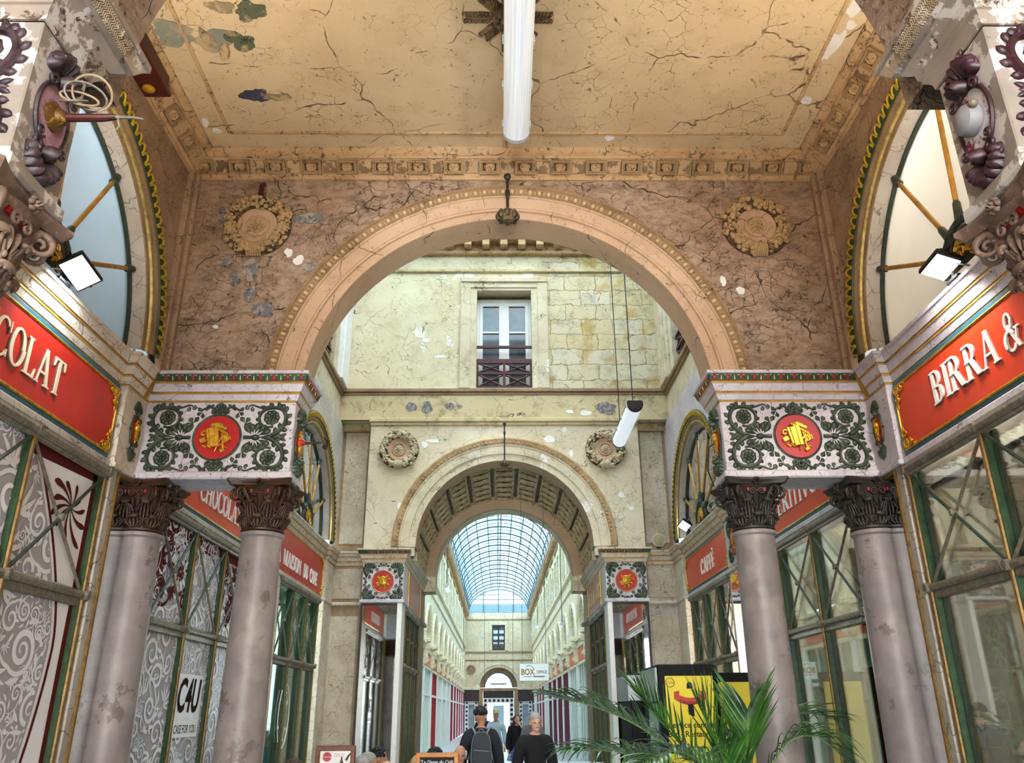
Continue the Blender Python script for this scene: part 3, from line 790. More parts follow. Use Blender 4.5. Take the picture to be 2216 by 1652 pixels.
def rinceaux(fr):
    g = G()
    for sx in (-1, 1):
        F_ = lambda u, v, d=0.0, sx=sx: fr(sx * u, v, d)
        palmette(g, F_, .30, 0, 0, .165, 11, .02, 2.2)
        curve(g, F_, [(.22, 0), (.30, 0)], .018, .014)
        g.lobe(F_, (.43, 0), (.565, 0), .018, .012, .6)
        g.lobe(F_, (.50, 0), (.575, .032), .014, .012, .6); g.lobe(F_, (.50, 0), (.575, -.032), .014, .012, .6)
        for sy in (-1, 1):
            H_ = lambda u, v, d=0.0, sx=sx, sy=sy: fr(sx * u, sy * v, d)
            # acanthus stem rising from the palmette and coiling round a flower
            c = curve(g, H_, [(.44, .01), (.50, .05), (.545, .11), (.555, .18), (.52, .245), (.45, .262), (.375, .245), (.335, .19), (.345, .125), (.40, .09), (.455, .095)], .021, .010, .008, 40)
            for i in range(2, 38, 3):
                p = c[i]; q = c[min(i + 1, 40)]; t = (q - p).normalized()
                L = .060 if i < 24 else .036
                for sd in ((1, -1) if i < 7 else (-1,)):
                    nx, ny = (t.y * -sd * -1, -t.x * -sd * -1)
                    ox, oy = (-ny * 0 + (t.y) * (1 if sd < 0 else -1), -t.x * (1 if sd < 0 else -1))
                    g.lobe(H_, (p.x, p.y), (p.x + ox * L * .8 + t.x * L * .75, p.y + oy * L * .8 + t.y * L * .75), .020, .015, .58, .001, 5, 5)
            rosette(g, H_, .435, .175, .070, 9)
            curve(g, H_, [(.50, .25), (.42, .272), (.34, .262), (.27, .285), (.235, .278)], .012, .006, .006, 18)
            spiral(g, H_, .225, .262, .022, 1.4, pi / 2, 1, .006)
            spiral(g, H_, .27, .247, .02, 1.3, pi / 2, 1, .006)
            g.ell(H_(.525, .275, .008), (.022, .022, .012), 8, 5, fr(1, 0, 0) - fr(0, 0, 0), fr(0, 1, 0) - fr(0, 0, 0), fr(0, 0, 1) - fr(0, 0, 0))
            trefoil(g, H_, .215, .125, .95, .062)
            g.lobe(H_, (.225, .06), (.225, .14), .016, .01, .5)
    for sy in (-1, 1):
        H_ = lambda u, v, d=0.0, sy=sy: fr(u, sy * v, d)
        palmette(g, H_, 0, .225, pi / 2, .085, 7, .016, 1.25)
        for sx in (-1, 1):
            K_ = lambda u, v, d=0.0, sx=sx, sy=sy: fr(sx * u, sy * v, d)
            curve(g, K_, [(0, .215), (.04, .235), (.085, .27), (.13, .255), (.165, .235)], .012, .008)
            trefoil(g, K_, .15, .225, -.5, .052); trefoil(g, K_, .09, .258, 1.0, .042)
            spiral(g, K_, .055, .232, .026, 1.5, pi, 1, .008)
    return g
def trophy(fr, s_=1.0, v=0):
    g = G(); u = fr(1, 0, 0) - fr(0, 0, 0); vv = fr(0, 1, 0) - fr(0, 0, 0); w_ = fr(0, 0, 1) - fr(0, 0, 0)
    def bar(x0, y0, x1, y1, r, d=.016, r2=None):
        g.tube([fr(x0 * s_, y0 * s_, d), fr(x1 * s_, y1 * s_, d)], [r * s_, (r if r2 is None else r2) * s_], 8)
    def slab(x, y, hx, hy, a, d=.014, t=.010):
        uu = u * cos(a) + vv * sin(a); v2 = -u * sin(a) + vv * cos(a)
        g.obox(fr(x * s_, y * s_, d), uu, v2, w_, (hx * s_, hy * s_, t), .005)
    if v == 0:      # leaning bale, rods, crossbar and coil
        slab(-.025, -.005, .030, .085, .18, .022, .012); slab(.005, .0, .018, .09, .12, .028, .01); slab(-.06, .0, .016, .075, .22, .016)
        for k in range(5):
            bar(.035 + .018 * k, .055 - .012 * k, .06 + .014 * k, -.055 + .006 * k, .008)
        bar(-.05, .105, .085, .02, .015, .02); slab(.03, .085, .05, .014, -.45, .024)
        g.tube([fr((.0 + .045 * cos(a)) * s_, (.085 + .03 * sin(a)) * s_, .026) for a in [pi * k / 10 for k in range(11)]], .009 * s_, 6)
        spiral(g, fr, -.105 * s_, .025 * s_, .032 * s_, 1.1, 0, 1, .011 * s_, .012)
        slab(-.105, -.03, .025, .02, .5); spiral(g, fr, .07 * s_, -.03 * s_, .036 * s_, 1.2, pi, -1, .011 * s_, .016)
        bar(.03, -.03, .0, -.125, .006); bar(.05, -.04, .065, -.115, .008, .014, .014); bar(.0, -.05, .10, -.10, .006); slab(.06, -.115, .02, .014, .6)
        for k in range(7): g.ell(fr((-.1 + .012 * k) * s_, (-.075 - .008 * (k % 3)) * s_, .012), (.011 * s_, .011 * s_, .009), 6, 4, u, vv, w_)
    elif v == 1:    # helmet on arms
        g.ell(fr(0, .035 * s_, .012), (.036 * s_, .05 * s_, .026), 10, 6, u, vv, w_)
        g.ell(fr(.012 * s_, .02 * s_, .02), (.03 * s_, .018 * s_, .02), 8, 5, u, vv, w_)
        g.tube([fr(-.05 * s_, .05 * s_, .014), fr(-.02 * s_, .10 * s_, .02), fr(.03 * s_, .10 * s_, .018)], .010 * s_, 6)
        slab(0, -.035, .022, .04, .15, .016); bar(-.04, -.01, .04, -.09, .009); bar(.045, -.01, -.03, -.10, .009); bar(0, -.06, .005, -.12, .012, .012, .005)
    else:           # round shield over crossed arms
        m = M.Translation(fr(0, .01 * s_, .006)) @ M((tuple(u), tuple(vv), tuple(w_))).transposed().to_4x4()
        g.lathe([(.085 * s_, 0), (.085 * s_, .012), (.075 * s_, .016), (.05 * s_, .022), (.045 * s_, .02), (.012 * s_, .03), (0, .032)], 24, m)
        spiral(g, fr, 0, .01 * s_, .062 * s_, 1.8, 0, 1, .008 * s_, .024)
        bar(-.09, -.09, .09, .10, .008, .02); bar(.06, -.10, -.10, .08, .007, .008)
        spiral(g, fr, .115 * s_, .03 * s_, .034 * s_, 1.0, pi, -1, .009 * s_, .008)
        for a in (-1.9, -1.2, -2.6, -.5, 3.4, 2.4, .9):
            g.lobe(fr, (.07 * s_ * cos(a), .07 * s_ * sin(a)), (.145 * s_ * cos(a), .145 * s_ * sin(a)), .018 * s_, .014, .6)
    return g
def medallion(t, fr, rx, ry, tv, ts, md, mg, ring):
    g = G(); n = 40
    g.plate(circ(0, 0, rx, ry, n), fr, -.002, .008)
    d = P('medallion_disc', g, md, t, 30)
    rg = [fr(rx * cos(2 * pi * k / n), ry * sin(2 * pi * k / n), .006) for k in range(n)]
    P('medallion_rim', G().tube(rg, .010, 6, True), ring, d)
    if tv is not None: P('gilt_trophy', trophy(lambda a, b, c=0.0: fr(a * (rx / .19 if tv != 1 else 1), b, c + .006), ts, tv), mg, d)
    return d

# ---------------------------------------------------------------- Corinthian columns
def acanth(g, a, r0, z0, H, W, curl, lean):
    # ribbed leaf: five rising fingers on the bell that end in a rolled lip
    pt = lambda d, o, z: V((cos(a) * d - sin(a) * o, sin(a) * d + cos(a) * o, z))
    for f in range(-2, 3):
        k = abs(f) / 2; pts, rr = [], []
        for i in range(8):
            t = i / 7; sp = f * W * (.22 + .30 * sin(pi * min(1, t * .85)))
            d = r0 + .004 + lean * t ** 1.6 - .010 * k * k + (.018 * max(0, t - .75) * 4 * (1 - .5 * k))
            pts.append(pt(d, sp, z0 + H * t * (1 - .14 * k))); rr.append(W * (.18 + .07 * sin(pi * t)) * (1 - .15 * k))
        g.tube(pts, rr, 7)
        if f:
            for q in (.45, .7): g.ell(pt(r0 + .004 + lean * q ** 1.6, f * W * .56, z0 + H * q * (1 - .14 * k)), (.011, .012, .016), 6, 5)
    d = r0 + lean + curl * .75; o = (cos(a), sin(a), 0); tt_ = (-sin(a), cos(a), 0)
    g.ell(pt(d, 0, z0 + H), (curl * .95, W * .80, curl * .58), 10, 7, o, tt_)
    g.ell(pt(d + curl * .55, 0, z0 + H - curl * .35), (curl * .42, W * .66, curl * .5), 9, 6, o, tt_)
    for f in (-1, 0, 1): g.ell(pt(d + curl * .55 - .004 * abs(f), f * W * .30, z0 + H - curl * .62), (curl * .28, W * .16, curl * .34), 7, 5, o, tt_)
def capital_parts(col, mats, r=.160, h=.42):
    base, redm = mats
    bell = G().lathe([(r - .004, 0), (r + .012, .006), (r + .012, .022), (r - .01, .03), (r - .006, .15), (r + .02, .28), (r + .075, .345), (r + .07, .352), (0, .352)], 32)
    cp = P('capital', bell, base, col, 40, loc=WO[col.name])
    z = WO[col.name]
    for tier, (z0, H, W, cu, ln, off) in enumerate(((.03, .085, .060, .026, .020, 0), (.045, .185, .052, .026, .034, pi / 8))):
        for k in range(8):
            g = G(); acanth(g, off + k * pi / 4, r - .004, z0, H, W, cu, ln)
            P('acanthus_leaf', G().merge(g), base, cp, 60, loc=z)
    for k in range(4):
        a = pi / 4 + k * pi / 2
        for sg in (-1, 1):
            g = G(); o = V((cos(a), sin(a), 0)); tt = V((-sin(a), cos(a), 0)) * sg
            dirn = (o + tt * .12).normalized()
            fr = frame((0, 0, 0), dirn, (0, 0, 1), tt)
            pts = []
            for i in range(8): q = i / 7; pts.append(fr(r - .01 + .085 * q ** 1.4, .19 + .145 * q, .012 + .015 * (1 - q)))
            cx, cz, R0 = r + .085, .285, .052
            for i in range(22):
                q = i / 21; aa = pi * .62 - q * 2 * pi * 1.5; rr = R0 * (1 - .82 * q)
                pts.append(fr(cx + rr * cos(aa), cz + rr * sin(aa), .014))
            n = len(pts)
            g.tube(pts, [.012 + .006 * sin(pi * min(1, i / 9)) * (1 if i < 9 else 0) + (.004 if i < 12 else 0) - (.005 * max(0, i - 12) / 18) for i in range(n)], 7, up=tt)
            P('volute', g, base, cp, 60, loc=z)
    for k in range(4):
        a = k * pi / 2; g = G(); o = V((cos(a), sin(a), 0)); t_ = V((-sin(a), cos(a), 0))
        fr = frame(o * (r + .03), t_, (0, 0, 1), o)
        for sg in (-1, 1):
            spiral(g, lambda u, v, d=0.0, sg=sg: fr(sg * u, v, d), .035, .29, .03, 1.5, pi * .9, -1, .009, .02)
            g.lobe(lambda u, v, d=0.0, sg=sg: fr(sg * u, v, d), (.01, .17), (.03, .27), .014, .02, .6, .0)
        P('helix_scroll', g, base, cp, 60, loc=z)
        P('red_ground', G().obox(fr(0, .315, .006), t_, (0, 0, 1), o, (.075, .022, .008)), redm, cp, 0, loc=z)
        g = G(); rosette(g, frame(o * (r + .075), t_, (0, 0, 1), o), 0, .372, .036, 6, .02)
        P('abacus_flower', g, base, cp, 60, loc=z)
    # abacus with hollow sides
    A = .262; ring = []
    for k in range(4):
        a = k * pi / 2
        for j in range(9):
            q = (j - 4) / 4; d = A - .045 * (1 - q * q)
            u = q * (A - .02)
            ring.append((d * cos(a) - u * sin(a), d * sin(a) + u * cos(a)))
    g = G(); fr = lambda u, v, d: V((u, v, d))
    n = len(ring); pr = [(.90, .352), (.93, .36), (.93, .366), (1.0, .388), (1.0, .405)]
    vs = [V((u * k_, v * k_, zz)) for k_, zz in pr for u, v in ring]
    fs = [(i * n + j, i * n + (j + 1) % n, (i + 1) * n + (j + 1) % n, (i + 1) * n + j) for i in range(len(pr) - 1) for j in range(n)]
    fs += [tuple(reversed(range(n))), tuple((len(pr) - 1) * n + j for j in range(n))]
    P('abacus', g.add(vs, fs), base, cp, 30, loc=z)
    return cp
NZ = 2.965
def column(x, y, label, mats, mshaft, group):
    t = T('corinthian_column', label, 'column', (x, y, FL), group)
    r0, r1 = .184, .159; H = NZ - FL
    prof = [(r0 + .035, .26), (r0 + .01, .29), (r0, .34)]
    prof += [(r0 + (r1 - r0) * (k / 14) ** 1.5, .34 + (H - .46) * k / 14) for k in range(1, 15)]
    prof += [(r1, H - .05), (r1 + .004, H - .045), (r1 + .018, H - .035), (r1 + .020, H - .02), (r1 + .018, H - .008), (r1, H)]
    P('shaft', G().lathe([(a, b) for a, b in prof], 40), mshaft, t, 30, loc=(0, 0, 0)).location = (0, 0, 0)
    g = G().box(-.27, .27, -.27, .27, 0, .12, .01).lathe([(.26, .12), (.275, .15), (.26, .18), (.225, .19), (.225, .205), (.24, .23), (.225, .26), (0, .26)], 32)
    P('base', g, mshaft, t, 30, loc=(0, 0, 0)).location = (0, 0, 0)
    # capital built at its own origin on top of the shaft
    e = V((x, y, NZ)); fake = t.name
    old = WO[t.name]; WO[t.name] = V((0, 0, 0))
    c = capital_parts(t, mats)
    WO[t.name] = old
    c.location = (0, 0, NZ - FL)
    return t
YC = 6.625
column(-2.015, YC, 'grey stone column with brown Corinthian capital, second from left in view', (m_cap, m_capred), m_col, None)
column(-3.0, YC, 'grey stone half-column with brown Corinthian capital against the left mirror', (m_cap, m_capred), m_col, None)
column(2.015, YC, 'grey stone column with dark Corinthian capital right of the potted palm', (m_capdark, m_capred), m_col, None)
column(3.0, YC, 'grey stone half-column with dark Corinthian capital against the right mirror', (m_capdark, m_capred), m_col, None)
column(-2.015, 2.53, 'near column at left edge with weathered pale capital under purple frieze', (m_capnear, m_capred), m_col, None)
column(2.015, 2.53, 'near column at right edge with weathered capital under purple frieze', (m_capnear, m_capred), m_col, None)

# ---------------------------------------------------------------- entablature blocks
def band_orn(g1, g2, p0, p1, nrm, n):
    # little red and cream ornaments along the sloping green band
    p0, p1, nrm = V(p0), V(p1), V(nrm); u = (p1 - p0).normalized(); L = (p1 - p0).length
    w_ = V((nrm.x * .02, nrm.y * .02, .068)).normalized(); o = u.cross(w_)
    if o.dot(nrm) < 0: o = -o
    for k in range(n):
        c = p0 + u * (L * (k + .5) / n); fr = frame(c, u, w_, o)
        g1.lobe(fr, (0, -.027), (0, .027), .013, .008, .5); g1.lobe(fr, (-.019, .012), (.019, .012), .008, .008, .5); g1.lobe(fr, (-.019, -.015), (.019, -.015), .007, .008, .5)
        for sg in (-1, 1):
            spiral(g2, frame(c + u * (sg * .018), u * sg, w_, o), .002, .014, .011, .7, 0, 1, .0028, .004, n=8)
        c2 = p0 + u * (L * (k + 1) / n)
        if k < n - 1: g2.lobe(frame(c2, u, w_, o), (0, -.026), (0, .022), .006, .006, .3)
def block(s, ya, yb, facing, mats, far):
    # facing -1: the dressed front looks back at the viewer
    nm = ('left' if s < 0 else 'right')
    lab = ('marble entablature block with green scrollwork over the %s pair of columns' if far else 'weathered near entablature block with purple scrollwork at top %s') % nm
    t = T('entablature_block', lab, 'entablature', (s * 2.4, (ya + yb) / 2, 3.38))
    mb, morn, mdisc, mring, mgold = mats
    g = G().box(s * 1.8, s * 3.07, ya, yb, 3.40, 4.05, .006)
    g.box(s * 1.775, s * 3.07, ya - .025, yb + .025, 3.375, 3.44, .012)
    P('frieze_block', g, mb, t, 30)
    pts = [(s * 3.05, ya - .05), (s * 3.05, ya), (s * 1.8, ya), (s * 1.8, yb), (s * 3.05, yb), (s * 3.05, yb + .05)]
    if far:
        cg = G().sweep(pts, EP, s, EM); g1, g2 = G(), G()
        band_orn(g1, g2, (s * 2.95, ya - .087, 4.24), (s * 1.70, ya - .087, 4.24), (0, -1, 0), 11)
        band_orn(g1, g2, (s * 1.713, ya - .07, 4.24), (s * 1.713, yb + .05, 4.24), (-s, 0, 0), 4)
        g1.m = [3] * len(g1.f); g2.m = [4] * len(g2.f)
        P('cornice', cg.merge(g1).merge(g2), [mb, m_goldline, m_gband, m_redorn, m_creamorn], t, 30)
    else:
        q = [(0, 4.05), (.01, 4.05), (.014, 4.075), (.03, 4.10), (.04, 4.105), (.04, 4.125), (.05, 4.13), (.055, 4.165), (.07, 4.175), (.09, 4.195), (.10, 4.205), (.12, 4.212), (.152, 4.262), (.165, 4.266), (.165, 4.30), (-.1, 4.31)]
        P('cornice', G().sweep([(s * 3.05, ya), (s * 1.8, ya), (s * 1.8, yb), (s * 3.05, yb)], q, s, [0] * 11 + [1] + [0] * 3), [m_near, m_nearband], t, 30)
        g = G()
        for k in range(26):
            y = ya + .0 + (yb - ya) * (k + .5) / 26
            x = 1.8 - .14; pts_ = [(s * (x + .018 - .036 * j / 8), y + .007 * sin(j * 1.6), 4.214 + .046 * j / 8) for j in range(9)]
            g.tube(pts_, .0055, 5)
        P('carved_waves', g, m_nearband, t)
    cx, cz = s * 2.425, 3.735
    fr = frame((cx, ya, cz), (1, 0, 0), (0, 0, 1), (0, -1, 0))
    P('scroll_relief', rinceaux(fr), morn, t, 50)
    medallion(t, fr, .195, .197, 0, 1.0, mdisc, mgold, mring)
    # narrow side face toward the walk
    fs = frame((s * 1.8, (ya + yb) / 2, 3.735), (0, -1 if s > 0 else 1, 0), (0, 0, 1), (-s, 0, 0))
    for sg in (-1, 1):
        g = G(); H_ = lambda u, v, d=0.0, sg=sg: fs(u, sg * v, d)
        palmette(g, H_, 0, .155, pi / 2, .16, 9, .05, 1.05)
        for k in (-1, 1):
            spiral(g, H_, k * .055, .15, .028, 1.4, pi / 2, k, .011, .01)
            spiral(g, H_, k * .085, .21, .024, 1.4, -pi / 2, -k, .009, .01)
        P('palmette_relief', g, morn, t, 50)
    if far: medallion(t, fs, .105, .15, 1, 1.0, m_red, mgold, mring)
    return t, fs
FARM = (m_white, m_green, m_red, m_green, m_gold)
for s in (-1, 1):
    block(s, 6.45, 6.80, -1, FARM, True)
    nd = m_pink if s < 0 else m_crims
    t, fs = block(s, 2.36, 2.70, -1, (m_nearface, m_purpleL if s < 0 else m_purple, nd, m_purple, nd), False)
    d = medallion(t, fs, .105, .145, None, 1.0, nd, m_gold, m_purpleL if s < 0 else m_purple)
    # back to the far pier: narrow face with its own oval and leaves
    fp = frame((s * 3.05, 6.30, 3.74), (0, -1 if s > 0 else 1, 0), (0, 0, 1), (-s, 0, 0))
    t = T('marble_pier', 'narrow marble pier with red oval and green leaves beside the %s sign' % SIDE[s], 'pier', (s * 3.1, 6.2, FL))
    g = G().box(s * 3.05, s * 3.3, 6.06, 6.449, 3.385, 4.05, .004).box(s * 3.03, s * 3.3, 6.04, 6.42, 3.37, 3.41, .008)
    P('pier_head', g, m_warm if s < 0 else m_white, t)
    P('pier_jamb', G().box(s * 3.07, s * 3.3, 6.10, 6.19, FL, 3.37, .004), m_jamb, t)
    P('gilded_edge', G().box(s * 3.055, s * 3.1, 6.19, 6.225, FL, 3.37, .008).box(s * 3.055, s * 3.1, 6.22, 6.92, 3.34, 3.372, .008).box(s * 3.055, s * 3.1, 6.90, 6.94, FL, 3.37, .008), m_goldfr, t)
    P('mirror_panel', G().box(s * 3.08, s * 3.11, 6.22, 6.90, FL + .3, 3.345), m_mirror, t, 0, label='tall mirror panel behind the half-column')
    for sg in (-1, 1):
        g = G(); H_ = lambda u, v, d=0.0, sg=sg: fp(u, sg * v, d)
        palmette(g, H_, 0, .13, pi / 2, .13, 7, .02, .7)
        g.lobe(H_, (-.01, .12), (-.02, .26), .04, .014, .5); g.lobe(H_, (.01, .12), (.03, .25), .04, .014, .5)
        P('leaf_relief', g, m_green, t, 50)
    medallion(t, fp, .075, .125, 1, .8, m_red, m_gold, m_green)
    P('side_boss', G().ell(fp(-.085, 0, .006), (.012, .018, .01), 8, 5), m_green, t); P('side_boss', G().ell(fp(.085, 0, .006), (.012, .018, .01), 8, 5), m_green, t)
# wreaths in the spandrels
def wreath(x, y, z, r, label, seed, m=None):
    rn = random.Random(seed); pale = m is not None; m = m_fruit2 if pale else m_fruit
    fr = frame((x, y, z), (1, 0, 0), (0, 0, 1), (0, -1, 0))
    t = T('plaster_wreath', label, 'wreath', (x, y, z))
    ax = ((1, 0, 0), (0, 0, 1), (0, -1, 0))
    mm = M.Translation((x, y, z)) @ M.Rotation(pi / 2, 4, 'X')
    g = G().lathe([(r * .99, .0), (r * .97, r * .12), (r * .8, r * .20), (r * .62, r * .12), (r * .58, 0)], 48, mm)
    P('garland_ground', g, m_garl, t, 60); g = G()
    for k in range(250):
        a = rn.uniform(0, 2 * pi)
        if abs(a - 1.5 * pi) < .17: continue
        q = rn.uniform(-1, 1); rr = r * (.79 + .185 * q); hh = r * (.24 - .10 * q * q)
        sz = r * rn.uniform(.045, .10)
        c, s_ = cos(a), sin(a)
        kind = rn.random()
        if kind < .5: g.ell(fr(rr * c, rr * s_, hh), (sz, sz, sz * .8), 7, 5, *ax)
        elif kind < .8:
            d = a + pi / 2 + rn.uniform(-.9, .9)
            g.lobe(fr, (rr * c, rr * s_), (rr * c + 2.4 * sz * cos(d), rr * s_ + 2.4 * sz * sin(d)), sz * .7, sz * .8, .55, hh - sz * .3, 6, 5)
        else:
            for j in range(6): g.ell(fr(rr * c + sz * .8 * cos(j), rr * s_ + sz * .8 * sin(j), hh), (sz * .42, sz * .42, sz * .42), 6, 4, *ax)
    for k in range(7):
        o = (k - 3) * r * .055
        g.tube([fr(o, -r * .58, r * .11), fr(o * 1.05, -r * .7, r * .24), fr(o * 1.1, -r * .86, r * .24), fr(o * 1.15, -r * 1.0, r * .06)], r * .03, 6)
    P('fruit_garland', g, m, t, 60)
    P('dish', G().lathe([(r * .6, .0), (r * .58, r * .10), (r * .5, r * .11), (r * .36, r * .05), (r * .345, r * .10), (r * .30, r * .115), (r * .27, r * .05), (0, r * .05)], 40, mm), m_arch, t, 40)
    g = G(); rosette(g, fr, 0, 0, r * .26, 8, r * .10); rosette(g, lambda u, v, d=0.0: fr(u, v, d + r * .06), 0, 0, r * .15, 6, r * .08)
    P('rosette', g, m, t, 60)
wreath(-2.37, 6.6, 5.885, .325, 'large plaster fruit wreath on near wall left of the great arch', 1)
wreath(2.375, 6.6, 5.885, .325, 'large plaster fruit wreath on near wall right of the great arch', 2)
# ---------------------------------------------------------------- lettering
TT, tt, SF, SH = .15, .06, .055, .05
def rect(x0, x1, y0, y1): return [(x0, y0), (x1, y0), (x1, y1), (x0, y1)]
def stem(x, w=TT, y0=0, y1=1, bot=True, top=True):
    o = [rect(x, x + w, y0, y1)]
    if bot: o.append(rect(x - SF, x + w + SF, y0, y0 + SH))
    if top: o.append(rect(x - SF, x + w + SF, y1 - SH, y1))
    return o
def arcp(cx, cy, rx, ry, ix, iy, a0, a1, n=22, dx=0):
    o = circ(cx, cy, rx, ry, n, a0, a1, True); i = circ(cx + dx, cy, ix, iy, n, a0, a1, True)
    return [[o[k], o[k + 1], i[k + 1], i[k]] for k in range(n)]
def diag(x0, x1, y0, y1, w): return [(x0, y0), (x0 + w, y0), (x1 + w, y1), (x1, y1)]
def glyph(c):
    h = pi / 2
    if c == 'I': return stem(SF), TT + 2 * SF
    if c == 'L': return stem(SF) + [rect(SF, .52, 0, tt), [(.52, 0), (.57, .27), (.53, .27), (.44, tt)]], .58
    if c == 'T': return stem(.24) + [rect(.02, .61, 1 - tt, 1), [(.02, 1), (.0, .74), (.04, .74), (.13, .94)], [(.61, 1), (.63, .74), (.59, .74), (.50, .94)]], .63
    if c == 'H': return stem(SF) + stem(.50) + [rect(SF, .6, .48, .48 + tt)], .70
    if c == 'N': return stem(SF, tt) + stem(.58, tt) + [diag(SF, .52, 1, 0, TT)], .72
    if c == 'M': return stem(SF, tt) + stem(.68, TT) + [diag(SF, .36, 1, 0, TT * .9), diag(.40, .68, 0, 1, tt)], .90
    if c in 'AÀ': return [diag(.05, .30, 0, 1, tt), diag(.52, .27, 0, 1, TT), rect(.14, .58, .30, .30 + tt), rect(-.02, .17, 0, SH), rect(.45, .74, 0, SH)], .72
    if c == 'V': return [diag(.28, .03, 0, 1, TT), diag(.36, .60, 0, 1, tt), rect(-.03, .25, 1 - SH, 1), rect(.53, .73, 1 - SH, 1)], .70
    if c in 'EÈ':
        o = stem(SF) + [rect(SF, .50, 0, tt), rect(SF, .48, 1 - tt, 1), rect(SF, .40, .48, .48 + tt), rect(.46, .50, 0, .24), rect(.44, .48, .78, 1), rect(.37, .40, .40, .62)]
        if c == 'È': o.append([(.16, 1.24), (.26, 1.26), (.36, 1.08), (.31, 1.08)])
        return o, .56
    if c == 'F': return stem(SF) + [rect(SF, .49, 1 - tt, 1), rect(SF, .40, .48, .48 + tt), rect(.45, .49, .76, 1), rect(.37, .40, .38, .64)], .54
    if c == 'O': return arcp(.36, .5, .36, .52, .21, .46, 0, 2 * pi, 36), .72
    if c == 'C': return arcp(.38, .5, .37, .52, .24, .46, .75, 2 * pi - .75, 30, .02) + [rect(.62, .66, .68, .98), rect(.62, .66, .04, .24)], .69
    if c == 'D': return stem(SF) + arcp(.30, .5, .40, .5, .25, .5 - tt, -h, h) + [rect(SF, .31, 0, tt), rect(SF, .31, 1 - tt, 1)], .73
    if c in 'PR':
        o = stem(SF) + arcp(.28, .74, .26, .26, .12, .26 - tt, -h, h) + [rect(SF, .29, 1 - tt, 1), rect(SF, .29, .48, .48 + tt)]
        if c == 'R': o += [[(.26, .5), (.42, .5), (.68, 0), (.52, 0)], rect(.52, .74, 0, SH)]
        return o, .72 if c == 'R' else .58
    if c == 'B': return stem(SF) + arcp(.28, .75, .24, .25, .11, .25 - tt, -h, h) + arcp(.30, .27, .28, .27, .14, .27 - tt, -h, h) + [rect(SF, .31, 0, tt), rect(SF, .29, 1 - tt, 1), rect(SF, .30, .48, .48 + tt)], .62
    if c == 'U': return stem(SF, TT, .3, 1, False) + stem(.55, tt, .3, 1, False) + arcp(.33, .31, .275, .32, .15, .26, pi, 2 * pi), .70
    if c == 'S': return arcp(.27, .75, .22, .27, .14, .21, .5, 1.5 * pi) + arcp(.29, .27, .25, .28, .13, .21, -.5 * pi - 1.1 - pi * .0, .5 * pi) + [[(.22, .53), (.34, .40), (.36, .52), (.20, .60)], rect(.46, .50, .76, 1.0), rect(.04, .08, 0, .26)], .56
    if c == '&': return arcp(.34, .77, .19, .25, .10, .19, 0, 2 * pi, 24) + arcp(.30, .26, .30, .29, .17, .22, .6, 2 * pi - .5, 26) + [[(.20, .66), (.33, .70), (.78, 0), (.62, 0)], [(.55, .26), (.62, .22), (.70, .50), (.64, .52)], rect(.54, .80, .50, .55)], .84
    return [], .32
def serif(fr, s, cap, start, end=None, d0=0.0, d1=.01, track=.05):
    ws = [glyph(c)[1] + track for c in s]; W = sum(ws) - track
    k = 1.0 if end is None else (end - start) / (W * cap)
    g = G(); x = 0
    for c, w_ in zip(s, ws):
        for q, p in enumerate(glyph(c)[0]):
            if len(p) == 4 and p[0][0] > p[1][0] + 1e-9 and p[0][1] == p[1][1]: p = p[::-1]
            g.plate([(start + (x + a) * cap * k, b * cap) for a, b in p], fr, d0, d1 + .0002 * (q % 40))
        x += w_
    return g
def sans(fr, s, size, cx, cy, d0=0.0, d1=.004, align='CENTER', bold=0.0, shear=0.0, sx=1.0):
    cu = bpy.data.curves.new('t', 'FONT'); cu.body = s; cu.size = size; cu.align_x = align; cu.align_y = 'CENTER'
    cu.offset = bold; cu.shear = shear; cu.resolution_u = 3
    o = bpy.data.objects.new('t', cu); COL.objects.link(o)
    dg = bpy.context.evaluated_depsgraph_get(); me = bpy.data.meshes.new_from_object(o.evaluated_get(dg))
    g = G()
    vs = [fr(cx + v.co.x * sx, cy + v.co.y, d1) for v in me.vertices]
    g.add(vs, [tuple(p.vertices) for p in me.polygons])
    bpy.data.objects.remove(o); bpy.data.curves.remove(cu); bpy.data.meshes.remove(me)
    return g
def SFR(s, y, z, x=3.1):   # frame lying on a side wall, u runs to the reader's right
    return frame((s * x, y, z), (0, 1 if s < 0 else -1, 0), (0, 0, 1), (-s, 0, 0))
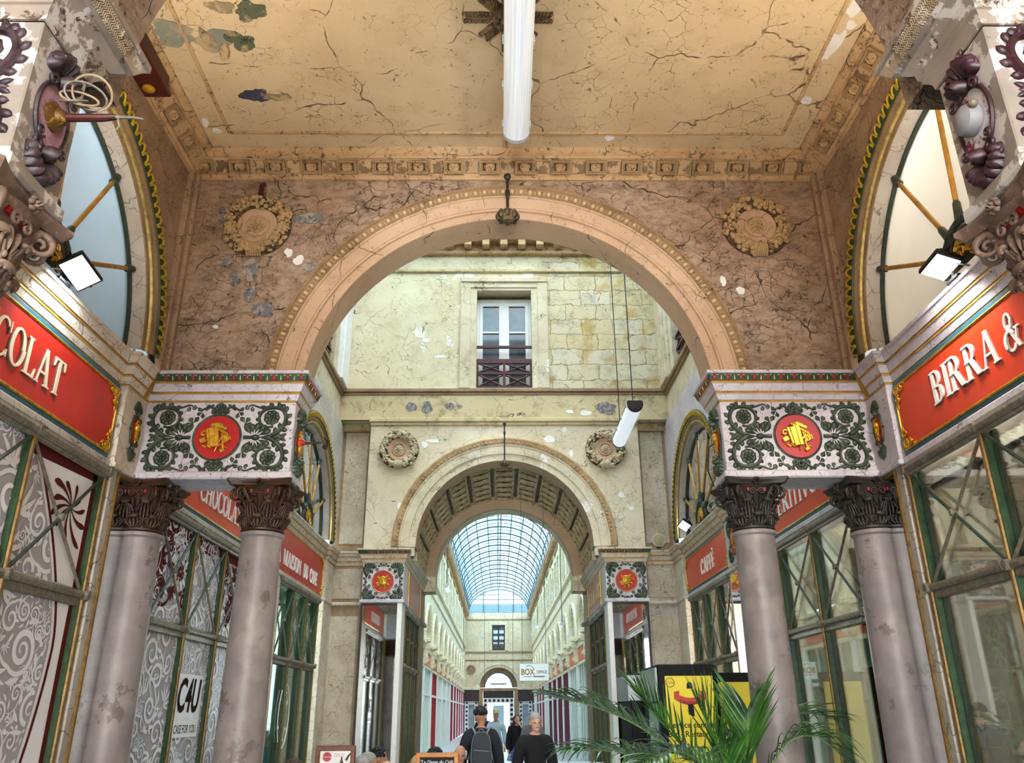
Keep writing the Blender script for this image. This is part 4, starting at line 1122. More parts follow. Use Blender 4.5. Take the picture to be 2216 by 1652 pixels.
def sign(s, ya, yb, words, cap, zl, label, red, lett, x=3.1, z0=3.425, z1=4.035, teal=True, ends=(True, True), shade=True, orn=True):
    yc = (ya + yb) / 2; hw = (yb - ya) / 2; fr = SFR(s, yc, 0, x); hz = (z1 - z0) / 2; zc = (z0 + z1) / 2
    t = T('shop_sign', label, 'sign', (s * x, yc, zc))
    b = .048 if teal else .0
    P('backboard', G().plate([(-hw, z0), (hw, z0), (hw, z1), (-hw, z1)], fr, -.03, .006), m_teal if teal else red, t, 0)
    q = [(-hw + .03, z0 + b), (hw - .03, z0 + b), (hw - .03, z1 - b), (-hw + .03, z1 - b)]
    P('panel', G().plate(q, fr, 0, .012), red, t, 0)
    P('gilt_border', G().tube([fr(u, v, .012) for u, v in q], .0105, 6, True), m_gold, t)
    for (txt, u0, u1) in words:
        if shade: P('letter_edge', serif(lambda a, c, d: fr(a - .008, c + zl - .009, d), txt, cap, u0, u1, .008, .0155), m_lshade, t, 0)
        P('lettering', serif(lambda a, c, d: fr(a, c + zl, d), txt, cap, u0, u1, .012, .022), lett, t, 0)
    if orn:
        for sg in (-1, 1):
            for sz in (-1, 1):
                g = G(); F_ = lambda u, v, d=0.0: fr(sg * (hw - .03 - u), zc + sz * (hz - b - v), d + .012)
                spiral(g, F_, .035, .035, .04, 1.5, 0, 1, .011, .012); spiral(g, F_, .035, .11, .034, 1.5, 0, 1, .010, .012); spiral(g, F_, .10, .03, .034, 1.4, 0, 1, .010, .012)
                for a in (.3, .8, 1.3): g.lobe(F_, (.01, .01), (.01 + .085 * cos(a), .01 + .085 * sin(a)), .02, .02, .6)
                g.lobe(F_, (.01, .12), (.012, .19), .014, .012, .4); g.lobe(F_, (.12, .01), (.18, .012), .014, .012, .4)
                P('corner_scroll', g, m_gold, t, 60)
    return t
sign(-1, 3.08, 6.03, [('CHOCOLAT', -.70, .655)], .25, 3.61, 'red sign ending COLAT with teal border over the near left shop', m_sign, m_letter)
sign(1, 3.08, 6.03, [('BIRRA', -.915, -.08), ('&', .0, .17)], .245, 3.64, 'red sign reading BIRRA & over the near right shop', m_signor, m_letterw)
sign(-1, 7.2, 10.3, [('CHOCOLAT', -.77, .60)], .22, 3.60, 'red CHOCOLAT sign seen between the two left columns', m_signor, m_letterw, shade=False, orn=False)
sign(-1, 10.42, 14.0, [('LA', -1.25, -.98), ('MAISON', -.84, .21), ('DU', .40, .68), ('CAFE', .83, 1.36)], .21, 3.53, 'red MAISON DU CAFE sign at far left of the court', m_sign, m_letterw, shade=False, teal=False)
sign(1, 7.2, 10.35, [('APERITIVO', -.70, .95)], .22, 3.64, 'red APERITIVO sign seen between the two right columns', m_signor, m_letterw, shade=False, orn=False)
sign(1, 11.28, 14.0, [('CAFFÈ', -.27, .58)], .23, 3.58, 'red CAFFÈ sign at far right of the court', m_signor, m_letterw, shade=False)

# ---------------------------------------------------------------- shopfronts
def swirls(fr, u0, u1, v0, v1, seed, n=46, clip=None, rmin=.05, rmax=.15, d=.0035, w=.012):
    rn = random.Random(seed); g = G(); placed = []; lay = [0]
    inside = lambda u, v: u0 < u < u1 and v0 < v < v1 and (clip is None or clip(u, v))
    def ribbon(pts, wd):
        run = []
        def flush():
            if len(run) > 2:
                vs = []; k = len(run); lay[0] += 1; dd = d + .00005 * (lay[0] % 60)
                for i, (u, v, w_) in enumerate(run):
                    a = run[max(i - 1, 0)]; b = run[min(i + 1, k - 1)]
                    tx, ty = b[0] - a[0], b[1] - a[1]; L = math.hypot(tx, ty) or 1
                    vs += [fr(u - ty / L * w_, v + tx / L * w_, dd), fr(u + ty / L * w_, v - tx / L * w_, dd)]
                g.add(vs, [(2 * i, 2 * i + 1, 2 * i + 3, 2 * i + 2) for i in range(k - 1)])
            run.clear()
        for (u, v), w_ in zip(pts, wd):
            if inside(u, v): run.append((u, v, w_))
            else: flush()
        flush()
    tries = 0
    while len(placed) < n and tries < 4000:
        tries += 1
        r = rn.uniform(rmin, rmax) if len(placed) > n * .25 else rn.uniform(rmax * .75, rmax * 1.25)
        u, v = rn.uniform(u0 - .03, u1 + .03), rn.uniform(v0 - .03, v1 + .03)
        if any(math.hypot(u - a, v - b) < (r + c) * .80 for a, b, c in placed): continue
        placed.append((u, v, r))
        a0 = rn.uniform(0, 2 * pi); dr = rn.choice((-1, 1)); kind = rn.random()
        if kind < .62:
            m = 40; tn = rn.uniform(1.5, 2.2)
            pts = [(u + r * (1 - .9 * (i / m) ** .8) * cos(a0 + dr * tn * 2 * pi * i / m), v + r * (1 - .9 * (i / m) ** .8) * sin(a0 + dr * tn * 2 * pi * i / m)) for i in range(m + 1)]
            ribbon(pts, [w * r / .1 * (.35 + .75 * sin(pi * min(1, .15 + i / m))) for i in range(m + 1)])
            tl = [(u + r * (1 + 1.1 * q) * cos(a0 - dr * q * 1.3), v + r * (1 + 1.1 * q) * sin(a0 - dr * q * 1.3)) for q in [i / 12 for i in range(13)]]
            ribbon(tl, [w * r / .1 * (.75 - .6 * i / 12) for i in range(13)])
            for b in range(5):
                aa = a0 + dr * (.9 + b * .75)
                pp = [(u + r * (1.02 + .38 * q) * cos(aa - dr * q * .55), v + r * (1.02 + .38 * q) * sin(aa - dr * q * .55)) for q in [i / 7 for i in range(8)]]
                ribbon(pp, [w * r / .1 * 1.0 * sin(pi * (.12 + .85 * i / 7)) for i in range(8)])
        else:
            for b in range(6):
                aa = a0 + b * .5
                L = r * (1.5 - .18 * abs(b - 2.5))
                pp = [(u + L * q * cos(aa + .35 * q) - .5 * r * cos(a0 + 1.25), v + L * q * sin(aa + .35 * q) - .5 * r * sin(a0 + 1.25)) for q in [.12 + .88 * i / 9 for i in range(10)]]
                ribbon(pp, [w * r / .1 * .95 * sin(pi * (.10 + .88 * i / 9)) for i in range(10)])
    for k in range(n * 3):
        u, v = rn.uniform(u0, u1), rn.uniform(v0, v1)
        dmin = min(math.hypot(u - a, v - b) - c for a, b, c in placed)
        if dmin < .006: continue
        q = min(.022, dmin * .8 + .004)
        if inside(u - q, v - q) and inside(u + q, v + q):
            g.add([fr(u + q * cos(a), v + q * .8 * sin(a), d - .0003) for a in [2 * pi * i / 8 for i in range(8)]], [tuple(range(8))])
        placed.append((u, v, q))
    return g
def pane_rects(ys, zt):
    out = []
    for i in range(len(ys) - 1):
        out.append((ys[i] + .028, ys[i + 1] - .028, zt + .05, 3.29)); out.append((ys[i] + .028, ys[i + 1] - .028, .45, zt - .06))
    return out
def shopfront(s, ys, zt, label, x=3.1, green=None, glassm=None, ztop=3.33, sill=.42, bracem=None):
    green = green or m_frame; glassm = glassm or m_glass
    t = T('shopfront', label, 'shopfront', (s * x, (ys[0] + ys[-1]) / 2, FL))
    B = lambda g, x0, x1, *a, **k: g.box(s * (x + x0), s * (x + x1), *a, **k)
    for y in ys:
        m = P('mullion', B(B(G(), -.0, .09, y - .026, y + .026, FL, ztop - .02, .006), .05, .10, y - .036, y + .036, FL, ztop - .02, .004), green, t, 30)
        P('gilded_bead', G().tube([(s * (x - .004), y, FL), (s * (x - .004), y, ztop - .03)], .017, 8), m_goldfr, m)
    P('top_rail', G().tube([(s * (x - .02), ys[0] - .05, ztop), (s * (x - .02), ys[-1] + .05, ztop)], .032, 10).tube([(s * (x + .0), ys[0] - .05, ztop - .035), (s * (x + .0), ys[-1] + .05, ztop - .035)], .022, 8), m_bar, t)
    P('ledge', B(B(G(), -.03, .15, ys[0] - .08, ys[-1] + .08, 3.36, 3.425, .014), -.015, .15, ys[0] - .08, ys[-1] + .08, 3.335, 3.365, .01), m_jamb if s < 0 else m_white, t, 30)
    g = G().tube([(s * (x - .012), ys[0], zt), (s * (x - .012), ys[-1], zt)], .026, 10)
    tr = P('transom', B(g, .0, .06, ys[0], ys[-1], zt - .075, zt - .02, .006), m_bar, t)
    for y in ys:
        for z in (zt, ztop):
            mm = M.Translation((s * (x - .005), y, z)) @ M.Rotation(-s * pi / 2, 4, 'Y')
            P('boss', G().lathe([(.036, -.01), (.036, .042), (.028, .05), (.022, .044), (.012, .05), (0, .05)], 14, mm), m_bar, tr)
    for i in range(len(ys) - 1):
        a, b = ys[i], ys[i + 1]
        P('diagonal_brace', G().tube([(s * (x - .004), a + .02, zt + .03), (s * (x - .004), b - .02, ztop - .04)], .0125, 7), m_bargr, t)
        P('diagonal_brace', G().tube([(s * (x + .012), a + .02, ztop - .04), (s * (x + .012), b - .02, zt + .03)], .0125, 7), m_bar, t)
        P('brace_boss', G().box(s * (x - .03), s * (x + .02), (a + b) / 2 - .022, (a + b) / 2 + .022, (zt + ztop) / 2 - .026, (zt + ztop) / 2 + .022, .008), m_bar, t)
        P('pane', G().box(s * (x + .045), s * (x + .051), a + .02, b - .02, sill, ztop), glassm, t, 0)
    P('stallboard', B(G(), .0, .1, ys[0], ys[-1], FL, sill, .01), green, t)
    return t
YN = [3.08, 4.06, 5.05, 6.06]
YLA = [7.2, 8.12, 9.05, 9.98]; YLB = [11.35, 12.2, 13.05, 13.85]
YRA = [7.2, 8.25, 9.3, 10.3]; YRB = [11.35, 12.15, 13.0, 13.82]
tl = shopfront(-1, YN, 2.405, 'near left shopfront with swirling white film and red brown corner flower')
tr = shopfront(1, YN, 2.43, 'near right shopfront with plain glass and cream blind behind')
ta = shopfront(-1, YLA, 2.355, 'shopfront with swirling film between and behind the left columns')
tb = shopfront(-1, YLB, 2.31, 'green glazed shopfront under the MAISON DU CAFE sign', glassm=m_glassg)
tc_ = shopfront(1, YRA, 2.39, 'shopfront with jars inside between and behind the right columns')
td = shopfront(1, YRB, 2.31, 'shopfront under the CAFFÈ sign behind the palm')
# films on the left windows
fr = SFR(-1, 0, 0, 3.142)
arcx = lambda v: 5.87 - (.50 * max(0, v - 2.05) ** 1.55 if v > 2.05 else .20 * (2.05 - v) ** 1.7)
for i, (a, b, c, d) in enumerate(pane_rects(YN, 2.405)):
    P('grey_film', G().plate([(a, c), (b, c), (b, d), (a, d)], fr, -.004, 0), m_film if a < 5.0 else m_filmw, tl, 0)
    last = a > 5.0
    if last:
        n = 24; left = [(a, c + (d - c) * k / n) for k in range(n + 1)]
        right = [(max(a, min(b, arcx(c + (d - c) * k / n) - .05)), c + (d - c) * k / n) for k in range(n + 1)]
        vs = [fr(u, v, .001) for p in zip(left, right) for u, v in p]
        P('grey_film', G().add(vs, [(2 * k, 2 * k + 1, 2 * k + 3, 2 * k + 2) for k in range(n)]), m_film, tl, 0)
        vs = [fr(max(a, min(b, arcx(v) + o)), v, .003) for v in [c + (d - c) * k / n for k in range(n + 1)] for o in (-.018, .012)]
        P('brown_curve', G().add(vs, [(2 * k, 2 * k + 1, 2 * k + 3, 2 * k + 2) for k in range(n)]), m_filmbr, tl, 0)
        g = G().plate([(b - .05, c), (b, c), (b, d), (b - .05, d)], fr, .001, .004)
        if c > 2: g.plate([(a, d - .09), (b, d - .05), (b, d), (a, d)], fr, .001, .004)
        P('brown_border', g, m_filmbr, tl, 0)
        if c > 2:
            g = G(); fx, fy = 5.74, 2.98
            for (L, a_, w_) in ((.24, 2.6, .03), (.30, 2.2, .035), (.20, 1.75, .03), (.26, 3.05, .032), (.22, 3.5, .03), (.26, -.9, .03), (.33, -1.4, .028), (.24, -2.0, .03), (.17, .9, .025), (.15, .2, .022), (.2, -.4, .024)):
                pts = [(fx + L * q * cos(a_ + .5 * q), fy + L * q * sin(a_ + .5 * q)) for q in [.05 + .95 * k / 10 for k in range(11)]]
                vs = []
                for k, (u, v) in enumerate(pts):
                    ww = w_ * (.12 + .88 * (k / 10) ** 1.6) * (1 if k < 9 else .75 if k == 9 else .25)
                    p, q_ = pts[max(k - 1, 0)], pts[min(k + 1, 10)]; tx, ty = q_[0] - p[0], q_[1] - p[1]; Lq = math.hypot(tx, ty)
                    for sg in (1, -1):
                        uu, vv = u - sg * ty / Lq * ww, v + sg * tx / Lq * ww
                        vs.append(fr(min(b - .01, max(a, uu)), min(d - .01, max(c, vv)), .0045))
                g.add(vs, [(2 * k, 2 * k + 1, 2 * k + 3, 2 * k + 2) for k in range(10)])
            P('brown_flower', g, m_filmbr, tl, 0)
    cl = (lambda u, v: u < arcx(v) - .07) if last else None
    P('white_swirls', swirls(fr, a, b, c, d, 20 + i, 70, cl, .045, .14), m_filmw, tl, 0)
for i, (a, b, c, d) in enumerate(pane_rects(YLA, 2.355)):
    P('grey_film', G().plate([(a, c), (b, c), (b, d), (a, d)], fr, -.004, 0), m_film, ta, 0)
    P('white_swirls', swirls(fr, a, b, c, d, 40 + i, 60, None, .05, .14, w=.0105), m_filmw, ta, 0)
    if c > 2:
        g = G().plate([(a, d - .10), (b, d - .10), (b, d), (a, d)], fr, .001, .0045)
        n = 22; cc = (a + b) / 2
        if i == 0: cc = b + .02
        if i == 4: cc = a - .02
        R_ = .62 if i != 2 else .50
        pts = [(cc + R_ * cos(pi * k / n), 2.55 + .62 * sin(pi * k / n)) for k in range(n + 1)]
        pts = [p for p in pts if a < p[0] < b and c < p[1] < d]
        vs = [fr(u, v + o, .0045) for u, v in pts for o in (-.014, .014)]
        g.add(vs, [(2 * k, 2 * k + 1, 2 * k + 3, 2 * k + 2) for k in range(len(pts) - 1)])
        P('brown_arch', g, m_filmbr, ta, 0)
        if i in (0, 4):
            g = swirls(fr, a, b, c + .1, d - .1, 77 + i, 9, None, .06, .12, d=.005, w=.02)
            P('brown_flower', g, m_filmbr, ta, 0)
fw = SFR(-1, 8.585, 0, 3.129)
m_logo = simple('dark brown logo', '#33231f', .95, spec=.05)
P('white_halo', G().plate([(-.36, 1.40), (.33, 1.40), (.33, 1.97), (-.36, 1.97)], fw, -.001, .0005), m_filmw, ta, 0)
P('logo_lettering', sans(lambda a, b, c: fw(a + .12 * b - .02, 1.76 + b, .003), 'C4U', .42, 0, 0, d1=0, bold=.012, sx=.74), m_logo, ta, 0)
P('logo_caption', sans(lambda a, b, c: fw(a + .12 * b - .02, 1.47 + b, .003), 'CASE FOR YOU', .105, 0, 0, d1=0, sx=.80), m_logo, ta, 0)
# oval sticker on the green glass
fo = SFR(-1, 12.36, 1.58, 3.13)
g = G().tube([fo(.30 * cos(2 * pi * k / 40), .42 * sin(2 * pi * k / 40), .004) for k in range(40)], .007, 5, True)
rn = random.Random(5)
for k in range(26):
    a = rn.uniform(.5, pi - .5) if k < 13 else rn.uniform(pi + .4, 2 * pi - .4)
    r_ = rn.uniform(.5, .85); x_, y_ = .30 * r_ * cos(a), .42 * r_ * sin(a)
    g.lobe(fo, (x_, y_), (x_ + .06 * cos(a * 3), y_ + .06 * sin(a * 3)), .02, .004, .5)
P('oval_sticker', g, m_letterw, tb)
P('red_lettering', sans(fo, 'Salon', .12, 0, .06, d1=.004).merge(sans(fo, 'de thé', .10, 0, -.10, d1=.004)), m_redorn, tb, 0)
# ---------------------------------------------------------------- end wall of the court with window and second arch
YW, AC2, R2 = 14.6, 4.36, 1.60
WX0, WX1, WZ0, WZ1 = -.555, .555, 7.43, 9.55
g = G()
for b in ((-3.2, WX0, 6.77, 12.3), (WX1, 3.2, 6.77, 12.3), (WX0, WX1, 6.77, WZ0), (WX0, WX1, WZ1, 12.3)):
    g.box(b[0], b[1], YW, YW + .5, b[2], b[3])
we = ST('wall_court_end', g, m_court, 'cream stone end wall of the court with one tall window', 'wall')
g = G(); archwall(g, XZ, -2.53, 2.53, 4.2, 6.72, 0, AC2, R2 + .01, YW - .01, YW + .45, intr=False)
P('arch_wall', g, m_court2, we)
fnB = lambda r, d, a: (r * cos(a), d, AC2 + r * sin(a))
P('arch_soffit', G().arcs([(R2, YW + .45), (R2, YW - .03)], 64, 0, pi, fnB), m_soffit, we)
P('arch_fascia', G().arcs([(R2, YW - .03), (R2 + .12, YW - .035), (R2 + .125, YW - .06), (R2 + .15, YW - .065), (R2 + .27, YW - .065), (R2 + .28, YW - .08), (R2 + .30, YW - .085)], 64, 0, pi, fnB), m_court2, we)
g = G(); g.arcs([(R2 + .30, YW - .085), (R2 + .37, YW - .11), (R2 + .40, YW - .12), (R2 + .43, YW - .10), (R2 + .44, YW)], 64, 0, pi, fnB)
for k in range(80):
    a = pi * (k + .5) / 80; r = R2 + .34; c, s_ = cos(a), sin(a)
    g.ell((r * c, YW - .10, AC2 + r * s_), (.03, .024, .016), 5, 4, (c, 0, s_), (-s_, 0, c), (0, 1, 0))
P('egg_and_dart_moulding', g, m_wreath, we)
g = G().box(-3.2, 3.2, YW - .07, YW + .05, 7.33, 7.40, .01).box(-3.2, 3.2, YW - .04, YW + .05, 7.27, 7.335, .01)
P('string_course', g, m_brcav, we)
P('frieze_band', G().box(-3.2, 3.2, YW - .025, YW + .04, 6.77, 7.28), m_band, we, 0)
P('arch_head_moulding', G().box(-2.56, 2.56, YW - .07, YW + .02, 6.72, 6.80, .012).box(-2.54, 2.54, YW - .04, YW + .02, 6.66, 6.725, .01), m_band, we)
P('upper_string', G().box(-3.2, 3.2, YW - .05, YW + .02, 9.98, 10.05, .012), m_band, we)
g = G().box(-3.3, 3.3, YW - .30, YW + .1, 10.62, 10.74, .02).box(-3.3, 3.3, YW - .10, YW + .1, 10.38, 10.46, .02).box(-3.3, 3.3, YW - .06, YW + .1, 10.45, 10.63)
for k in range(17):
    x = -2.96 + .37 * k
    g.box(x - .075, x + .075, YW - .27, YW - .05, 10.49, 10.625, .015)
P('modillion_cornice', g, m_corn, we, 30)
rn = random.Random(3)
for (x, z, rx, rz, m) in ((-1.78, 7.03, .10, .10, m_bareblue), (-1.48, 7.02, .11, .11, m_bareblue), (-1.05, 7.05, .10, .06, m_bareblue), (-.86, 7.04, .06, .04, m_bareblue), (1.25, 6.93, .08, .035, m_flake), (1.56, 6.90, .12, .05, m_flake), (1.95, 7.0, .19, .13, m_bareblue),
                          (-.86, 9.2, .07, .06, m_flake), (-.72, 9.92, .10, .05, m_flake), (.50, 9.92, .12, .06, m_flake), (.75, 9.72, .08, .10, m_flake), (-1.55, 8.45, .07, .05, m_flake), (-1.25, 8.1, .09, .035, m_flake)):
    P('flaked_patch', G().plate(blot(x, z, rx, rz, 14, .4, 0, rn), lambda u, v, c: V((u, YW - .026 - c if v < 7.3 else YW - c, v)), -.003, .004), m, we, 0)
for (x, z, rx, rz) in ((-1.35, 6.35, .12, .035), (-1.5, 6.28, .06, .06), (.85, 6.38, .10, .07), (1.25, 6.1, .035, .08), (-1.9, 5.1, .06, .07), (2.15, 5.3, .06, .05), (2.32, 5.05, .05, .04), (1.75, 5.35, .04, .10), (1.85, 5.05, .03, .09)):
    P('flaked_patch', G().plate(blot(x, z, rx, rz, 14, .4, 0, rn), lambda u, v, c: V((u, YW - .012 - c, v)), -.003, .004), m_flake, we, 0)
# window
g = G()
for (x0, x1, z0, z1, d) in ((-.88, -.67, 7.40, 9.82, .07), (.67, .88, 7.40, 9.82, .07), (-.88, .88, 9.72, 9.84, .09), (-.86, .86, 9.60, 9.74, .06), (-.70, WX0 + .01, 7.40, 9.62, .04), (WX1 - .01, .70, 7.40, 9.62, .04), (-.70, .70, WZ1 - .01, 9.64, .04)):
    g.box(x0, x1, YW - d, YW + .02, z0, z1, .015)
win = ST('window_7', g, m_court2, 'tall window with white casements and dark red railing above the second arch', 'window')
g = G()
for (x0, x1, z0, z1) in ((-.555, -.50, 7.43, 9.46), (.50, .555, 7.43, 9.46), (-.555, .555, 9.40, 9.47), (-.045, .045, 7.43, 9.46), (-.50, -.43, 7.43, 9.40), (.43, .50, 7.43, 9.40), (-.10, -.045, 7.43, 9.4), (.045, .10, 7.43, 9.4), (-.5, .5, 9.31, 9.40)):
    g.box(x0, x1, YW + .20, YW + .26, z0, z1, .008)
for z in (8.10, 8.72): g.box(-.45, .45, YW + .205, YW + .25, z - .018, z + .018, .005)
P('casement', g, m_wfr, win)
P('pane', G().box(-.5, .5, YW + .24, YW + .245, 7.43, 9.42), m_winglass, win, 0)
P('back_board', G().box(-.6, .6, YW + .45, YW + .5, 7.4, 9.6), m_black, win, 0)
t = T('window_railing', 'dark red iron railing with crossed panels in front of tall white window', 'railing', (0, YW, 7.43))
g = G()
for z, h in ((7.46, .03), (7.76, .025), (8.02, .05), (8.33, .028)): g.box(-.555, .555, YW + .05, YW + .09, z - h, z + h, .008)
for x in (-.53, 0, .53): g.box(x - .022, x + .022, YW + .05, YW + .09, 7.43, 8.04, .006)
P('rail', g, m_rail, t)
g = G()
for x0, x1 in ((-.52, 0), (0, .52)):
    for z0, z1 in ((7.48, 7.74), (7.78, 7.98)):
        g.tube([(x0, YW + .07, z0), (x1, YW + .07, z1)], .017, 6).tube([(x0, YW + .07, z1), (x1, YW + .07, z0)], .017, 6)
        g.ell(((x0 + x1) / 2, YW + .06, (z0 + z1) / 2), (.04, .03, .04), 8, 6)
P('cross_panel', g, m_rail, t)
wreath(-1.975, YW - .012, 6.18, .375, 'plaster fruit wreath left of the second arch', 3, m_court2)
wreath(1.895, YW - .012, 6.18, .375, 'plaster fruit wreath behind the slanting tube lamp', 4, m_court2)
# recessed sides of the end wall: marble pilasters
for s in (-1, 1):
    g = G().box(s * 2.54, s * 3.2, YW + .25, YW + .6, FL, 6.78)
    q = P('pilaster_ground', g, m_pierbr, we)
    P('pilaster_panel', G().box(s * 2.60, s * 3.03, YW + .235, YW + .26, 4.46, 6.60, .006), m_pier, q)
    P('pilaster_head', G().box(s * 2.50, s * 3.1, YW + .17, YW + .3, 6.62, 6.77, .02), m_band, q)
    # lower pier beside the block
    t = T('marble_pier', 'panelled marble pier at the far %s corner of the court' % SIDE[s], 'pier', (s * 2.8, YW + .15, FL))
    P('pier_body', G().box(s * 2.49, s * 3.12, YW + .15, YW + .24, FL, 4.06), m_pierbr if s < 0 else m_jamb, t)
    P('square_panel', G().box(s * 2.56, s * 3.06, YW + .135, YW + .16, 3.48, 4.0, .005), m_pier, t)
    P('tall_panel', G().box(s * 2.58, s * 3.06, YW + .135, YW + .16, .4, 3.18, .005), m_pier, t)
    P('ledge', G().box(s * 2.49, s * 3.12, YW + .10, YW + .2, 3.36, 3.42, .015), m_warm, t)
    P('side_jamb', G().box(s * 3.05, s * 3.3, 14.08, YW + .15, FL, 4.05, .006).box(s * 3.03, s * 3.3, 14.05, YW + .14, 3.36, 3.42, .012), m_warm, t)
    # square block with medallion over a mirrored pier
    t = T('entablature_block', 'square marble block with red shield medallion on the %s of second arch' % SIDE[s], 'entablature', (s * 2.13, 14.7, 3.4))
    P('frieze_block', G().box(s * 1.77, s * 2.49, 14.45, 15.2, 3.41, 4.05, .005).box(s * 1.74, s * 2.52, 14.42, 15.2, 3.37, 3.43, .012), m_white, t, 30)
    q = [(s * 2.49, 14.75), (s * 2.49, 14.45), (s * 1.77, 14.45), (s * 1.77, 15.2)]
    ST('trim_6' if s < 0 else 'trim_7', G().sweep([(s * 1.77, 15.2), (s * 1.77, 18.75)], EP, s, EM0), [m_warm, m_goldline, m_gband], 'marble cornice along the %s side of the vaulted passage' % SIDE[s], 'cornice', 30)
    cg = G().sweep(q, EP, s, EM); g1, g2 = G(), G(); band_orn(g1, g2, (s * 2.45, 14.363, 4.24), (s * 1.67, 14.363, 4.24), (0, -1, 0), 7); g1.m = [3] * len(g1.f); g2.m = [4] * len(g2.f)
    P('cornice', cg.merge(g1).merge(g2), [m_warm, m_goldline, m_gband, m_redorn, m_creamorn], t, 30)
    fr = frame((s * 2.13, 14.45, 3.735), (1, 0, 0), (0, 0, 1), (0, -1, 0))
    for sx in (-1, 1):
        for sz in (-1, 1):
            g = G(); F_ = lambda u, v, d=0.0: fr(sx * u, sz * v, d)
            palmette(g, F_, .20, .17, pi / 4, .19, 9, .02, 1.25)
            trefoil(g, F_, .28, .05, .1, .07); trefoil(g, F_, .04, .26, 1.4, .06)
            P('corner_palmette', g, m_green, t, 50)
    medallion(t, fr, .185, .19, 2, .95, m_red, m_gold, m_goldline)
    t = T('mirror_pier', 'mirror fronted pier with white marble corner on the %s of passage' % SIDE[s], 'pier', (s * 2.13, 14.6, FL))
    P('mirror_panel', G().box(s * 1.86, s * 2.46, 14.455, 14.47, FL + .2, 3.35), m_mirror, t, 0)
    P('pier_body', G().box(s * 1.80, s * 2.49, 14.47, 15.2, FL, 3.37), m_jamb, t)
    P('white_corner', G().box(s * 1.775, s * 1.86, 14.44, 14.9, FL, 3.37, .006), m_flake, t)
    P('dark_frame', G().box(s * 2.45, s * 2.49, 14.44, 14.48, FL, 3.37, .004).box(s * 1.86, s * 2.46, 14.445, 14.475, 3.33, 3.37, .004), m_dark, t)
    # passage shops under the vault
    sign(s, 15.25, 17.6, [] if s < 0 else [('JEAN', -1.0, .15), ('BAT', .35, 1.02)], .28, 3.58, 'faded pink sign under the vault, %s' % ('left, letters washed out' if s < 0 else 'right, with pale lettering'), m_signpk, m_signpk if s < 0 else m_creamorn, x=1.78, shade=False, teal=False, orn=False)
    shopfront(s, [15.2, 16.0, 16.8, 17.6], 2.38, 'dark green passage shopfront under the vault on the %s' % SIDE[s], x=1.80)
    g = G().box(s * 1.78, s * 2.3, 17.66, 18.75, FL, 4.1).box(s * 1.72, s * 2.3, 17.62, 18.8, 3.36, 3.43, .012)
    g.box(s * 1.81, s * 2.3, 15.15, 17.7, 3.40, 4.1)
    p = ST('wall_passage_' + SIDE[s], g, m_pierbr, 'brown marble wall of the vaulted passage, %s' % SIDE[s], 'wall')
    P('backing', G().box(s * 2.6, s * 2.7, 15, 18.8, FL, 3.4), m_intd, p)
    # upper side walls of the court
    g = G()
    for b in ((6.88, 8.6, 6.68, 12.3), (9.7, 12.45, 6.68, 12.3), (13.55, 15.1, 6.68, 12.3), (8.6, 9.7, 6.68, 7.43), (8.6, 9.7, 9.55, 12.3), (12.45, 13.55, 6.68, 7.43), (12.45, 13.55, 9.55, 12.3)):
        g.box(s * 3.14, s * 3.4, b[0], b[1], b[2], b[3])
    p = ST('wall_court_upper_' + SIDE[s], g, m_court2, 'upper %s wall of the court with railed windows' % SIDE[s], 'wall')
    P('string_course', G().box(s * 3.06, s * 3.2, 6.9, YW, 7.32, 7.40, .012).box(s * 3.10, s * 3.2, 6.9, YW, 7.26, 7.33, .01), m_brcav, p)
    P('lower_string', G().box(s * 3.09, s * 3.2, 6.9, YW, 6.66, 6.75, .012), m_white, p)
    P('pilaster_strip', G().box(s * 3.02, s * 3.2, 14.0, YW, 7.40, 10.5, .015).box(s * 3.06, s * 3.2, 13.85, YW, 7.40, 10.5, .015), m_flake if s < 0 else m_court2, p)
    P('upper_cornice', G().box(s * 2.85, s * 3.3, 6.9, YW, 10.6, 10.75, .02).box(s * 3.05, s * 3.3, 6.9, YW, 10.38, 10.5, .02), m_corn, p)
    for (y0, y1) in ((8.6, 9.7), (12.45, 13.55)):
        wn = ST('window_%d' % (8 + (s > 0) * 2 + (y0 > 10)), G().box(s * 3.3, s * 3.34, y0, y1, 7.4, 9.6), m_winglass, 'upper side window of the court, %s, %s' % (SIDE[s], 'far end' if y0 > 10 else 'near end'), 'window', 0)
        g = G()
        for (a, b, c, d) in ((y0 - .2, y0, 7.4, 9.75), (y1, y1 + .2, 7.4, 9.75), (y0 - .2, y1 + .2, 9.55, 9.78)): g.box(s * 3.08, s * 3.18, a, b, c, d, .015)
        P('surround', g, m_court2, wn)
        g = G()
        for z in (7.46, 7.76, 8.02): g.box(s * 3.16, s * 3.20, y0, y1, z - .025, z + .025)
        for k in range(2):
            a, b = y0 + k * .55, y0 + k * .55 + .55
            for z0, z1 in ((7.48, 7.74), (7.78, 8.0)): g.tube([(s * 3.18, a, z0), (s * 3.18, b, z1)], .018, 6).tube([(s * 3.18, a, z1), (s * 3.18, b, z0)], .018, 6)
        P('iron_railing', g, m_rail, wn)
    # middle pier of the court between the two shops
    t = T('marble_pier', 'marble pier with tall medallion between the two %s court shops' % SIDE[s], 'pier', (s * 3.1, 10.8, FL))
    ya = 10.38 if s > 0 else 10.02
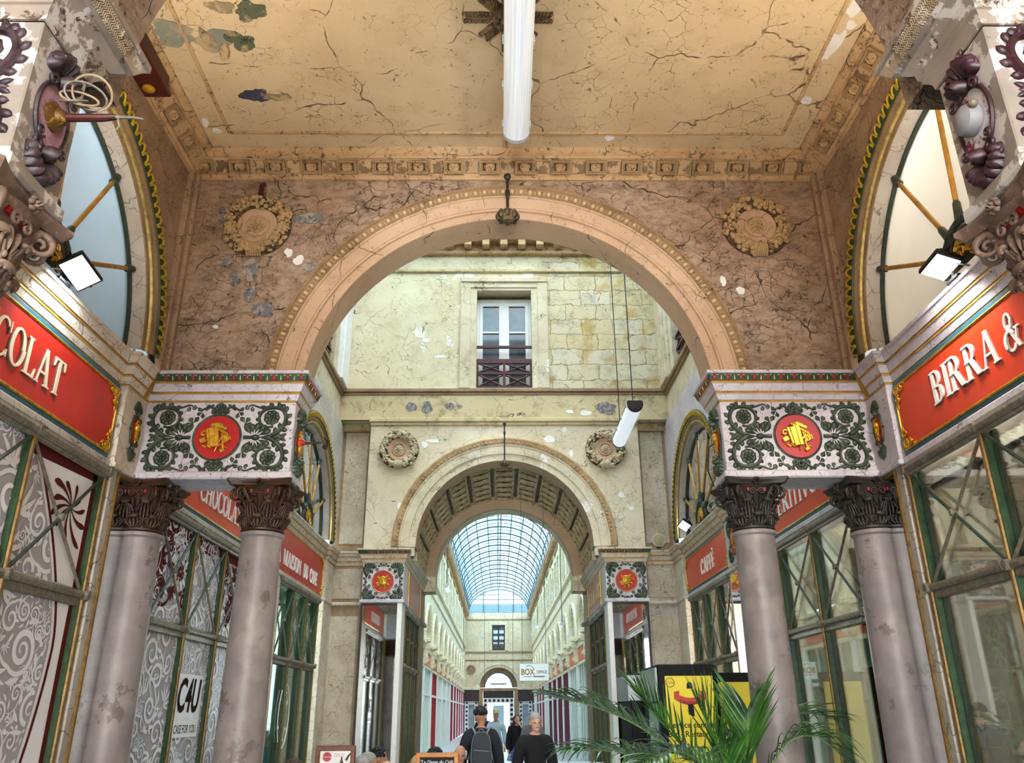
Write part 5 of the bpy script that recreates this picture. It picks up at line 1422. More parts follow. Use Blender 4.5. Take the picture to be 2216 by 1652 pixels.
    if s > 0:
        P('pier_head', G().box(s * 3.055, s * 3.3, 10.38, 11.25, 3.42, 4.04, .004), m_white, t)
        fp = frame((s * 3.055, 10.83, 3.73), (0, -1, 0), (0, 0, 1), (-s, 0, 0))
        medallion(t, fp, .16, .2, 2, .9, m_red, m_gold, m_green)
        for sx in (-1, 1):
            for sz in (-1, 1):
                g = G(); palmette(g, lambda u, v, d=0.0: fp(sx * u, sz * v, d), .16, .15, pi / 4, .16, 7, .02, 1.2); P('corner_palmette', g, m_green, t, 50)
    P('pier_shaft', G().box(s * 3.08, s * 3.3, 10.0 if s < 0 else 10.32, 11.33, FL, 3.37).box(s * 3.06, s * 3.3, 10.0 if s < 0 else 10.32, 11.33, 3.36, 3.42, .012), m_warm, t)
    if s > 0: P('mirror_panel', G().box(s * 3.06, s * 3.085, 10.45, 11.2, .3, 3.3), m_mirror, t, 0)

# coffered vault beyond the second arch
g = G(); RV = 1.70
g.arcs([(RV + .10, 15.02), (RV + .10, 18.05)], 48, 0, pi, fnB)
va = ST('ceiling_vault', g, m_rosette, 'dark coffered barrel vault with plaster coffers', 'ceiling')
g = G(); archwall(g, XZ, -3.2, 3.2, 4.05, 12.8, 0, AC2, 1.50, 18.1, 18.6); 
# keep only the part of the far ring above the cornice and the walls beside the passage
vw = ST('wall_vault_end', G().merge(g), m_gal, 'stone wall and arch ring at the far end of the vault', 'wall')
P('vault_end_ring', G().arcs([(RV + .12, 18.0), (1.52, 18.0), (1.50, 18.02), (1.50, 18.12)], 48, 0, pi, fnB), m_soffit, vw)
P('vault_front_ring', G().arcs([(R2, 15.0), (RV + .02, 15.04), (RV + .12, 15.04)], 48, 0, pi, fnB), m_soffit, va)
NA, NY = 11, 7
da = pi / NA; wy = 2.9 / NY
g = G(); hw, hl = da * RV * .5, wy * .5
fr = frame((0, 15.12 + wy / 2, RV), (1, 0, 0), (0, 1, 0), (0, 0, -1))
for (a0, a1, b0, b1, d0, d1) in ((-hw + .035, hw - .035, -hl + .03, -hl + .075, -.06, .0), (-hw + .035, hw - .035, hl - .075, hl - .03, -.06, .0), (-hw + .035, -hw + .085, -hl + .03, hl - .03, -.06, .0), (hw - .085, hw - .035, -hl + .03, hl - .03, -.06, .0)):
    g.obox(fr((a0 + a1) / 2, (b0 + b1) / 2, (d0 + d1) / 2), (1, 0, 0), (0, 1, 0), (0, 0, 1), (abs(a1 - a0) / 2, abs(b1 - b0) / 2, .035), .01)
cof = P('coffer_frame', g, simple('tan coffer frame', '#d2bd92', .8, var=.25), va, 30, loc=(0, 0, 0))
g = G(); F_ = lambda u, v, d=0.0: fr(u, v, d - .085)
g.obox(fr(0, 0, -.09), (1, 0, 0), (0, 1, 0), (0, 0, 1), (hw, hl, .012))
g.tube([F_(.13 * cos(2 * pi * k / 20), .085 * sin(2 * pi * k / 20), .01) for k in range(20)], .012, 5, True)
rosette(g, F_, 0, 0, .08, 6, .05)
P('coffer_rose', g, worn('coffer rose', '#6a5434', '#94794f', .5, 12, third=('#33261a', .6)), cof, 50, loc=(0, 0, 0))
cof.location = (0, 0, AC2)
first = True
for i in range(NA):
    for j in range(NY):
        a = -pi / 2 + da * (i + .5)
        c = cof if first else DUP(cof, (0, 0, AC2)); first = False
        c.location = (0, wy * j, AC2); c.rotation_euler = (0, a, 0)
# ---------------------------------------------------------------- long glass-roofed gallery
Y0, Y1, GH = 18.7, 80.0, 3.2
def bend(p): return (p[0] - (p[1] - Y0) * .0053, p[1], p[2])
def GB(g): return G().merge(g, bend)
cols = {'glass': m_winglass, 'crim': simple('crimson shutter', '#a0123a', .4, var=.12), 'redp': simple('dull red paint', '#a42c30', .4, var=.15), 'lime': simple('lime poster', '#52b02a', .4, var=.1), 'grn': simple('green glazing', '#2c7650', .3, var=.35, vs=1.5), 'wht': m_wfr, 'plum': simple('plum shutter', '#742440', .4, var=.12), 'orange': simple('orange sign', '#e4562c', .4, var=.1)}
ML = 4.09; NM = 15
kinds = {-1: ['grn'] * 4 + ['lime', 'redp', 'grn', 'grn', 'grn'] + ['crim'] * 6, 1: ['grn'] * 5 + ['plum'] * 4 + ['grn', 'redp', 'plum', 'plum', 'grn', 'plum']}
for s in (-1, 1):
    g = G(); g2 = G(); g3 = G(); g4 = G(); gg = G(); gf = G()
    fr = YZ(s)
    for k in range(NM):
        ya = Y0 + k * ML; yb = ya + ML; yc = (ya + yb) / 2
        archwall(g, fr, ya, yb, 4.2, 6.72, yc, 4.5, 1.35, GH, GH + .3, 20)
        g2.arcs([(1.35, GH - .0), (1.37, GH - .05), (1.5, GH - .06), (1.55, GH - .1), (1.6, GH - .08), (1.62, GH)], 20, 0, pi, lambda r, d, a: (s * d, yc + r * cos(a), 4.5 + r * sin(a)))
        gg.plate([(yc + 1.36 * cos(pi * i / 16), 4.5 + 1.36 * sin(pi * i / 16)) for i in range(17)], fr, GH + .22, GH + .24)
        for q in (30, 60, 90, 120, 150):
            gf.tube([(s * (GH + .18), yc + .3 * cos(math.radians(q)), 4.5 + .3 * sin(math.radians(q))), (s * (GH + .18), yc + 1.35 * cos(math.radians(q)), 4.5 + 1.35 * sin(math.radians(q)))], .03, 5)
        for (a, b, c, d) in ((ya, ya + .42, 6.72, 10.45), (yb - .42, yb, 6.72, 10.45), (ya, yb, 6.72, 7.45), (ya, yb, 9.5, 10.45), (yc - .5, yc + .5, 6.72, 10.45)):
            g.box(s * GH, s * (GH + .3), a, b, c, d)
        for e in (-1, 1):
            wy_ = yc + e * 1.06
            gg.box(s * (GH + .2), s * (GH + .22), wy_ - .6, wy_ + .6, 7.4, 9.55)
            for (a, b, c, d) in ((wy_ - .64, wy_ - .5, 7.42, 9.7), (wy_ + .5, wy_ + .64, 7.42, 9.7), (wy_ - .64, wy_ + .64, 9.45, 9.7)): g2.box(s * (GH - .08), s * (GH + .1), a, b, c, d)
            gf.box(s * (GH + .15), s * (GH + .19), wy_ - .04, wy_ + .04, 7.4, 9.5).box(s * (GH + .15), s * (GH + .19), wy_ - .5, wy_ + .5, 8.65, 8.72)
        for (h0, h1, dd, w_) in ((7.4, 10.0, .10, .26),):
            g2.box(s * (GH - dd), s * (GH + .1), ya - w_, ya + w_, h0, h1, .02)
    g.box(s * GH, s * (GH + .3), Y0, Y1, 3.4, 4.2)
    wg = ST('wall_gallery_' + SIDE[s], GB(g), m_gal, 'pale arcaded upper wall of the long gallery, %s' % SIDE[s], 'wall')
    P('arch_moulding', GB(g2), m_gal, wg); P('dark_glazing', GB(gg), m_winglass, wg, 0); P('glazing_bar', GB(gf), m_wfr, wg, 0)
    g3.box(s * (GH - .14), s * (GH + .1), Y0, Y1, 7.32, 7.42, .01).box(s * (GH - .07), s * (GH + .1), Y0, Y1, 6.70, 6.80, .01).box(s * (GH - .16), s * (GH + .1), Y0, Y1, 4.26, 4.36, .01).box(s * (GH - .08), s * (GH + .1), Y0, Y1, 4.02, 4.27, .01).box(s * (GH - .10), s * (GH + .1), Y0, Y1, 3.34, 3.43, .01)
    P('string_course', GB(g3), m_gal, wg)
    g4.box(s * (GH - .42), s * (GH + .1), Y0, Y1, 10.3, 10.45, .01).box(s * (GH - .12), s * (GH + .1), Y0, Y1, 9.98, 10.1, .01)
    for k in range(170):
        y = Y0 + (Y1 - Y0) * (k + .5) / 170
        g4.box(s * (GH - .38), s * (GH + .0), y - .09, y + .09, 10.12, 10.31)
    P('dentil_cornice', GB(g4), m_corn, wg)
    for k in range(NM):
        ya = Y0 + k * ML; yb = ya + ML; yc = (ya + yb) / 2
        kd = kinds[s][k]
        far = 'far ' if k > 5 else ''
        # pilaster with console
        yo = ya + .02
        t = T('gallery_pilaster', 'white pilaster with scroll console between %s gallery shops' % SIDE[s], 'pilaster', bend((s * GH, yo, FL)), '%s gallery pilasters' % SIDE[s])
        P('shaft', GB(G().box(s * (GH - .10), s * GH, yo - .22, yo + .22, FL, 3.36, .02)), m_wfr, t)
        g = G().box(s * (GH - .30), s * GH, yo - .26, yo + .26, 4.30, 4.46, .03).box(s * (GH - .2), s * GH, yo - .2, yo + .2, 3.46, 4.30, .04)
        g.tube([(s * (GH - .22), yo - .2, 4.14), (s * (GH - .22), yo + .2, 4.14)], .11, 10).tube([(s * (GH - .18), yo - .2, 3.62), (s * (GH - .18), yo + .2, 3.62)], .09, 10)
        P('console', GB(g), m_gal, t)
        if kd in ('lime', 'redp', 'grn'): lb = {'lime': 'shopfront with lime poster at the near end of the gallery, %s', 'redp': 'dull red painted shopfront along the %s of the gallery', 'grn': 'pale green glazed shopfront along the %s of the gallery'}[kd]
        else: lb = {'crim': 'crimson shuttered shopfront along the %s of the gallery', 'plum': 'plum shuttered shopfront along the %s of the gallery'}[kd]
        t = T('gallery_shopfront', lb % SIDE[s], 'shopfront', bend((s * GH, yc, FL)), lb % SIDE[s])
        up = cols['grn'] if kd == 'lime' else cols[kd]
        P('upper_glazing', GB(G().box(s * (GH + .02), s * (GH + .06), ya + .24, yb - .2, 2.3, 3.35)), up, t, 0)
        P('lower_panel', GB(G().box(s * (GH + .02), s * (GH + .06), ya + .24, yb - .2, FL, 2.3)), cols[kd], t, 0)
        for q in range(5):
            y = ya + .27 + (ML - .5) * q / 4
            P('mullion', GB(G().box(s * (GH - .04), s * (GH + .05), y - .035, y + .035, FL, 3.35, .01)), m_wfr if kd in ('grn', 'lime') else cols[kd], t)
        P('transom', GB(G().box(s * (GH - .05), s * (GH + .05), ya + .24, yb - .2, 2.28, 2.38, .01)), m_wfr, t)
        TH('gallery_sign', GB(G().box(s * (GH - .05), s * (GH + .0), ya + .45, yb - .4, 3.50, 3.98, .01)), cols['orange'] if k % 3 < 2 else cols['redp'], 'blank %s sign above a %s gallery shop' % ('orange' if k % 3 < 2 else 'dull red', SIDE[s]), 'sign', '%s gallery signs %s' % (SIDE[s], 'orange' if k % 3 < 2 else 'red'))
# end wall
xc = bend((0, Y1, 0))[0]
fe = lambda u, v, d: V((xc + u, d, v))
g = G()
archwall(g, fe, -3.4, 3.4, 3.75, 6.8, 0, 3.75, 1.75, Y1, Y1 + .4, 32, intr=True)
for b in ((-3.4, -.61, 6.8, 10.45), (.61, 3.4, 6.8, 10.45), (-.61, .61, 6.8, 7.02), (-.61, .61, 9.3, 10.45)): g.box(xc + b[0], xc + b[1], Y1, Y1 + .4, b[2], b[3])
wz = ST('wall_gallery_end', g, m_court2, 'cream end wall of the long gallery with door arch and window', 'wall')
fz = lambda r, d, a: (xc + r * cos(a), d, 3.75 + r * sin(a))
P('arch_moulding', G().arcs([(1.75, Y1 - .05), (1.95, Y1 - .07), (2.0, Y1 - .12), (2.15, Y1 - .12), (2.17, Y1)], 32, 0, pi, fz), m_court2, wz)
P('arch_soffit', G().arcs([(1.75, Y1 - .05), (1.74, Y1 + .35), (1.35, Y1 + .38)], 32, 0, pi, fz), m_brcav, wz)
P('string_course', G().box(xc - 3.3, xc + 3.3, Y1 - .08, Y1, 6.80, 6.92).box(xc - 3.3, xc + 3.3, Y1 - .05, Y1, 6.1, 6.2).box(xc - 3.3, xc + 3.3, Y1 - .05, Y1, 9.75, 9.85), m_brcav, wz)
P('impost', G().box(xc - 3.4, xc - 1.72, Y1 - .3, Y1 + .1, 3.55, 3.8, .02).box(xc + 1.72, xc + 3.4, Y1 - .3, Y1 + .1, 3.55, 3.8, .02), m_gal, wz)
P('ornament_block', G().box(xc - 3.2, xc - 1.8, Y1 - .22, Y1, 2.6, 3.55, .02).box(xc + 1.8, xc + 3.2, Y1 - .22, Y1, 2.6, 3.55, .02), m_purpleL, wz)
g = G()
for sg in (-1, 1):
    for (a, b, c, d) in ((1.5, 1.62, FL, 3.6), (3.2, 3.4, FL, 3.6), (1.9, 2.2, FL, 2.6), (2.75, 3.05, FL, 2.6), (1.9, 3.05, 2.3, 2.6)): g.box(xc + sg * a, xc + sg * b, Y1 - .05, Y1 + .1, c, d)
P('side_frame', g, m_wfr, wz)
P('side_glass', G().box(xc - 3.4, xc - 1.5, Y1 + .12, Y1 + .15, FL, 3.6).box(xc + 1.5, xc + 3.4, Y1 + .12, Y1 + .15, FL, 3.6), simple('grey blue side glass', '#8fa0aa', .2, var=.2, vs=1), wz, 0)
P('pilaster', G().box(xc - 1.82, xc - 1.42, Y1 - .12, Y1 + .1, FL, 3.5, .02).box(xc + 1.42, xc + 1.82, Y1 - .12, Y1 + .1, FL, 3.5, .02), m_pierbr, wz)
g = G()
for sg in (-1, 1):
    for a in (2.05, 2.9):
        for k in range(7): g.lathe([(.10, 0), (.10, .03), (0, .03)], 8, M.Translation((xc + sg * a, Y1 - .05, 2.45 - .36 * k)) @ M.Rotation(pi / 2, 4, 'X'))
P('side_dot', g, m_dark, wz)
for sg in (-1, 1):
    mm = M.Translation((xc + sg * 2.55, Y1, 5.35)) @ M.Rotation(pi / 2, 4, 'X')
    P('wreath', G().lathe([(.42, 0), (.4, .1), (.3, .12), (.26, .04), (.14, .05), (.12, .1), (0, .1)], 24, mm), m_pierbr, wz)
w7 = ST('window_12', G().box(xc - .61, xc + .61, Y1 + .2, Y1 + .22, 7.0, 9.3), m_winglass, 'tall window in the end wall of the long gallery', 'window', 0)
g = G()
for (a, b, c, d) in ((-.9, -.6, 7, 9.6), (.6, .9, 7, 9.6), (-.9, .9, 9.3, 9.6)): g.box(xc + a, xc + b, Y1 - .08, Y1 + .05, c, d, .02)
P('surround', g, m_court2, w7)
g = G()
for z in (7.6, 8.15, 8.7): g.box(xc - .5, xc + .5, Y1 + .15, Y1 + .2, z - .15, z + .15)
P('pale_pane', g, m_roofglass if False else m_frost, w7, 0)
P('casement', G().box(xc - .06, xc + .06, Y1 + .1, Y1 + .18, 7.4, 9.3).box(xc - .61, xc - .5, Y1 + .1, Y1 + .18, 7.4, 9.3).box(xc + .5, xc + .61, Y1 + .1, Y1 + .18, 7.4, 9.3), m_black, w7)
P('railing', G().box(xc - .61, xc + .61, Y1 + .02, Y1 + .06, 7.0, 7.1).box(xc - .61, xc + .61, Y1 + .02, Y1 + .06, 7.5, 7.6).tube([(xc - .3 + .2 * cos(a), Y1 + .04, 7.3 + .15 * sin(a)) for a in [2 * pi * k / 12 for k in range(12)]], .03, 5, True).tube([(xc + .3 + .2 * cos(a), Y1 + .04, 7.3 + .15 * sin(a)) for a in [2 * pi * k / 12 for k in range(12)]], .03, 5, True), m_dark, w7)
# door with fanlight, dotted frame
g = G().box(xc - 1.75, xc + 1.75, Y1 - .1, Y1 + .3, 3.45, 3.72, .03)
dr = ST('door_1', g, m_pierbr, 'distant street doorway with fanlight and dotted frame at the gallery end', 'door')
P('dark_fascia', G().box(xc - 1.4, xc + 1.4, Y1 - .05, Y1 + .3, 2.85, 3.45), m_capdark, dr)
fz2 = lambda r, d, a: (xc + r * cos(a), d, 3.78 + r * sin(a))
g = G().arcs([(1.22, Y1 + .2), (1.34, Y1 + .2)], 24, 0, pi, fz2)
for q in (25, 57, 90, 123, 155): g.tube([fz2(.25, Y1 + .2, math.radians(q)), fz2(1.3, Y1 + .2, math.radians(q))], .03, 5)
P('fanlight_bar', g.box(xc - .75, xc + .75, Y1 + .18, Y1 + .22, 4.02, 4.12), m_steel, dr)
g = G()
for (a, b, c, d) in ((-1.4, -1.0, FL, 2.85), (1.0, 1.4, FL, 2.85), (-1.4, 1.4, 2.45, 2.85)): g.box(xc + a, xc + b, Y1 - .05, Y1 + .1, c, d)
P('white_frame', g, m_wfr, dr)
g = G()
for sg in (-1, 1):
    for k in range(7): g.lathe([(.13, 0), (.13, .03), (0, .03)], 10, M.Translation((xc + sg * 1.2, Y1 - .05, 2.65 - .4 * k)) @ M.Rotation(pi / 2, 4, 'X'))
for k in range(1, 6): g.lathe([(.13, 0), (.13, .03), (0, .03)], 10, M.Translation((xc - 1.2 + .4 * k, Y1 - .05, 2.65)) @ M.Rotation(pi / 2, 4, 'X'))
P('round_dot', g, m_dark, dr)
# street facade beyond
g = G().box(-9, 9, 92, 92.4, FL, 5.2)
sf = ST('wall_street', g, simple('pale street facade', '#e6e2da', .8, var=.06, vs=1), 'pale sunlit facade across the street beyond the far door', 'wall')
P('street_window', G().box(-.9, .2, 91.9, 92.1, FL, 2.3).box(1.6, 2.6, 91.9, 92.1, .6, 2.3), m_steel, sf)
P('cornice', G().box(-9, 9, 91.7, 92, 2.9, 3.05).box(-9, 9, 91.8, 92, 2.5, 2.6), m_gal, sf)
# glass roof
t = T('glass_roof', 'arched iron and glass roof over the long gallery', 'roof', (0, Y0, 10.45))
RX, RZ = 2.85, 2.15
prf = lambda a: (RX * cos(a), 10.45 + RZ * sin(a))
NR = 30
for k in range(NR + 1):
    y = Y0 + (Y1 - Y0) * k / NR
    P('rib', GB(G().tube([(prf(pi * i / 20)[0], y, prf(pi * i / 20)[1]) for i in range(21)], .055, 5)), m_steel, t)
    if k < NR:
        yy = y + (Y1 - Y0) / NR / 2
        P('light_rib', GB(G().tube([(prf(pi * i / 20)[0], yy, prf(pi * i / 20)[1]) for i in range(21)], .022, 4)), m_steel, t)
        for sg in (-1, 1):
            P('ridge_brace', GB(G().tube([(sg * .08, y, 12.62), (sg * .82, yy + 1.0, prf(pi / 2 - sg * .29)[1] - .02)], .018, 4)), m_steel, t)
for i in range(1, 12):
    a = pi * i / 12; x, z = prf(a)
    if i == 6:
        for sg in (-1, 1): P('ridge_bar', GB(G().tube([(sg * .09, Y0, z), (sg * .09, Y1, z)], .04, 5)), m_steel, t)
    else: P('purlin', GB(G().tube([(x, Y0, z), (x, Y1, z)], .035, 5)), m_steel, t)
g = G()
for i in range(24):
    (x0, z0), (x1, z1) = prf(pi * i / 24), prf(pi * (i + 1) / 24)
    g.add([(x0, Y0, z0 + .05), (x1, Y0, z1 + .05), (x1, Y1, z1 + .05), (x0, Y1, z0 + .05)], [(0, 1, 2, 3)])
P('glazing', GB(g), m_roofglass, t, 0)
g = G()
for x in (-1.45, 0, 1.45): g.tube([(xc + x, Y1, 10.45), (xc + x, Y1, 10.45 + RZ * sqrt(1 - (x / RX) ** 2))], .05, 5)
for z in (11.2, 11.65, 12.1): w_ = RX * sqrt(1 - ((z - 10.45) / RZ) ** 2); g.tube([(xc - w_, Y1, z), (xc + w_, Y1, z)], .04, 5)
P('gable_bar', g, m_steel, t)
P('gable_band', G().box(xc - 2.85, xc + 2.85, Y1 - .02, Y1 + .1, 10.45, 11.15), simple('blue grey gable', '#7fa0ae', .4, var=.1), t)
# ---------------------------------------------------------------- lamps, hooks, small fittings
def tube_lamp(name_label, c, L, r, cat='lamp', y0=None, mats=(None, None)):
    x, y, z = c
    t = T('tube_lamp', name_label, cat, (x, y, z))
    hb, hl = mats
    n = 18
    prof = [(r * cos(pi + pi * k / n), r * .95 * sin(pi + pi * k / n)) for k in range(n + 1)] + [(r, r * .25), (r * .8, r * .5), (-r * .8, r * .5), (-r, r * .25)]
    def ext(pr, ya, yb, sc=1.0):
        g = G(); k = len(pr)
        g.add([(x + a * sc, ya, z + b * sc) for a, b in pr] + [(x + a * sc, yb, z + b * sc) for a, b in pr], [tuple(reversed(range(k))), tuple(range(k, 2 * k))] + [(i, (i + 1) % k, k + (i + 1) % k, k + i) for i in range(k)])
        return g
    P('lens', ext(prof, y - L / 2 + .05, y + L / 2 - .05), hl, t, 40)
    for e in (-1, 1):
        g = ext(prof, y + e * (L / 2 - .06), y + e * (L / 2 - .015), 1.03).merge(ext(prof, y + e * (L / 2 - .015), y + e * L / 2, .9))
        P('end_cap', g, hb, t, 40)
    P('housing', G().box(x - r * .98, x + r * .98, y - L / 2 + .02, y + L / 2 - .02, z + r * .22, z + r * .62, .01), hb, t)
    for k in range(4):
        for sx in (-1, 1):
            yy = y - L / 2 + .12 + (L - .24) * k / 3
            P('clip', G().box(x + sx * r * .97, x + sx * (r + .012), yy - .02, yy + .02, z - r * .15, z + r * .45, .004), m_alu, t)
    return t
m_lens2 = NT('streaked diffuser')
_p = m_lens2.pos(); _s = m_lens2.n('ShaderNodeSeparateXYZ', {0: _p})
_w = m_lens2.noise(m_lens2.n('ShaderNodeCombineXYZ', {0: m_lens2.math('MULTIPLY', _s.outputs[0], 60), 1: m_lens2.math('MULTIPLY', _s.outputs[1], .8), 2: 0.0}).outputs[0], 1.0, 3)
m_lens2.set(m_lens2.b, 'Base Color', m_lens2.mix(m_lens2.ramp(_w.outputs[0], .35, .65), (.62, .70, .80), (.92, .96, 1.0)))  # long streak highlights painted into the lens colour
m_lens2.b.inputs['Roughness'].default_value = .18
m_lens2.b.inputs['Emission Color'].default_value = (.85, .93, 1, 1); m_lens2.b.inputs['Emission Strength'].default_value = .18
m_lens2 = m_lens2.m
t = tube_lamp('long white fluorescent tube lamp hanging under the tan ceiling', (.075, 5.02, 6.38), 1.70, .115, mats=(m_alu, m_lens2))
P('stem', G().tube([(.075, 5.3, 6.43), (.075, 5.3, CZ)], .012, 8).tube([(.075, 4.5, 6.43), (.075, 4.5, CZ)], .012, 8), m_alu, t)
t = tube_lamp('slanting looking tube lamp hung on two cords in the court', (1.955, 12.3, 5.88), 1.85, .115, mats=(m_dark, m_lens))
for y in (11.6, 13.0): P('cord', G().tube([(1.955, y, 5.93), (1.955 + .0, y, 12.2)], .008, 5), m_dark, t)
# ceiling rose above the tube lamp
fr = frame((-.005, 4.80, CZ), (1, 0, 0), (0, 1, 0), (0, 0, -1))
t = T('ceiling_rose', 'dark carved acanthus ceiling rose above the tube lamp', 'ceiling rose', (-.005, 4.80, CZ))
g = G()
for k in range(8):
    a = pi * k / 4 + .0
    L = .34 if k % 2 == 0 else .27
    g.lobe(fr, (.06 * cos(a), .06 * sin(a)), (L * cos(a), L * sin(a)), .055, .03, .55)
    for q in range(8):
        rr = L * (.28 + .085 * q)
        for sg in (-1, 1):
            b = a + sg * .75; cx, cy = rr * cos(a), rr * sin(a)
            g.lobe(fr, (cx, cy), (cx + .075 * cos(b), cy + .075 * sin(b)), .017, .035, .65)
P('acanthus_leaf', g, m_rosette, t, 60)
g = G(); rosette(g, fr, 0, 0, .13, 8, .08); P('rosette', g, m_rosette, t, 60)
# iron lamp hooks at the arch crowns
def crown_hook(x, y, zt, zb, label, k=1.0):
    t = T('lamp_hook', label, 'hook', (x, y, zb))
    g = G().tube([(x, y, zt), (x, y, zb + .06 * k)], .013 * k, 8).ell((x, y - .01, zt - .18 * k), (.024 * k, .024 * k, .06 * k), 8, 6)
    P('rod', g, m_dark, t)
    P('boss', G().ell((x, y, zt + .02), (.036 * k, .025 * k, .036 * k), 12, 8), m_dark, t)
    g = G().lathe([(0, -.07), (.05, -.06), (.085, -.02), (.10, .02), (.06, .05), (.03, .08), (0, .08)], 16, M.Translation((x, y, zb)) @ M.Scale(k, 4))
    for j in range(8): g.ell((x + .085 * k * cos(j * pi / 4), y + .085 * k * sin(j * pi / 4), zb), (.03 * k, .03 * k, .045 * k), 6, 5)
    P('pendant', g, m_rosette, t)
crown_hook(0, 6.44, 6.33, 6.02 - .12, 'dark iron hook with leafy pendant at crown of the great arch')
crown_hook(.0, YW - .16, 6.62, 5.86, 'dark iron hook with pendant at crown of the second arch', .9)
TH('iron_peg', G().tube([(-2.36, 6.585, 6.36), (-2.36, 6.53, 6.30), (-2.36, 6.53, 6.20)], .024, 8), m_mahog, 'short brown iron peg above the left fruit wreath', 'peg')
TH('cable_conduit', G().tube([(-.012, 6.17, CZ - .012), (-.012, 6.42, CZ - .012), (-.012, 6.45, 6.57), (-.012, 6.52, 6.48), (-.012, 6.57, 6.43), (-.012, 6.57, 6.38)], .011, 6), m_corn, 'thin painted cable running down from ceiling to the arch crown', 'cable')
# broken lamp bracket with loose cable on the near left oval
fo = frame((-1.8, 2.53, 3.735), (0, 1, 0), (0, 0, 1), (1, 0, 0))
t = T('broken_lamp_bracket', 'broken lamp bracket with bare pole and loose cable on the pink oval', 'lamp bracket', fo(0, 0, .01))
mm = M(((0, 0, 1, -1.79), (1, 0, 0, 2.53), (0, 1, 0, 3.735), (0, 0, 0, 1)))
P('mount_plate', G().lathe([(.058, 0), (.06, .012), (.048, .020), (.036, .026), (.028, .045), (.018, .055), (0, .056)], 24, mm), worn('tarnished brass', '#6b4a1e', '#b07f30', .55, 22, rough=.4, metal=.4), t)
P('pole', G().tube([fo(0, 0, .05), fo(0, 0, .20), fo(0, .004, .25)], [.017, .016, .012], 10), m_mahog, t)
P('wire_end', G().tube([fo(0, .004, .24), fo(.0, .002, .32), fo(0, -.006, .36)], [.009, .006, .003], 6).tube([fo(0, 0, .26), fo(.012, -.03, .265), fo(.008, -.055, .26)], .005, 5), m_bar, t)
rn = random.Random(9); m_cable = simple('dirty cable', '#a58f72', .6)
for k in range(4):
    c = fo(.0 + rn.uniform(-.02, .03), .07 + .02 * k, .07 + .05 * k); ra, rb = .075 + .015 * k, .045 + .01 * k
    pts = [fo(.04 * sin(2 * pi * i / 26 + k) - .02, .065 + .012 * k + .75 * rb * sin(2 * pi * i / 26), .085 + .022 * k + .62 * ra * cos(2 * pi * i / 26)) for i in range(27)]
    P('loose_cable', G().tube(pts, .0048, 6), m_cable if k % 2 else m_bar, t)
# lamp stub on the right oval
mm = M(((0, 0, -1, 1.79), (1, 0, 0, 2.53), (0, 1, 0, 3.735), (0, 0, 0, 1)))
t = T('lamp_stub', 'grey round lamp stub on the crimson oval at top right', 'lamp stub', (1.79, 2.53, 3.735))
P('dome', G().lathe([(.062, 0), (.066, .02), (.058, .05), (.035, .066), (0, .07)], 28, mm), simple('grey paint', '#8e8c90', .5, var=.15), t)
P('knob', G().ell((1.752, 2.46, 3.76), (.018, .018, .018), 8, 6), m_bar, t)
# hook and cable on the far blocks
fh = frame((-1.8, 6.625, 3.735), (0, 1, 0), (0, 0, 1), (1, 0, 0))
t = T('iron_hook', 'black iron hook arm sticking out of the left red side oval', 'hook', fh(0, 0, .02))
P('arm', G().tube([fh(0, 0, .0), fh(0, .01, .20)], [.012, .010], 8), m_dark, t)
P('ring', G().tube([fh(.035 * cos(2 * pi * k / 16), .01 + .05 * sin(2 * pi * k / 16), .235 + .01 * sin(k)) for k in range(16)], .009, 6, True).tube([fh(.03 * sin(2 * pi * k / 16), .0 + .045 * cos(2 * pi * k / 16), .245) for k in range(16)], .008, 6, True), m_dark, t)
P('socket', G().lathe([(.04, 0), (.03, .03), (.014, .06), (0, .06)], 12, M(((0, 0, 1, -1.79), (1, 0, 0, 6.625), (0, 1, 0, 3.745), (0, 0, 0, 1)))), m_red, t)
TH('loose_wire', G().tube([(1.79, 6.62, 3.74), (1.72, 6.64, 3.70), (1.70, 6.67, 3.5), (1.74, 6.67, 3.36)], .007, 6), m_dark, 'thin dark wire hanging from the right red side oval', 'wire')
# floodlights on the side cornices
def floodlight(c, aim, label, lensm):
    c = V(c); d = V(aim).normalized(); u = V((0, 1, 0)) if abs(d.y) < .8 else V((1, 0, 0)); u = (u - d * u.dot(d)).normalized(); w_ = d.cross(u)
    t = T('floodlight', label, 'floodlight', c)
    P('housing', G().obox(c, u, w_, d, (.125, .095, .022), .008).obox(c - d * .04, u, w_, d, (.09, .06, .03), .01), m_black, t)
    P('lens', G().obox(c + d * .022, u, w_, d, (.11, .08, .003)), lensm, t)
    P('bracket', G().tube([c + u * .13, c + u * .14 - d * .09, c - u * .14 - d * .09, c - u * .13], .010, 6), m_black, t)
    fx = 3.03 if c.x > 0 else -3.03
    P('foot', G().tube([c - d * .09, V((fx, c.y, 4.42)), V((fx, c.y, 4.31))], .012, 6).box(fx - .03, fx + .03, c.y - .08, c.y + .06, 4.296, 4.325, .006), m_black, t)
    P('wire', G().tube([c - d * .06, c - d * .1 + V((0, .12, .02)), V((fx, c.y - .2, 4.31))], .006, 5), m_black, t)
    return t
m_lensL = simple('cool lamp glass', (.7, .8, .9), .2, var=.1, emit=(.85, .93, 1), es=.9)
m_lensR = simple('lit lamp glass', (.9, .95, 1), .2, var=.05, emit=(1, .98, .95), es=6)
floodlight((-2.93, 4.86, 4.40), (.45, -.45, -.78), 'black floodlight on the left cornice above the COLAT sign', m_lensL)
floodlight((2.96, 4.82, 4.43), (-.35, -.12, -.93), 'lit black floodlight on the right cornice above the BIRRA sign', m_lensR)
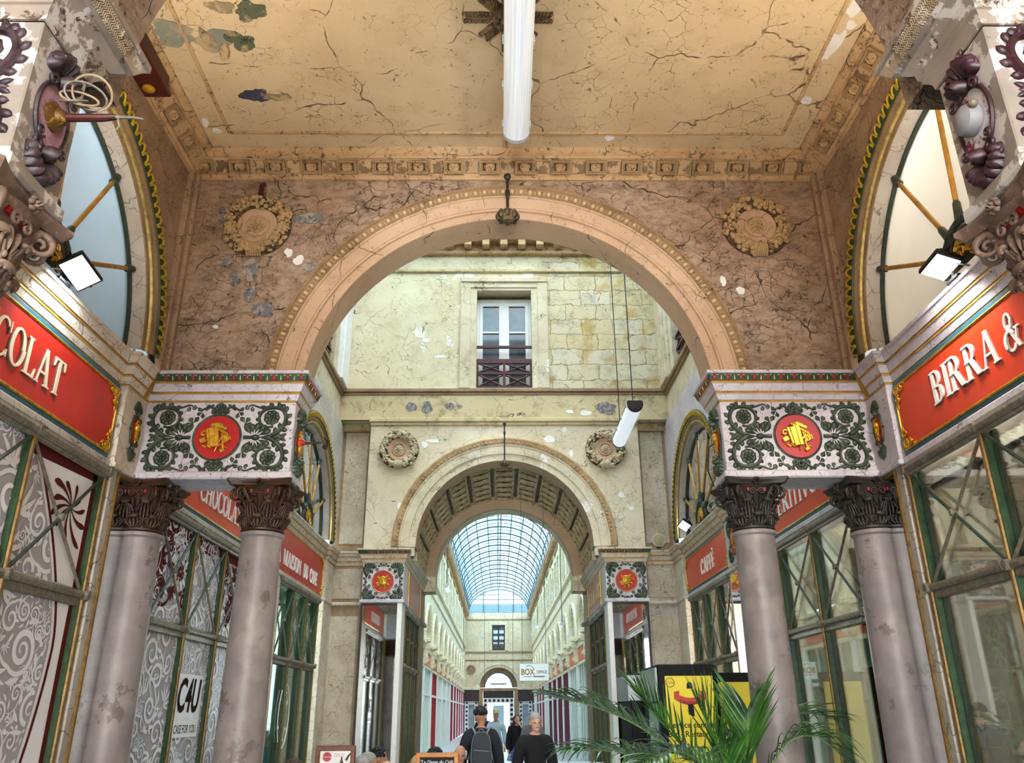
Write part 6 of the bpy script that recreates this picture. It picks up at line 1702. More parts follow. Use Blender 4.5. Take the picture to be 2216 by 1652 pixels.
floodlight((2.98, 13.3, 4.46), (-.5, -.3, -.7), 'small white floodlight on the far right court cornice', m_lensL)
# round loudspeaker
t = T('loudspeaker', 'round beige loudspeaker on the ledge right of the second arch', 'loudspeaker', (2.78, 14.55, 4.33))
mm = M.Translation((2.78, 14.62, 4.47)) @ M.Rotation(pi / 2 + .1, 4, 'X')
P('case', G().lathe([(.06, -.12), (.10, -.10), (.125, 0), (.125, .03), (.11, .035)], 28, mm), m_jamb, t)
P('grille', G().lathe([(.11, .03), (.08, .04), (0, .045)], 28, mm), simple('olive grille', '#a79d72', .6), t)
P('foot', G().box(2.74, 2.82, 14.6, 14.68, 4.33, 4.40, .008), m_dark, t)
# ceiling-hung board in the passage
t = T('hanging_board', 'pale blue BOX OFFICE board hung at the far side of the vault', 'sign', (.56, 16.5, 2.31))
fb = frame((.565, 16.5, 2.316), (1, 0, 0), (0, 0, 1), (0, -1, 0))
P('board', G().box(.282, .848, 16.5, 16.53, 2.16, 2.475, .006), simple('pale cyan board', '#d3eef4', .3, var=.02), t)
m_ylw = simple('yellow letter', '#d9a520', .4); m_brn = simple('brown lettering', '#6b4a2c', .4)
P('bold_lettering', sans(fb, 'BOX', .15, -.125, .0, d1=.004, bold=.006, sx=.85), m_ylw, t, 0)
P('outline_lettering', sans(fb, 'BOX', .15, -.123, .001, d1=.006, sx=.8), m_brn, t, 0)
P('brown_lettering', sans(fb, 'OFFICE', .075, .145, .0, d1=.004, bold=.002, sx=.82), m_brn, t, 0)
P('small_bar', G().box(.565 - .02, .565 + .20, 16.495, 16.499, 2.226, 2.25).box(.565 - .20, .565 - .05, 16.497, 16.499, 2.232, 2.243), m_brn, t, 0)
P('arc_mark', G().tube([fb(-.10 + .11 * cos(a), .0 + .12 * sin(a), .004) for a in [pi * .15 + pi * .55 * k / 12 for k in range(13)]], .005, 5), m_steel, t)
P('hanger', G().tube([(.34, 16.515, 2.47), (.34, 16.515, 5.95)], .004, 4).tube([(.80, 16.515, 2.47), (.80, 16.515, 5.85)], .004, 4), m_steel, t)
# lamps hung in the long gallery
for i, (x, y, z, L) in enumerate(((-1.80, 26.5, 5.30, 1.4), (1.75, 42, 5.6, 1.3), (-2.1, 46, 4.6, .5), (2.1, 30, 4.5, .5))):
    t = tube_lamp(['small hanging lamp at left just inside the long gallery', 'small hanging lamp at right far down the gallery', 'tiny hanging lamp at left far down the gallery', 'tiny hanging lamp at right inside the gallery'][i], (x, y, z), L, .075, mats=(m_alu, m_lens))
    P('cord', G().tube([(x, y, z + .05), (x, y, 12.0)], .012, 4), m_steel, t)
for i, x in enumerate((-1.25, .75)):
    TH('tie_rod', G().tube([(x, 60, 3.2), (x, 60, 12.2)], .014, 4), m_steel, 'thin vertical cord hanging in the long gallery at %s' % ('left' if i == 0 else 'right'), 'cord')

# ---------------------------------------------------------------- menu totem, boards, palm, chairs
m_yel = simple('yellow poster', '#f0d92a', .45, var=.03)
m_case = simple('black cabinet', '#0c0d11', .6, var=.2, spec=.2)
m_grey = simple('grey header', '#8e9498', .35, .3, .06)
t = T('poster_totem', 'tall black display cabinet with yellow menu poster behind the palm', 'display cabinet', (1.88, 9.3, FL))
P('cabinet', G().box(1.57, 2.17, 9.0, 9.9, FL, 1.72, .01).box(1.57, 2.17, 8.995, 9.9, 1.70, 2.06, .01), m_case, t)
P('poster', G().box(1.64, 2.14, 8.985, 9.0, .9, 1.945, .003), m_yel, t)
P('grey_header', G().box(1.545, 1.575, 9.03, 9.9, 1.70, 2.03, .004), m_grey, t)
P('dark_glass', G().box(1.555, 1.575, 9.05, 9.85, .3, 1.68), m_winglass, t)
fp = frame((1.89, 8.984, 1.45), (1, 0, 0), (0, 0, 1), (0, -1, 0))
P('caption', sans(fp, 'Service continu', .078, 0, .02, d1=.003, bold=.001).merge(sans(fp, 'Bar - Restaurant', .078, 0, -.065, d1=.003, bold=.001)), m_case, t, 0)
g = G(); n = 16
bn = [(-.15 + .30 * k / n, .27 - .045 * sin(pi * k / n) + .02) for k in range(n + 1)]
for i in range(n):
    (a, b), (c, d) = bn[i], bn[i + 1]; g.add([fp(a, b - .035, .003), fp(c, d - .035, .003), fp(c, d + .035, .003), fp(a, b + .035, .003)], [(0, 1, 2, 3)])
g.plate([(-.17, .27), (-.12, .25), (-.11, .35), (-.165, .34)], fp, .001, .004).plate([(.17, .27), (.12, .25), (.11, .35), (.165, .34)], fp, .001, .004)
P('red_banner', g, m_sign, t, 0)
P('banner_lettering', sans(lambda a, b, c: fp(a, b + .25 - .045 * sin(pi * (a + .15) / .3) + .018, c), 'CENTENER', .045, 0, 0, d1=.006), m_case, t, 0)
P('hat_mark', G().plate([(-.03, .37), (.03, .37), (.025, .42), (0, .44), (-.025, .42)], fp, .001, .004).plate([(-.03, .12), (.03, .10), (.025, .22), (-.03, .22)], fp, .001, .004), m_case, t, 0)
P('round_seal', G().tube([fp(-.20 + .045 * cos(2 * pi * k / 24), .43 + .045 * sin(2 * pi * k / 24), .002) for k in range(24)], .003, 4, True).merge(sans(fp, 'Clody', .03, -.20, .43, d1=.003)), m_brn, t, 0)
P('side_lettering', sans(frame((1.543, 9.45, 1.86), (0, -1, 0), (0, 0, 1), (-1, 0, 0)), 'lun', .14, 0, 0, d1=.003, bold=.003), m_flake, t, 0)
P('side_caption', sans(frame((1.553, 9.45, 1.48), (0, -1, 0), (0, 0, 1), (-1, 0, 0)), 'Open', .12, 0, 0, d1=.003), m_flake, t, 0)
t = T('display_cabinet', 'second black display cabinet with grey header behind the poster cabinet', 'display cabinet', (1.6, 10.7, FL))
P('cabinet', G().box(1.45, 2.2, 10.2, 11.1, FL, 2.02, .01), m_case, t)
P('grey_header', G().box(1.42, 2.2, 10.17, 11.1, 1.72, 2.0, .004), m_grey, t)
t = T('poster_stand', 'second yellow poster stand half hidden behind the right column', 'poster stand', (2.55, 9.6, FL))
P('frame', G().box(2.32, 2.80, 9.6, 9.66, .5, 2.0, .01).box(2.3, 2.82, 9.5, 9.75, FL, FL + .05, .01).box(2.53, 2.59, 9.6, 9.66, FL, .6), m_case, t)
P('poster', G().box(2.35, 2.77, 9.585, 9.60, .8, 1.90, .003), m_yel, t)

m_wood = simple('brown wood frame', '#6b3a1e', .5, var=.25, vs=14)
m_owood = simple('orange wood frame', '#c07a2c', .5, var=.2, vs=14)
t = T('menu_board', 'brown wooden framed menu board with soda advert at bottom left', 'menu board', (-1.59, 8.25, FL))
fm = frame((-1.59, 8.19, 1.15), (1, 0, 0), (0, 0, 1), (0, -1, 0))
P('frame', G().box(-1.77, -1.41, 8.2, 8.25, 1.285, 1.33, .006).box(-1.77, -1.73, 8.2, 8.25, .2, 1.3, .006).box(-1.45, -1.41, 8.2, 8.25, .2, 1.3, .006).box(-1.77, -1.41, 8.2, 8.25, .2, .25, .006), m_wood, t)
P('leg', G().tube([(-1.75, 8.25, 1.2), (-1.75, 8.6, FL)], .018, 6), m_wood, t); P('leg', G().tube([(-1.43, 8.25, 1.2), (-1.43, 8.6, FL)], .018, 6), m_wood, t)
P('leg', G().box(-1.77, -1.73, 8.2, 8.25, FL, .25), m_wood, t); P('leg', G().box(-1.45, -1.41, 8.2, 8.25, FL, .25), m_wood, t)
P('poster', G().box(-1.735, -1.445, 8.215, 8.235, .25, 1.29), m_flake, t)
P('red_disc', G().plate(circ(-.075, .085, .04, .04, 28), fm, -.03, -.02), simple('soda red', '#b31d35', .4), t, 0)
P('disc_script', sans(fm, 'Coca-Cola', .019, -.075, .085, d1=-.018, shear=.3), m_flake, t, 0)
P('bottle_print', G().plate([(.045, -.02), (.075, -.02), (.078, .03), (.068, .06), (.066, .085), (.054, .085), (.052, .06), (.042, .03)], fm, -.03, -.021).plate([(.09, .06), (.11, .05), (.13, .09), (.145, .11), (.138, .12), (.115, .10)], fm, -.03, -.021), m_capdark, t, 0)
P('printed_caption', sans(fm, "Profitez d'une\npause fraîche", .017, -.01, .10, d1=-.02, align='LEFT'), m_redorn, t, 0)
t = T('chalkboard', 'orange wooden framed chalkboard with white handwriting at bottom center', 'chalkboard', (-.67, 8.42, FL))
P('frame', G().box(-.87, -.47, 8.40, 8.45, 1.215, 1.255, .006).box(-.87, -.83, 8.40, 8.45, .2, 1.23, .006).box(-.51, -.47, 8.40, 8.45, .2, 1.23, .006), m_owood, t)
P('slate', G().box(-.835, -.505, 8.415, 8.435, .25, 1.22), m_case, t)
fc_ = frame((-.67, 8.414, 1.175), (1, 0, 0), (0, 0, 1), (0, -1, 0))
P('chalk_writing', sans(fc_, '"La Dame du Café"', .042, 0, 0, d1=.002, shear=.35), m_flake, t, 0)
for x in (-.85, -.49):
    P('leg', G().box(x - .02, x + .02, 8.40, 8.45, FL, .25), m_owood, t); P('leg', G().tube([(x, 8.45, 1.15), (x, 8.75, FL)], .016, 6), m_owood, t)

# potted palm
m_leaf = NT('palm leaf'); _p = m_leaf.pos(); _n = m_leaf.noise(_p, 5, 4)
m_leaf.set(m_leaf.b, 'Base Color', m_leaf.mix(m_leaf.ramp(_n.outputs[0], .35, .65), rgb('#153a1c'), rgb('#477a2c')))
m_leaf.b.inputs['Roughness'].default_value = .22; m_leaf.b.inputs['Specular IOR Level'].default_value = .8
m_leaf = m_leaf.m
m_stalk = simple('palm stalk', '#6f8a4a', .5)
PC = V((1.50, 6.15, .55))
t = T('potted_palm', 'green potted palm with drooping fronds before the right column', 'potted palm', (PC.x, PC.y, FL))
P('pot', G().lathe([(.17, FL), (.22, FL + .1), (.25, .40), (.27, .42), (.27, .46), (.24, .46), (.22, .40), (0, .40)], 28, M.Translation((PC.x, PC.y, 0))), m_wood, t)
def bez(p, n):
    p = [V(a) for a in p]; out = []
    m = len(p) - 1
    for i in range(n + 1):
        tt_ = i / n * m; k = min(int(tt_), m - 1); u = tt_ - k
        a, b, c, d = p[max(k - 1, 0)], p[k], p[k + 1], p[min(k + 2, m)]
        out.append(.5 * ((2 * b) + (c - a) * u + (2 * a - 5 * b + 4 * c - d) * u * u + (3 * b - a - 3 * c + d) * u ** 3))
    return out
def frond(ctl, n, L, w_, droop, seed, spread=.9, start=.35):
    rn = random.Random(seed); pts = bez(ctl, 40); g = G()
    side0 = None
    for i in range(n):
        q = start + (1 - start) * (i + .5) / n; k = min(int(q * 40), 39); p = pts[k].lerp(pts[k + 1], q * 40 - k)
        tg = (pts[k + 1] - pts[k]).normalized(); sd = tg.cross(V((0, 0, 1)))
        sd = sd.normalized() if sd.length > .05 else V((1, 0, 0)); up = sd.cross(tg)
        ll = L * (.55 + .75 * sin(pi * (.15 + .75 * (i / n)))) * rn.uniform(.85, 1.1)
        if q > .9: ll *= .7
        for sg in (-1, 1):
            d = (sd * sg * spread + tg * (.75 + .5 * q) + up * rn.uniform(.15, .5)).normalized()
            rows = []; wn = d.cross(up + V((0, 0, .001))); wn.normalize(); m = 8
            c = V(p)
            dr = droop * rn.uniform(.5, 1.4)
            for j in range(m + 1):
                f = j / m
                dd = (d + V((0, 0, -1)) * dr * f * f * 1.6).normalized()
                ww = w_ * (.45 + .55 * min(1, f * 4)) * (1 - max(0, (f - .45) / .55) ** 1.4) + .0006
                rows.append([c - wn * ww, c + up * (-ww * .35), c + wn * ww])
                c = c + dd * (ll / m)
            vs = [v for r in rows for v in r]
            g.sheet(rows, .0007)
    st = P('frond', g, m_leaf, t, 50)
    P('stalk', G().tube(pts, [.011 * (1 - .8 * i / 40) for i in range(41)], 6), m_stalk, st)
X = lambda x, z, y=6.15: (x, y, z)
frond([PC, X(1.38, 1.12), X(.97, 1.46), X(.62, 1.62, 6.05), X(.30, 1.70, 6.0)], 34, .36, .0125, .55, 1)
frond([PC, X(1.36, .98, 6.0), X(1.0, 1.24, 5.8), X(.70, 1.36, 5.65), X(.38, 1.38, 5.55)], 34, .34, .012, .9, 2)
frond([PC, X(1.42, 1.05, 5.9), X(1.22, 1.28, 5.6), X(.98, 1.38, 5.35), X(.75, 1.33, 5.15)], 30, .30, .0125, 1.3, 3)
frond([PC, X(1.50, 1.1), X(1.46, 1.35, 6.2), X(1.36, 1.62, 6.25)], 26, .40, .011, .12, 4, .7)
frond([PC, X(1.58, 1.1), X(1.66, 1.38, 6.2), X(1.70, 1.60, 6.25)], 26, .36, .010, .15, 5, .7)
frond([PC, X(1.62, 1.05, 6.0), X(1.82, 1.38, 5.9), X(2.02, 1.44, 5.85), X(2.18, 1.30, 5.8)], 26, .30, .010, 1.1, 6)
frond([PC, X(1.78, 1.10, 6.7), X(2.10, 1.46, 7.35), X(2.50, 1.58, 7.6), X(2.85, 1.54, 7.7)], 30, .36, .013, .7, 7)
frond([PC, X(1.45, .95, 5.7), X(1.35, 1.15, 5.2), X(1.30, 1.22, 4.9), X(1.28, 1.12, 4.6)], 26, .28, .012, 1.0, 8)
frond([PC, X(1.62, .95, 5.8), X(1.72, 1.15, 5.45), X(1.82, 1.17, 5.2), X(1.9, 1.05, 5.0)], 24, .26, .011, 1.2, 9)
frond([PC, X(1.40, 1.1, 6.3), X(1.15, 1.5, 6.5), X(.98, 1.72, 6.6)], 24, .34, .0115, .25, 10, .7)

# white bistro chairs and table under the gallery end
m_wchair = simple('white chair paint', '#f0f0f0', .4, var=.03)
def chair(x, y, rz, label, first=[None]):
    if first[0] is None:
        t = T('bistro_chair', label, 'chair', (0, 0, 0), None)
        P('seat', G().box(-.20, .20, -.20, .20, .44, .465, .01), m_wchair, t)
        for sx in (-1, 1):
            P('leg', G().tube([(sx * .18, -.18, 0), (sx * .17, -.17, .44)], .012, 6), m_wchair, t)
            P('back_post', G().tube([(sx * .18, .21, 0), (sx * .18, .18, .46), (sx * .175, .24, .90)], .012, 6), m_wchair, t)
        P('backrest', G().tube([(.175, .24, .88), (-.175, .24, .88)], .012, 6).tube([(.17, .225, .7), (-.17, .225, .7)], .010, 6).tube([(.16, .2, .5), (-.16, .24, .87)], .009, 6).tube([(-.16, .2, .5), (.16, .24, .87)], .009, 6), m_wchair, t)
        first[0] = t; t.location = (x, y, FL); t.rotation_euler[2] = rz
    else: DUP(first[0], (x, y, FL), label, rotz=rz)
chair(1.05, 15.3, .4, 'white crossed-back bistro chair nearest the right passage shopfront'); chair(1.45, 15.9, -1.2, 'white bistro chair against the right passage wall')
chair(1.0, 17.0, 2.6, 'white bistro chair beyond the white table'); chair(1.5, 17.4, 1.6, 'rearmost white bistro chair by the right passage wall')
t = T('bistro_table', 'white bistro table among the white chairs in the passage', 'table', (1.25, 16.4, FL))
P('tabletop', G().box(.92, 1.58, 16.1, 16.7, .72, .75, .01), m_wchair, t)
for sx in (-1, 1):
    for sy in (-1, 1): P('leg', G().box(1.25 + sx * .29 - .02, 1.25 + sx * .29 + .02, 16.4 + sy * .26 - .02, 16.4 + sy * .26 + .02, FL, .72), m_wchair, t)
# ---------------------------------------------------------------- rooms behind the shop windows
def room(s, y0, y1, depth, m, label, ceilz=3.42):
    a, b = s * 3.19, s * (3.19 + depth)
    g = G().box(b, b + s * .1, y0, y1, FL, ceilz).box(a, b, y0 - .06, y0, FL, ceilz).box(a, b, y1, y1 + .06, FL, ceilz).box(a, b, y0, y1, ceilz, ceilz + .05)
    return ST('wall_shop_' + SIDE[s], g, m, label, 'wall')
room(-1, 2.9, 10.1, 2.5, m_int, 'inner wall of the left shop behind the filmed windows')
room(-1, 11.3, 14.0, 2.5, m_glassg if False else simple('green shop wall', '#5d8f7c', .7, var=.2, vs=2), 'green inner wall of the shop under MAISON DU CAFE')
room(1, 2.9, 10.35, 3.0, m_int, 'cream inner wall of the right shop')
room(1, 11.3, 14.0, 2.5, m_int, 'cream inner wall of the shop under CAFFÈ')
t = T('roller_blind', 'cream fabric blind hanging inside the near right shop window', 'blind', (3.25, 5.2, 1.6))
P('fabric', G().box(3.235, 3.242, 4.45, 6.0, .5, 3.16), m_blind, t, 0)
P('roller', G().tube([(3.24, 4.43, 3.18), (3.24, 6.02, 3.18)], .025, 8), m_bar, t)
t = T('roller_blind', 'narrow cream blind added as a pale reflection inside the right court shop beside the column', 'blind', (3.25, 8.8, 1.6))  # added cloth standing in for a cream reflection on the glass
P('fabric', G().box(3.235, 3.242, 8.35, 9.2, .5, 3.2), m_blind, t, 0); P('roller', G().tube([(3.24, 8.33, 3.22), (3.24, 9.22, 3.22)], .025, 8), m_bar, t)
rn = random.Random(4)
m_amber = simple('amber bottle', '#b5641c', .25); m_orange = simple('orange shelf', '#e08a3c', .5); m_jar = simple('pale jar', '#e6dccb', .4); m_leafr = simple('autumn leaf red', '#8c2a24', .6); m_leafo = simple('autumn leaf orange', '#c8782a', .6)
def shelf(y0, y1, x, zs, label, m, items):
    t = T('shelf_unit', label, 'shelf', (x, (y0 + y1) / 2, FL))
    P('back_panel', G().box(x + .30, x + .33, y0, y1, FL, zs[-1] + .4), m, t)
    for y in (y0, y1): P('side_panel', G().box(x, x + .33, y - .015, y + .015, FL, zs[-1] + .4), m, t)
    k = 0
    for z in zs:
        P('shelf_board', G().box(x, x + .32, y0, y1, z - .02, z), m_orange, t)
        y = y0 + .12
        while y < y1 - .1 and k < items:
            h = rn.uniform(.16, .28); r = rn.uniform(.04, .06); k += 1
            cols_ = rn.choice(((m_amber, 'amber'), (m_jar, 'pale'), (m_green, 'dark green'), (m_redorn, 'red')))
            q = T('bottle', '%s bottle on the %s' % (cols_[1], label.split(' with ')[0]), 'bottle', (x + .15, y, z), '%s bottles on the %s' % (cols_[1], label.split(' with ')[0]))
            P('body', G().lathe([(r, 0), (r, h * .6), (r * .4, h * .78), (r * .38, h), (0, h)], 12, M.Translation((x + .15, y, z))), cols_[0], q)
            P('cap', G().lathe([(r * .42, h), (r * .42, h + .03), (0, h + .03)], 10, M.Translation((x + .15, y, z))), m_bar, q)
            y += rn.uniform(.15, .24)
shelf(3.2, 4.9, 5.6, (1.0, 1.6, 2.2, 2.8), 'warm lit wooden shelf in the near right shop with bottles', m_intd, 30)
shelf(7.35, 8.2, 3.45, (1.1, 1.55, 2.45, 2.72), 'window shelf in the right court shop with jars', m_intd, 16)
g1, g2 = G(), G()
for k in range(90):
    y, z = 11.42 + rn.uniform(-.06, .22), rn.uniform(1.0, 2.9); d = rn.uniform(-.02, .02)
    a = rn.uniform(0, 6.28); L = rn.uniform(.05, .09)
    (g1 if k % 2 else g2).lobe(frame((3.2 + d, y, z), (0, 1, 0), (0, 0, 1), (-1, 0, 0)), (0, 0), (L * cos(a), L * sin(a)), .022, .008, .55)
t = T('leaf_garland', 'autumn leaf garland hanging inside the window under CAFFÈ', 'garland', (3.2, 11.5, 2.95))
P('red_leaf', g1, m_leafr, t); P('orange_leaf', g2, m_leafo, t); P('cord', G().tube([(3.2, 11.5, 3.3), (3.21, 11.5, 1.0)], .006, 5), m_wood, t)
g = G()
for k in range(5): g.lobe(frame((3.2, 5.35, 3.17), (0, -1, 0), (0, 0, 1), (-1, 0, 0)), (0, 0), (.075 * cos(.3 + k * 1.256), .075 * sin(.3 + k * 1.256)), .022, .008, .5)
TH('maple_leaf', g.tube([(3.2, 5.35, 3.17), (3.2, 5.35, 3.32)], .003, 4), m_leafr, 'red maple leaf decoration at top of the near right window', 'leaf decoration')
# ---------------------------------------------------------------- people
m_skin = simple('skin', '#c98f72', .5, var=.06); m_skind = simple('dark skin', '#6b4632', .5, var=.06); m_skinp = simple('pale skin', '#dcab94', .5, var=.05)
def eval_mesh(o):
    dg = bpy.context.evaluated_depsgraph_get(); me = bpy.data.meshes.new_from_object(o.evaluated_get(dg))
    old = o.data; bpy.data.objects.remove(o)
    if old.users == 0: bpy.data.meshes.remove(old)
    return me
def skin(verts, edges, radii, lev=2):
    me = bpy.data.meshes.new('s'); me.from_pydata([tuple(v) for v in verts], edges, [])
    o = bpy.data.objects.new('s', me); COL.objects.link(o)
    md = o.modifiers.new('k', 'SKIN'); md.use_smooth_shade = True
    for i, r in enumerate(radii):
        q = me.skin_vertices[0].data[i]; q.radius = (r, r) if not isinstance(r, tuple) else r
        q.use_root = (i == 0)
    o.modifiers.new('u', 'SUBSURF').levels = lev
    bpy.context.view_layer.update()
    me2 = eval_mesh(o); g = G(); g.add([v.co for v in me2.vertices], [tuple(p.vertices) for p in me2.polygons]); bpy.data.meshes.remove(me2)
    return g
def remesh(g, vox):
    me = bpy.data.meshes.new('r'); me.from_pydata(g.v, [], g.f); o = bpy.data.objects.new('r', me); COL.objects.link(o)
    md = o.modifiers.new('r', 'REMESH'); md.mode = 'VOXEL'; md.voxel_size = vox
    sm = o.modifiers.new('sm', 'SMOOTH'); sm.iterations = 2; sm.factor = .4
    bpy.context.view_layer.update()
    me2 = eval_mesh(o); q = G(); q.add([v.co for v in me2.vertices], [tuple(p.vertices) for p in me2.polygons]); bpy.data.meshes.remove(me2)
    return q
def head_geo(g, c, turn, tilt):
    # skull, jaw, nose, ears; faces local -y
    Rm_ = M.Rotation(turn, 3, 'Z') @ M.Rotation(tilt, 3, 'X')
    X_ = lambda p: V(c) + Rm_ @ V(p); a = [Rm_ @ V(v) for v in ((1, 0, 0), (0, 1, 0), (0, 0, 1))]
    g.ell(X_((0, .01, .035)), (.074, .094, .088), 16, 12, *a); g.ell(X_((0, -.022, -.045)), (.056, .066, .068), 14, 10, *a)
    g.ell(X_((0, -.095, -.012)), (.012, .018, .024), 8, 6, *a); g.ell(X_((0, -.078, .012)), (.045, .018, .010), 8, 6, *a)
    g.ell(X_((0, -.084, -.052)), (.024, .010, .010), 8, 6, *a); g.ell(X_((0, -.072, -.088)), (.026, .022, .020), 8, 6, *a)
    for s in (-1, 1): g.ell(X_((s * .076, .012, -.005)), (.010, .020, .032), 8, 6, *a)
    return X_, a
def person(x, y, rz, label, pose='stand', h=1.74, skinm=None, top=None, bottom=None, hair=None, hairm=None, arms='down', turn=0, tilt=0, topm=None, botm=None, shoem=None, vox=.013, female=False, lift=0.0, hem=.80):
    k = h / 1.74; sit = pose == 'sit'
    t = T('person', label, 'person', (x, y, FL)); skinm = skinm or m_skin
    hip = .50 if sit else .93; base = hip - .93
    W = .185 if female else .205
    Z = lambda z: z + base
    v = [(0, 0, Z(.95)), (0, -.01, Z(1.10)), (0, 0, Z(1.28)), (0, .01, Z(1.42)), (0, .0, Z(1.48)), (0, -.015, Z(1.54))]
    r = [(.138, .10), (.135, .10), (.155, .11), (.13, .09), (.068, .066), (.060, .060)]
    e = [(0, 1), (1, 2), (2, 3), (3, 4), (4, 5)]
    hands = []
    legs_i = []; arms_i = []
    for s in (-1, 1):
        i = len(v)
        if sit: pl = [(s * .10, -.04, .50), (s * .13, -.44, .52), (s * .13, -.46, .28), (s * .13, -.44, .08), (s * .135, -.56, .035)]
        elif pose == 'walk': d = s * .16; pl = [(s * .09, 0, .88), (s * .095, -d * .6 - .03, .50), (s * .095, d * .2, .30), (s * .095, d * .9, .09), (s * .10, d * .9 - .13, .035)]
        else: pl = [(s * .09, 0, .88), (s * .10, -.01, .50), (s * .10, .01, .30), (s * .10, .03, .09), (s * .105, -.10, .035)]
        v += pl; r += [.088, .060, .056, .040, .034]; e += [(0, i), (i, i + 1), (i + 1, i + 2), (i + 2, i + 3), (i + 3, i + 4)]; legs_i.append(i)
        i = len(v)
        if arms == 'table': pa = [(s * W * .85, 0, Z(1.41)), (s * (W + .05), -.10, Z(1.16)), (s * .12, -.33, Z(1.15)), (s * .08, -.38, Z(1.15))]
        elif arms == 'up' and s > 0: pa = [(s * W * .85, 0, Z(1.41)), (s * (W + .08), -.12, Z(1.22)), (s * .09, -.17, Z(1.45)), (s * .06, -.15, Z(1.50))]
        else: pa = [(s * W * .85, 0, Z(1.41)), (s * (W + .045), .02, Z(1.13)), (s * (W + .055), -.05, Z(.90)), (s * (W + .05), -.07, Z(.83))]
        v += pa; r += [.058, .044, .034, .028]; e += [(3, i), (i, i + 1), (i + 1, i + 2), (i + 2, i + 3)]; arms_i.append(i)
        hands.append((V(pa[3]), (V(pa[3]) - V(pa[2])).normalized(), s))
    g = skin(v, e, r)
    for (p, d, s) in hands:      # palm, four unequal fingers and a thumb
        sd = d.cross(V((0, 1, 0))); sd = sd.normalized() if sd.length > .1 else V((1, 0, 0)); up = sd.cross(d)
        g.ell(p + d * .045, (.038, .018, .050), 8, 6, sd, up, d)
        for q, L in ((-1.5, .055), (-.5, .070), (.5, .066), (1.5, .050)):
            b = p + d * .085 + sd * (q * .018)
            g.tube([b, b + d * L * .55 + up * .004, b + d * L * .9 - up * .012], [.0095, .009, .0075], 6)
        b = p + d * .03 - sd * (s * .035); g.tube([b, b + d * .035 - sd * (s * .022), b + d * .065 - sd * (s * .022)], [.012, .010, .008], 6)
    hc = V((0, -.03, Z(1.632)))
    X_, ax = head_geo(g, hc, turn, tilt)
    tr = lambda p: (x + (p[0] * cos(rz) - p[1] * sin(rz)) * k, y + (p[0] * sin(rz) + p[1] * cos(rz)) * k, FL + p[2] * k + lift)
    body = P('body', G().merge(remesh(g, vox), tr), skinm, t, 60)
    # eyes and mouth on the face
    for s in (-1, 1): P('eye', G().merge(G().ell(X_((s * .030, -.082, .000)), (.012, .006, .006), 8, 6, *ax), tr), m_black, t)
    P('mouth', G().merge(G().ell(X_((0, -.094, -.054)), (.022, .004, .004), 8, 6, *ax), tr), m_sign, t)
    if hair:
        hg = G()
        if hair == 'curly':
            rn = random.Random(int(x * 100))
            hg.ell(X_((0, .022, .058)), (.082, .092, .080), 12, 9, *ax)
            for q in range(60):
                a = rn.uniform(0, 6.28); b = rn.uniform(-.2, 1.4); d = V((.084 * cos(a) * cos(b), .02 + .092 * sin(a) * cos(b), .05 + .085 * sin(b)))
                if d.y > -.06 or d.z > .09: hg.ell(X_(d), (.022, .022, .020), 6, 5, *ax)
        elif hair == 'long':
            hg.ell(X_((0, .024, .05)), (.086, .096, .086), 14, 10, *ax)
            for q in range(15):
                a = pi * .02 + pi * .96 * q / 14; d = (.082 * cos(a), .02 + .086 * sin(a))
                hg.tube([X_((d[0], d[1], .06)), X_((d[0] * 1.08, d[1] * 1.06, -.06)), X_((d[0] * 1.05, d[1] * 1.15, -.17)), X_((d[0] * .8, d[1] * 1.1, -.27))], [.024, .026, .024, .010], 7)
        elif hair == 'braid':
            hg.ell(X_((0, .024, .05)), (.084, .094, .084), 14, 10, *ax)
            for q in range(34):
                a = 2 * pi * q / 34; hg.ell(X_((.08 * cos(a), .022 + .088 * sin(a), .075 + .008 * sin(q * 2.4))), (.022, .014, .018), 6, 5, *ax)
            for q in range(12): a = q * 2.3; hg.ell(X_((.03 * cos(a) , .115 + .02 * sin(a), .06 - .006 * q)), (.03, .022, .022), 6, 5, *ax)
        elif hair == 'ring':
            for q in range(26):
                a = -.35 + (pi + .7) * q / 25; hg.ell(X_((.076 * cos(a), .018 + .086 * sin(a), .005 + .02 * sin(q))), (.020, .018, .040), 7, 5, *ax)
        else:
            hg.ell(X_((0, .016, .062)), (.081, .097, .076), 16, 12, *ax); hg.ell(X_((0, .052, .01)), (.074, .062, .075), 14, 10, *ax)
        P('hair', G().merge(hg, tr), hairm, t, 60)
    def wear(idx, grow, name, m, cut=None):
        vv, rr, ee, mp = [], [], [], {}
        for i in idx: mp[i] = len(vv); vv.append(v[i]); q = r[i]; rr.append((q[0] + grow, q[1] + grow) if isinstance(q, tuple) else q + grow + (.016 if name == 'jacket' and i in arms_i else 0))
        for a, b in e:
            if a in mp and b in mp: ee.append((mp[a], mp[b]))
        return P(name, G().merge(skin(vv, ee, rr), tr), m, t, 60)
    ai = [i + q for i in arms_i for q in range(3)]
    if topm: wear([0, 1, 2, 3, 4] + ai, .030, 'jacket', topm); P('collar', G().merge(G().tube([(.072 * cos(a), -.004 + .070 * sin(a), Z(1.478) + .012 * sin(a)) for a in [2 * pi * q / 18 for q in range(18)]], .018, 7, True), tr), topm, t)
    if topm and not sit:
        rg = [(1.12, .160, .124), (1.0, .182, .142), (.90, .205, .165), (hem, .222, .185)]; n = 24
        vs = [tr((a * cos(2 * pi * q / n), b * sin(2 * pi * q / n), Z(z))) for z, a, b in rg for q in range(n)]
        P('jacket_hem', G().add(vs, [(i * n + q, i * n + (q + 1) % n, (i + 1) * n + (q + 1) % n, (i + 1) * n + q) for i in range(3) for q in range(n)] + [tuple(3 * n + q for q in range(n))]), topm, t, 60)
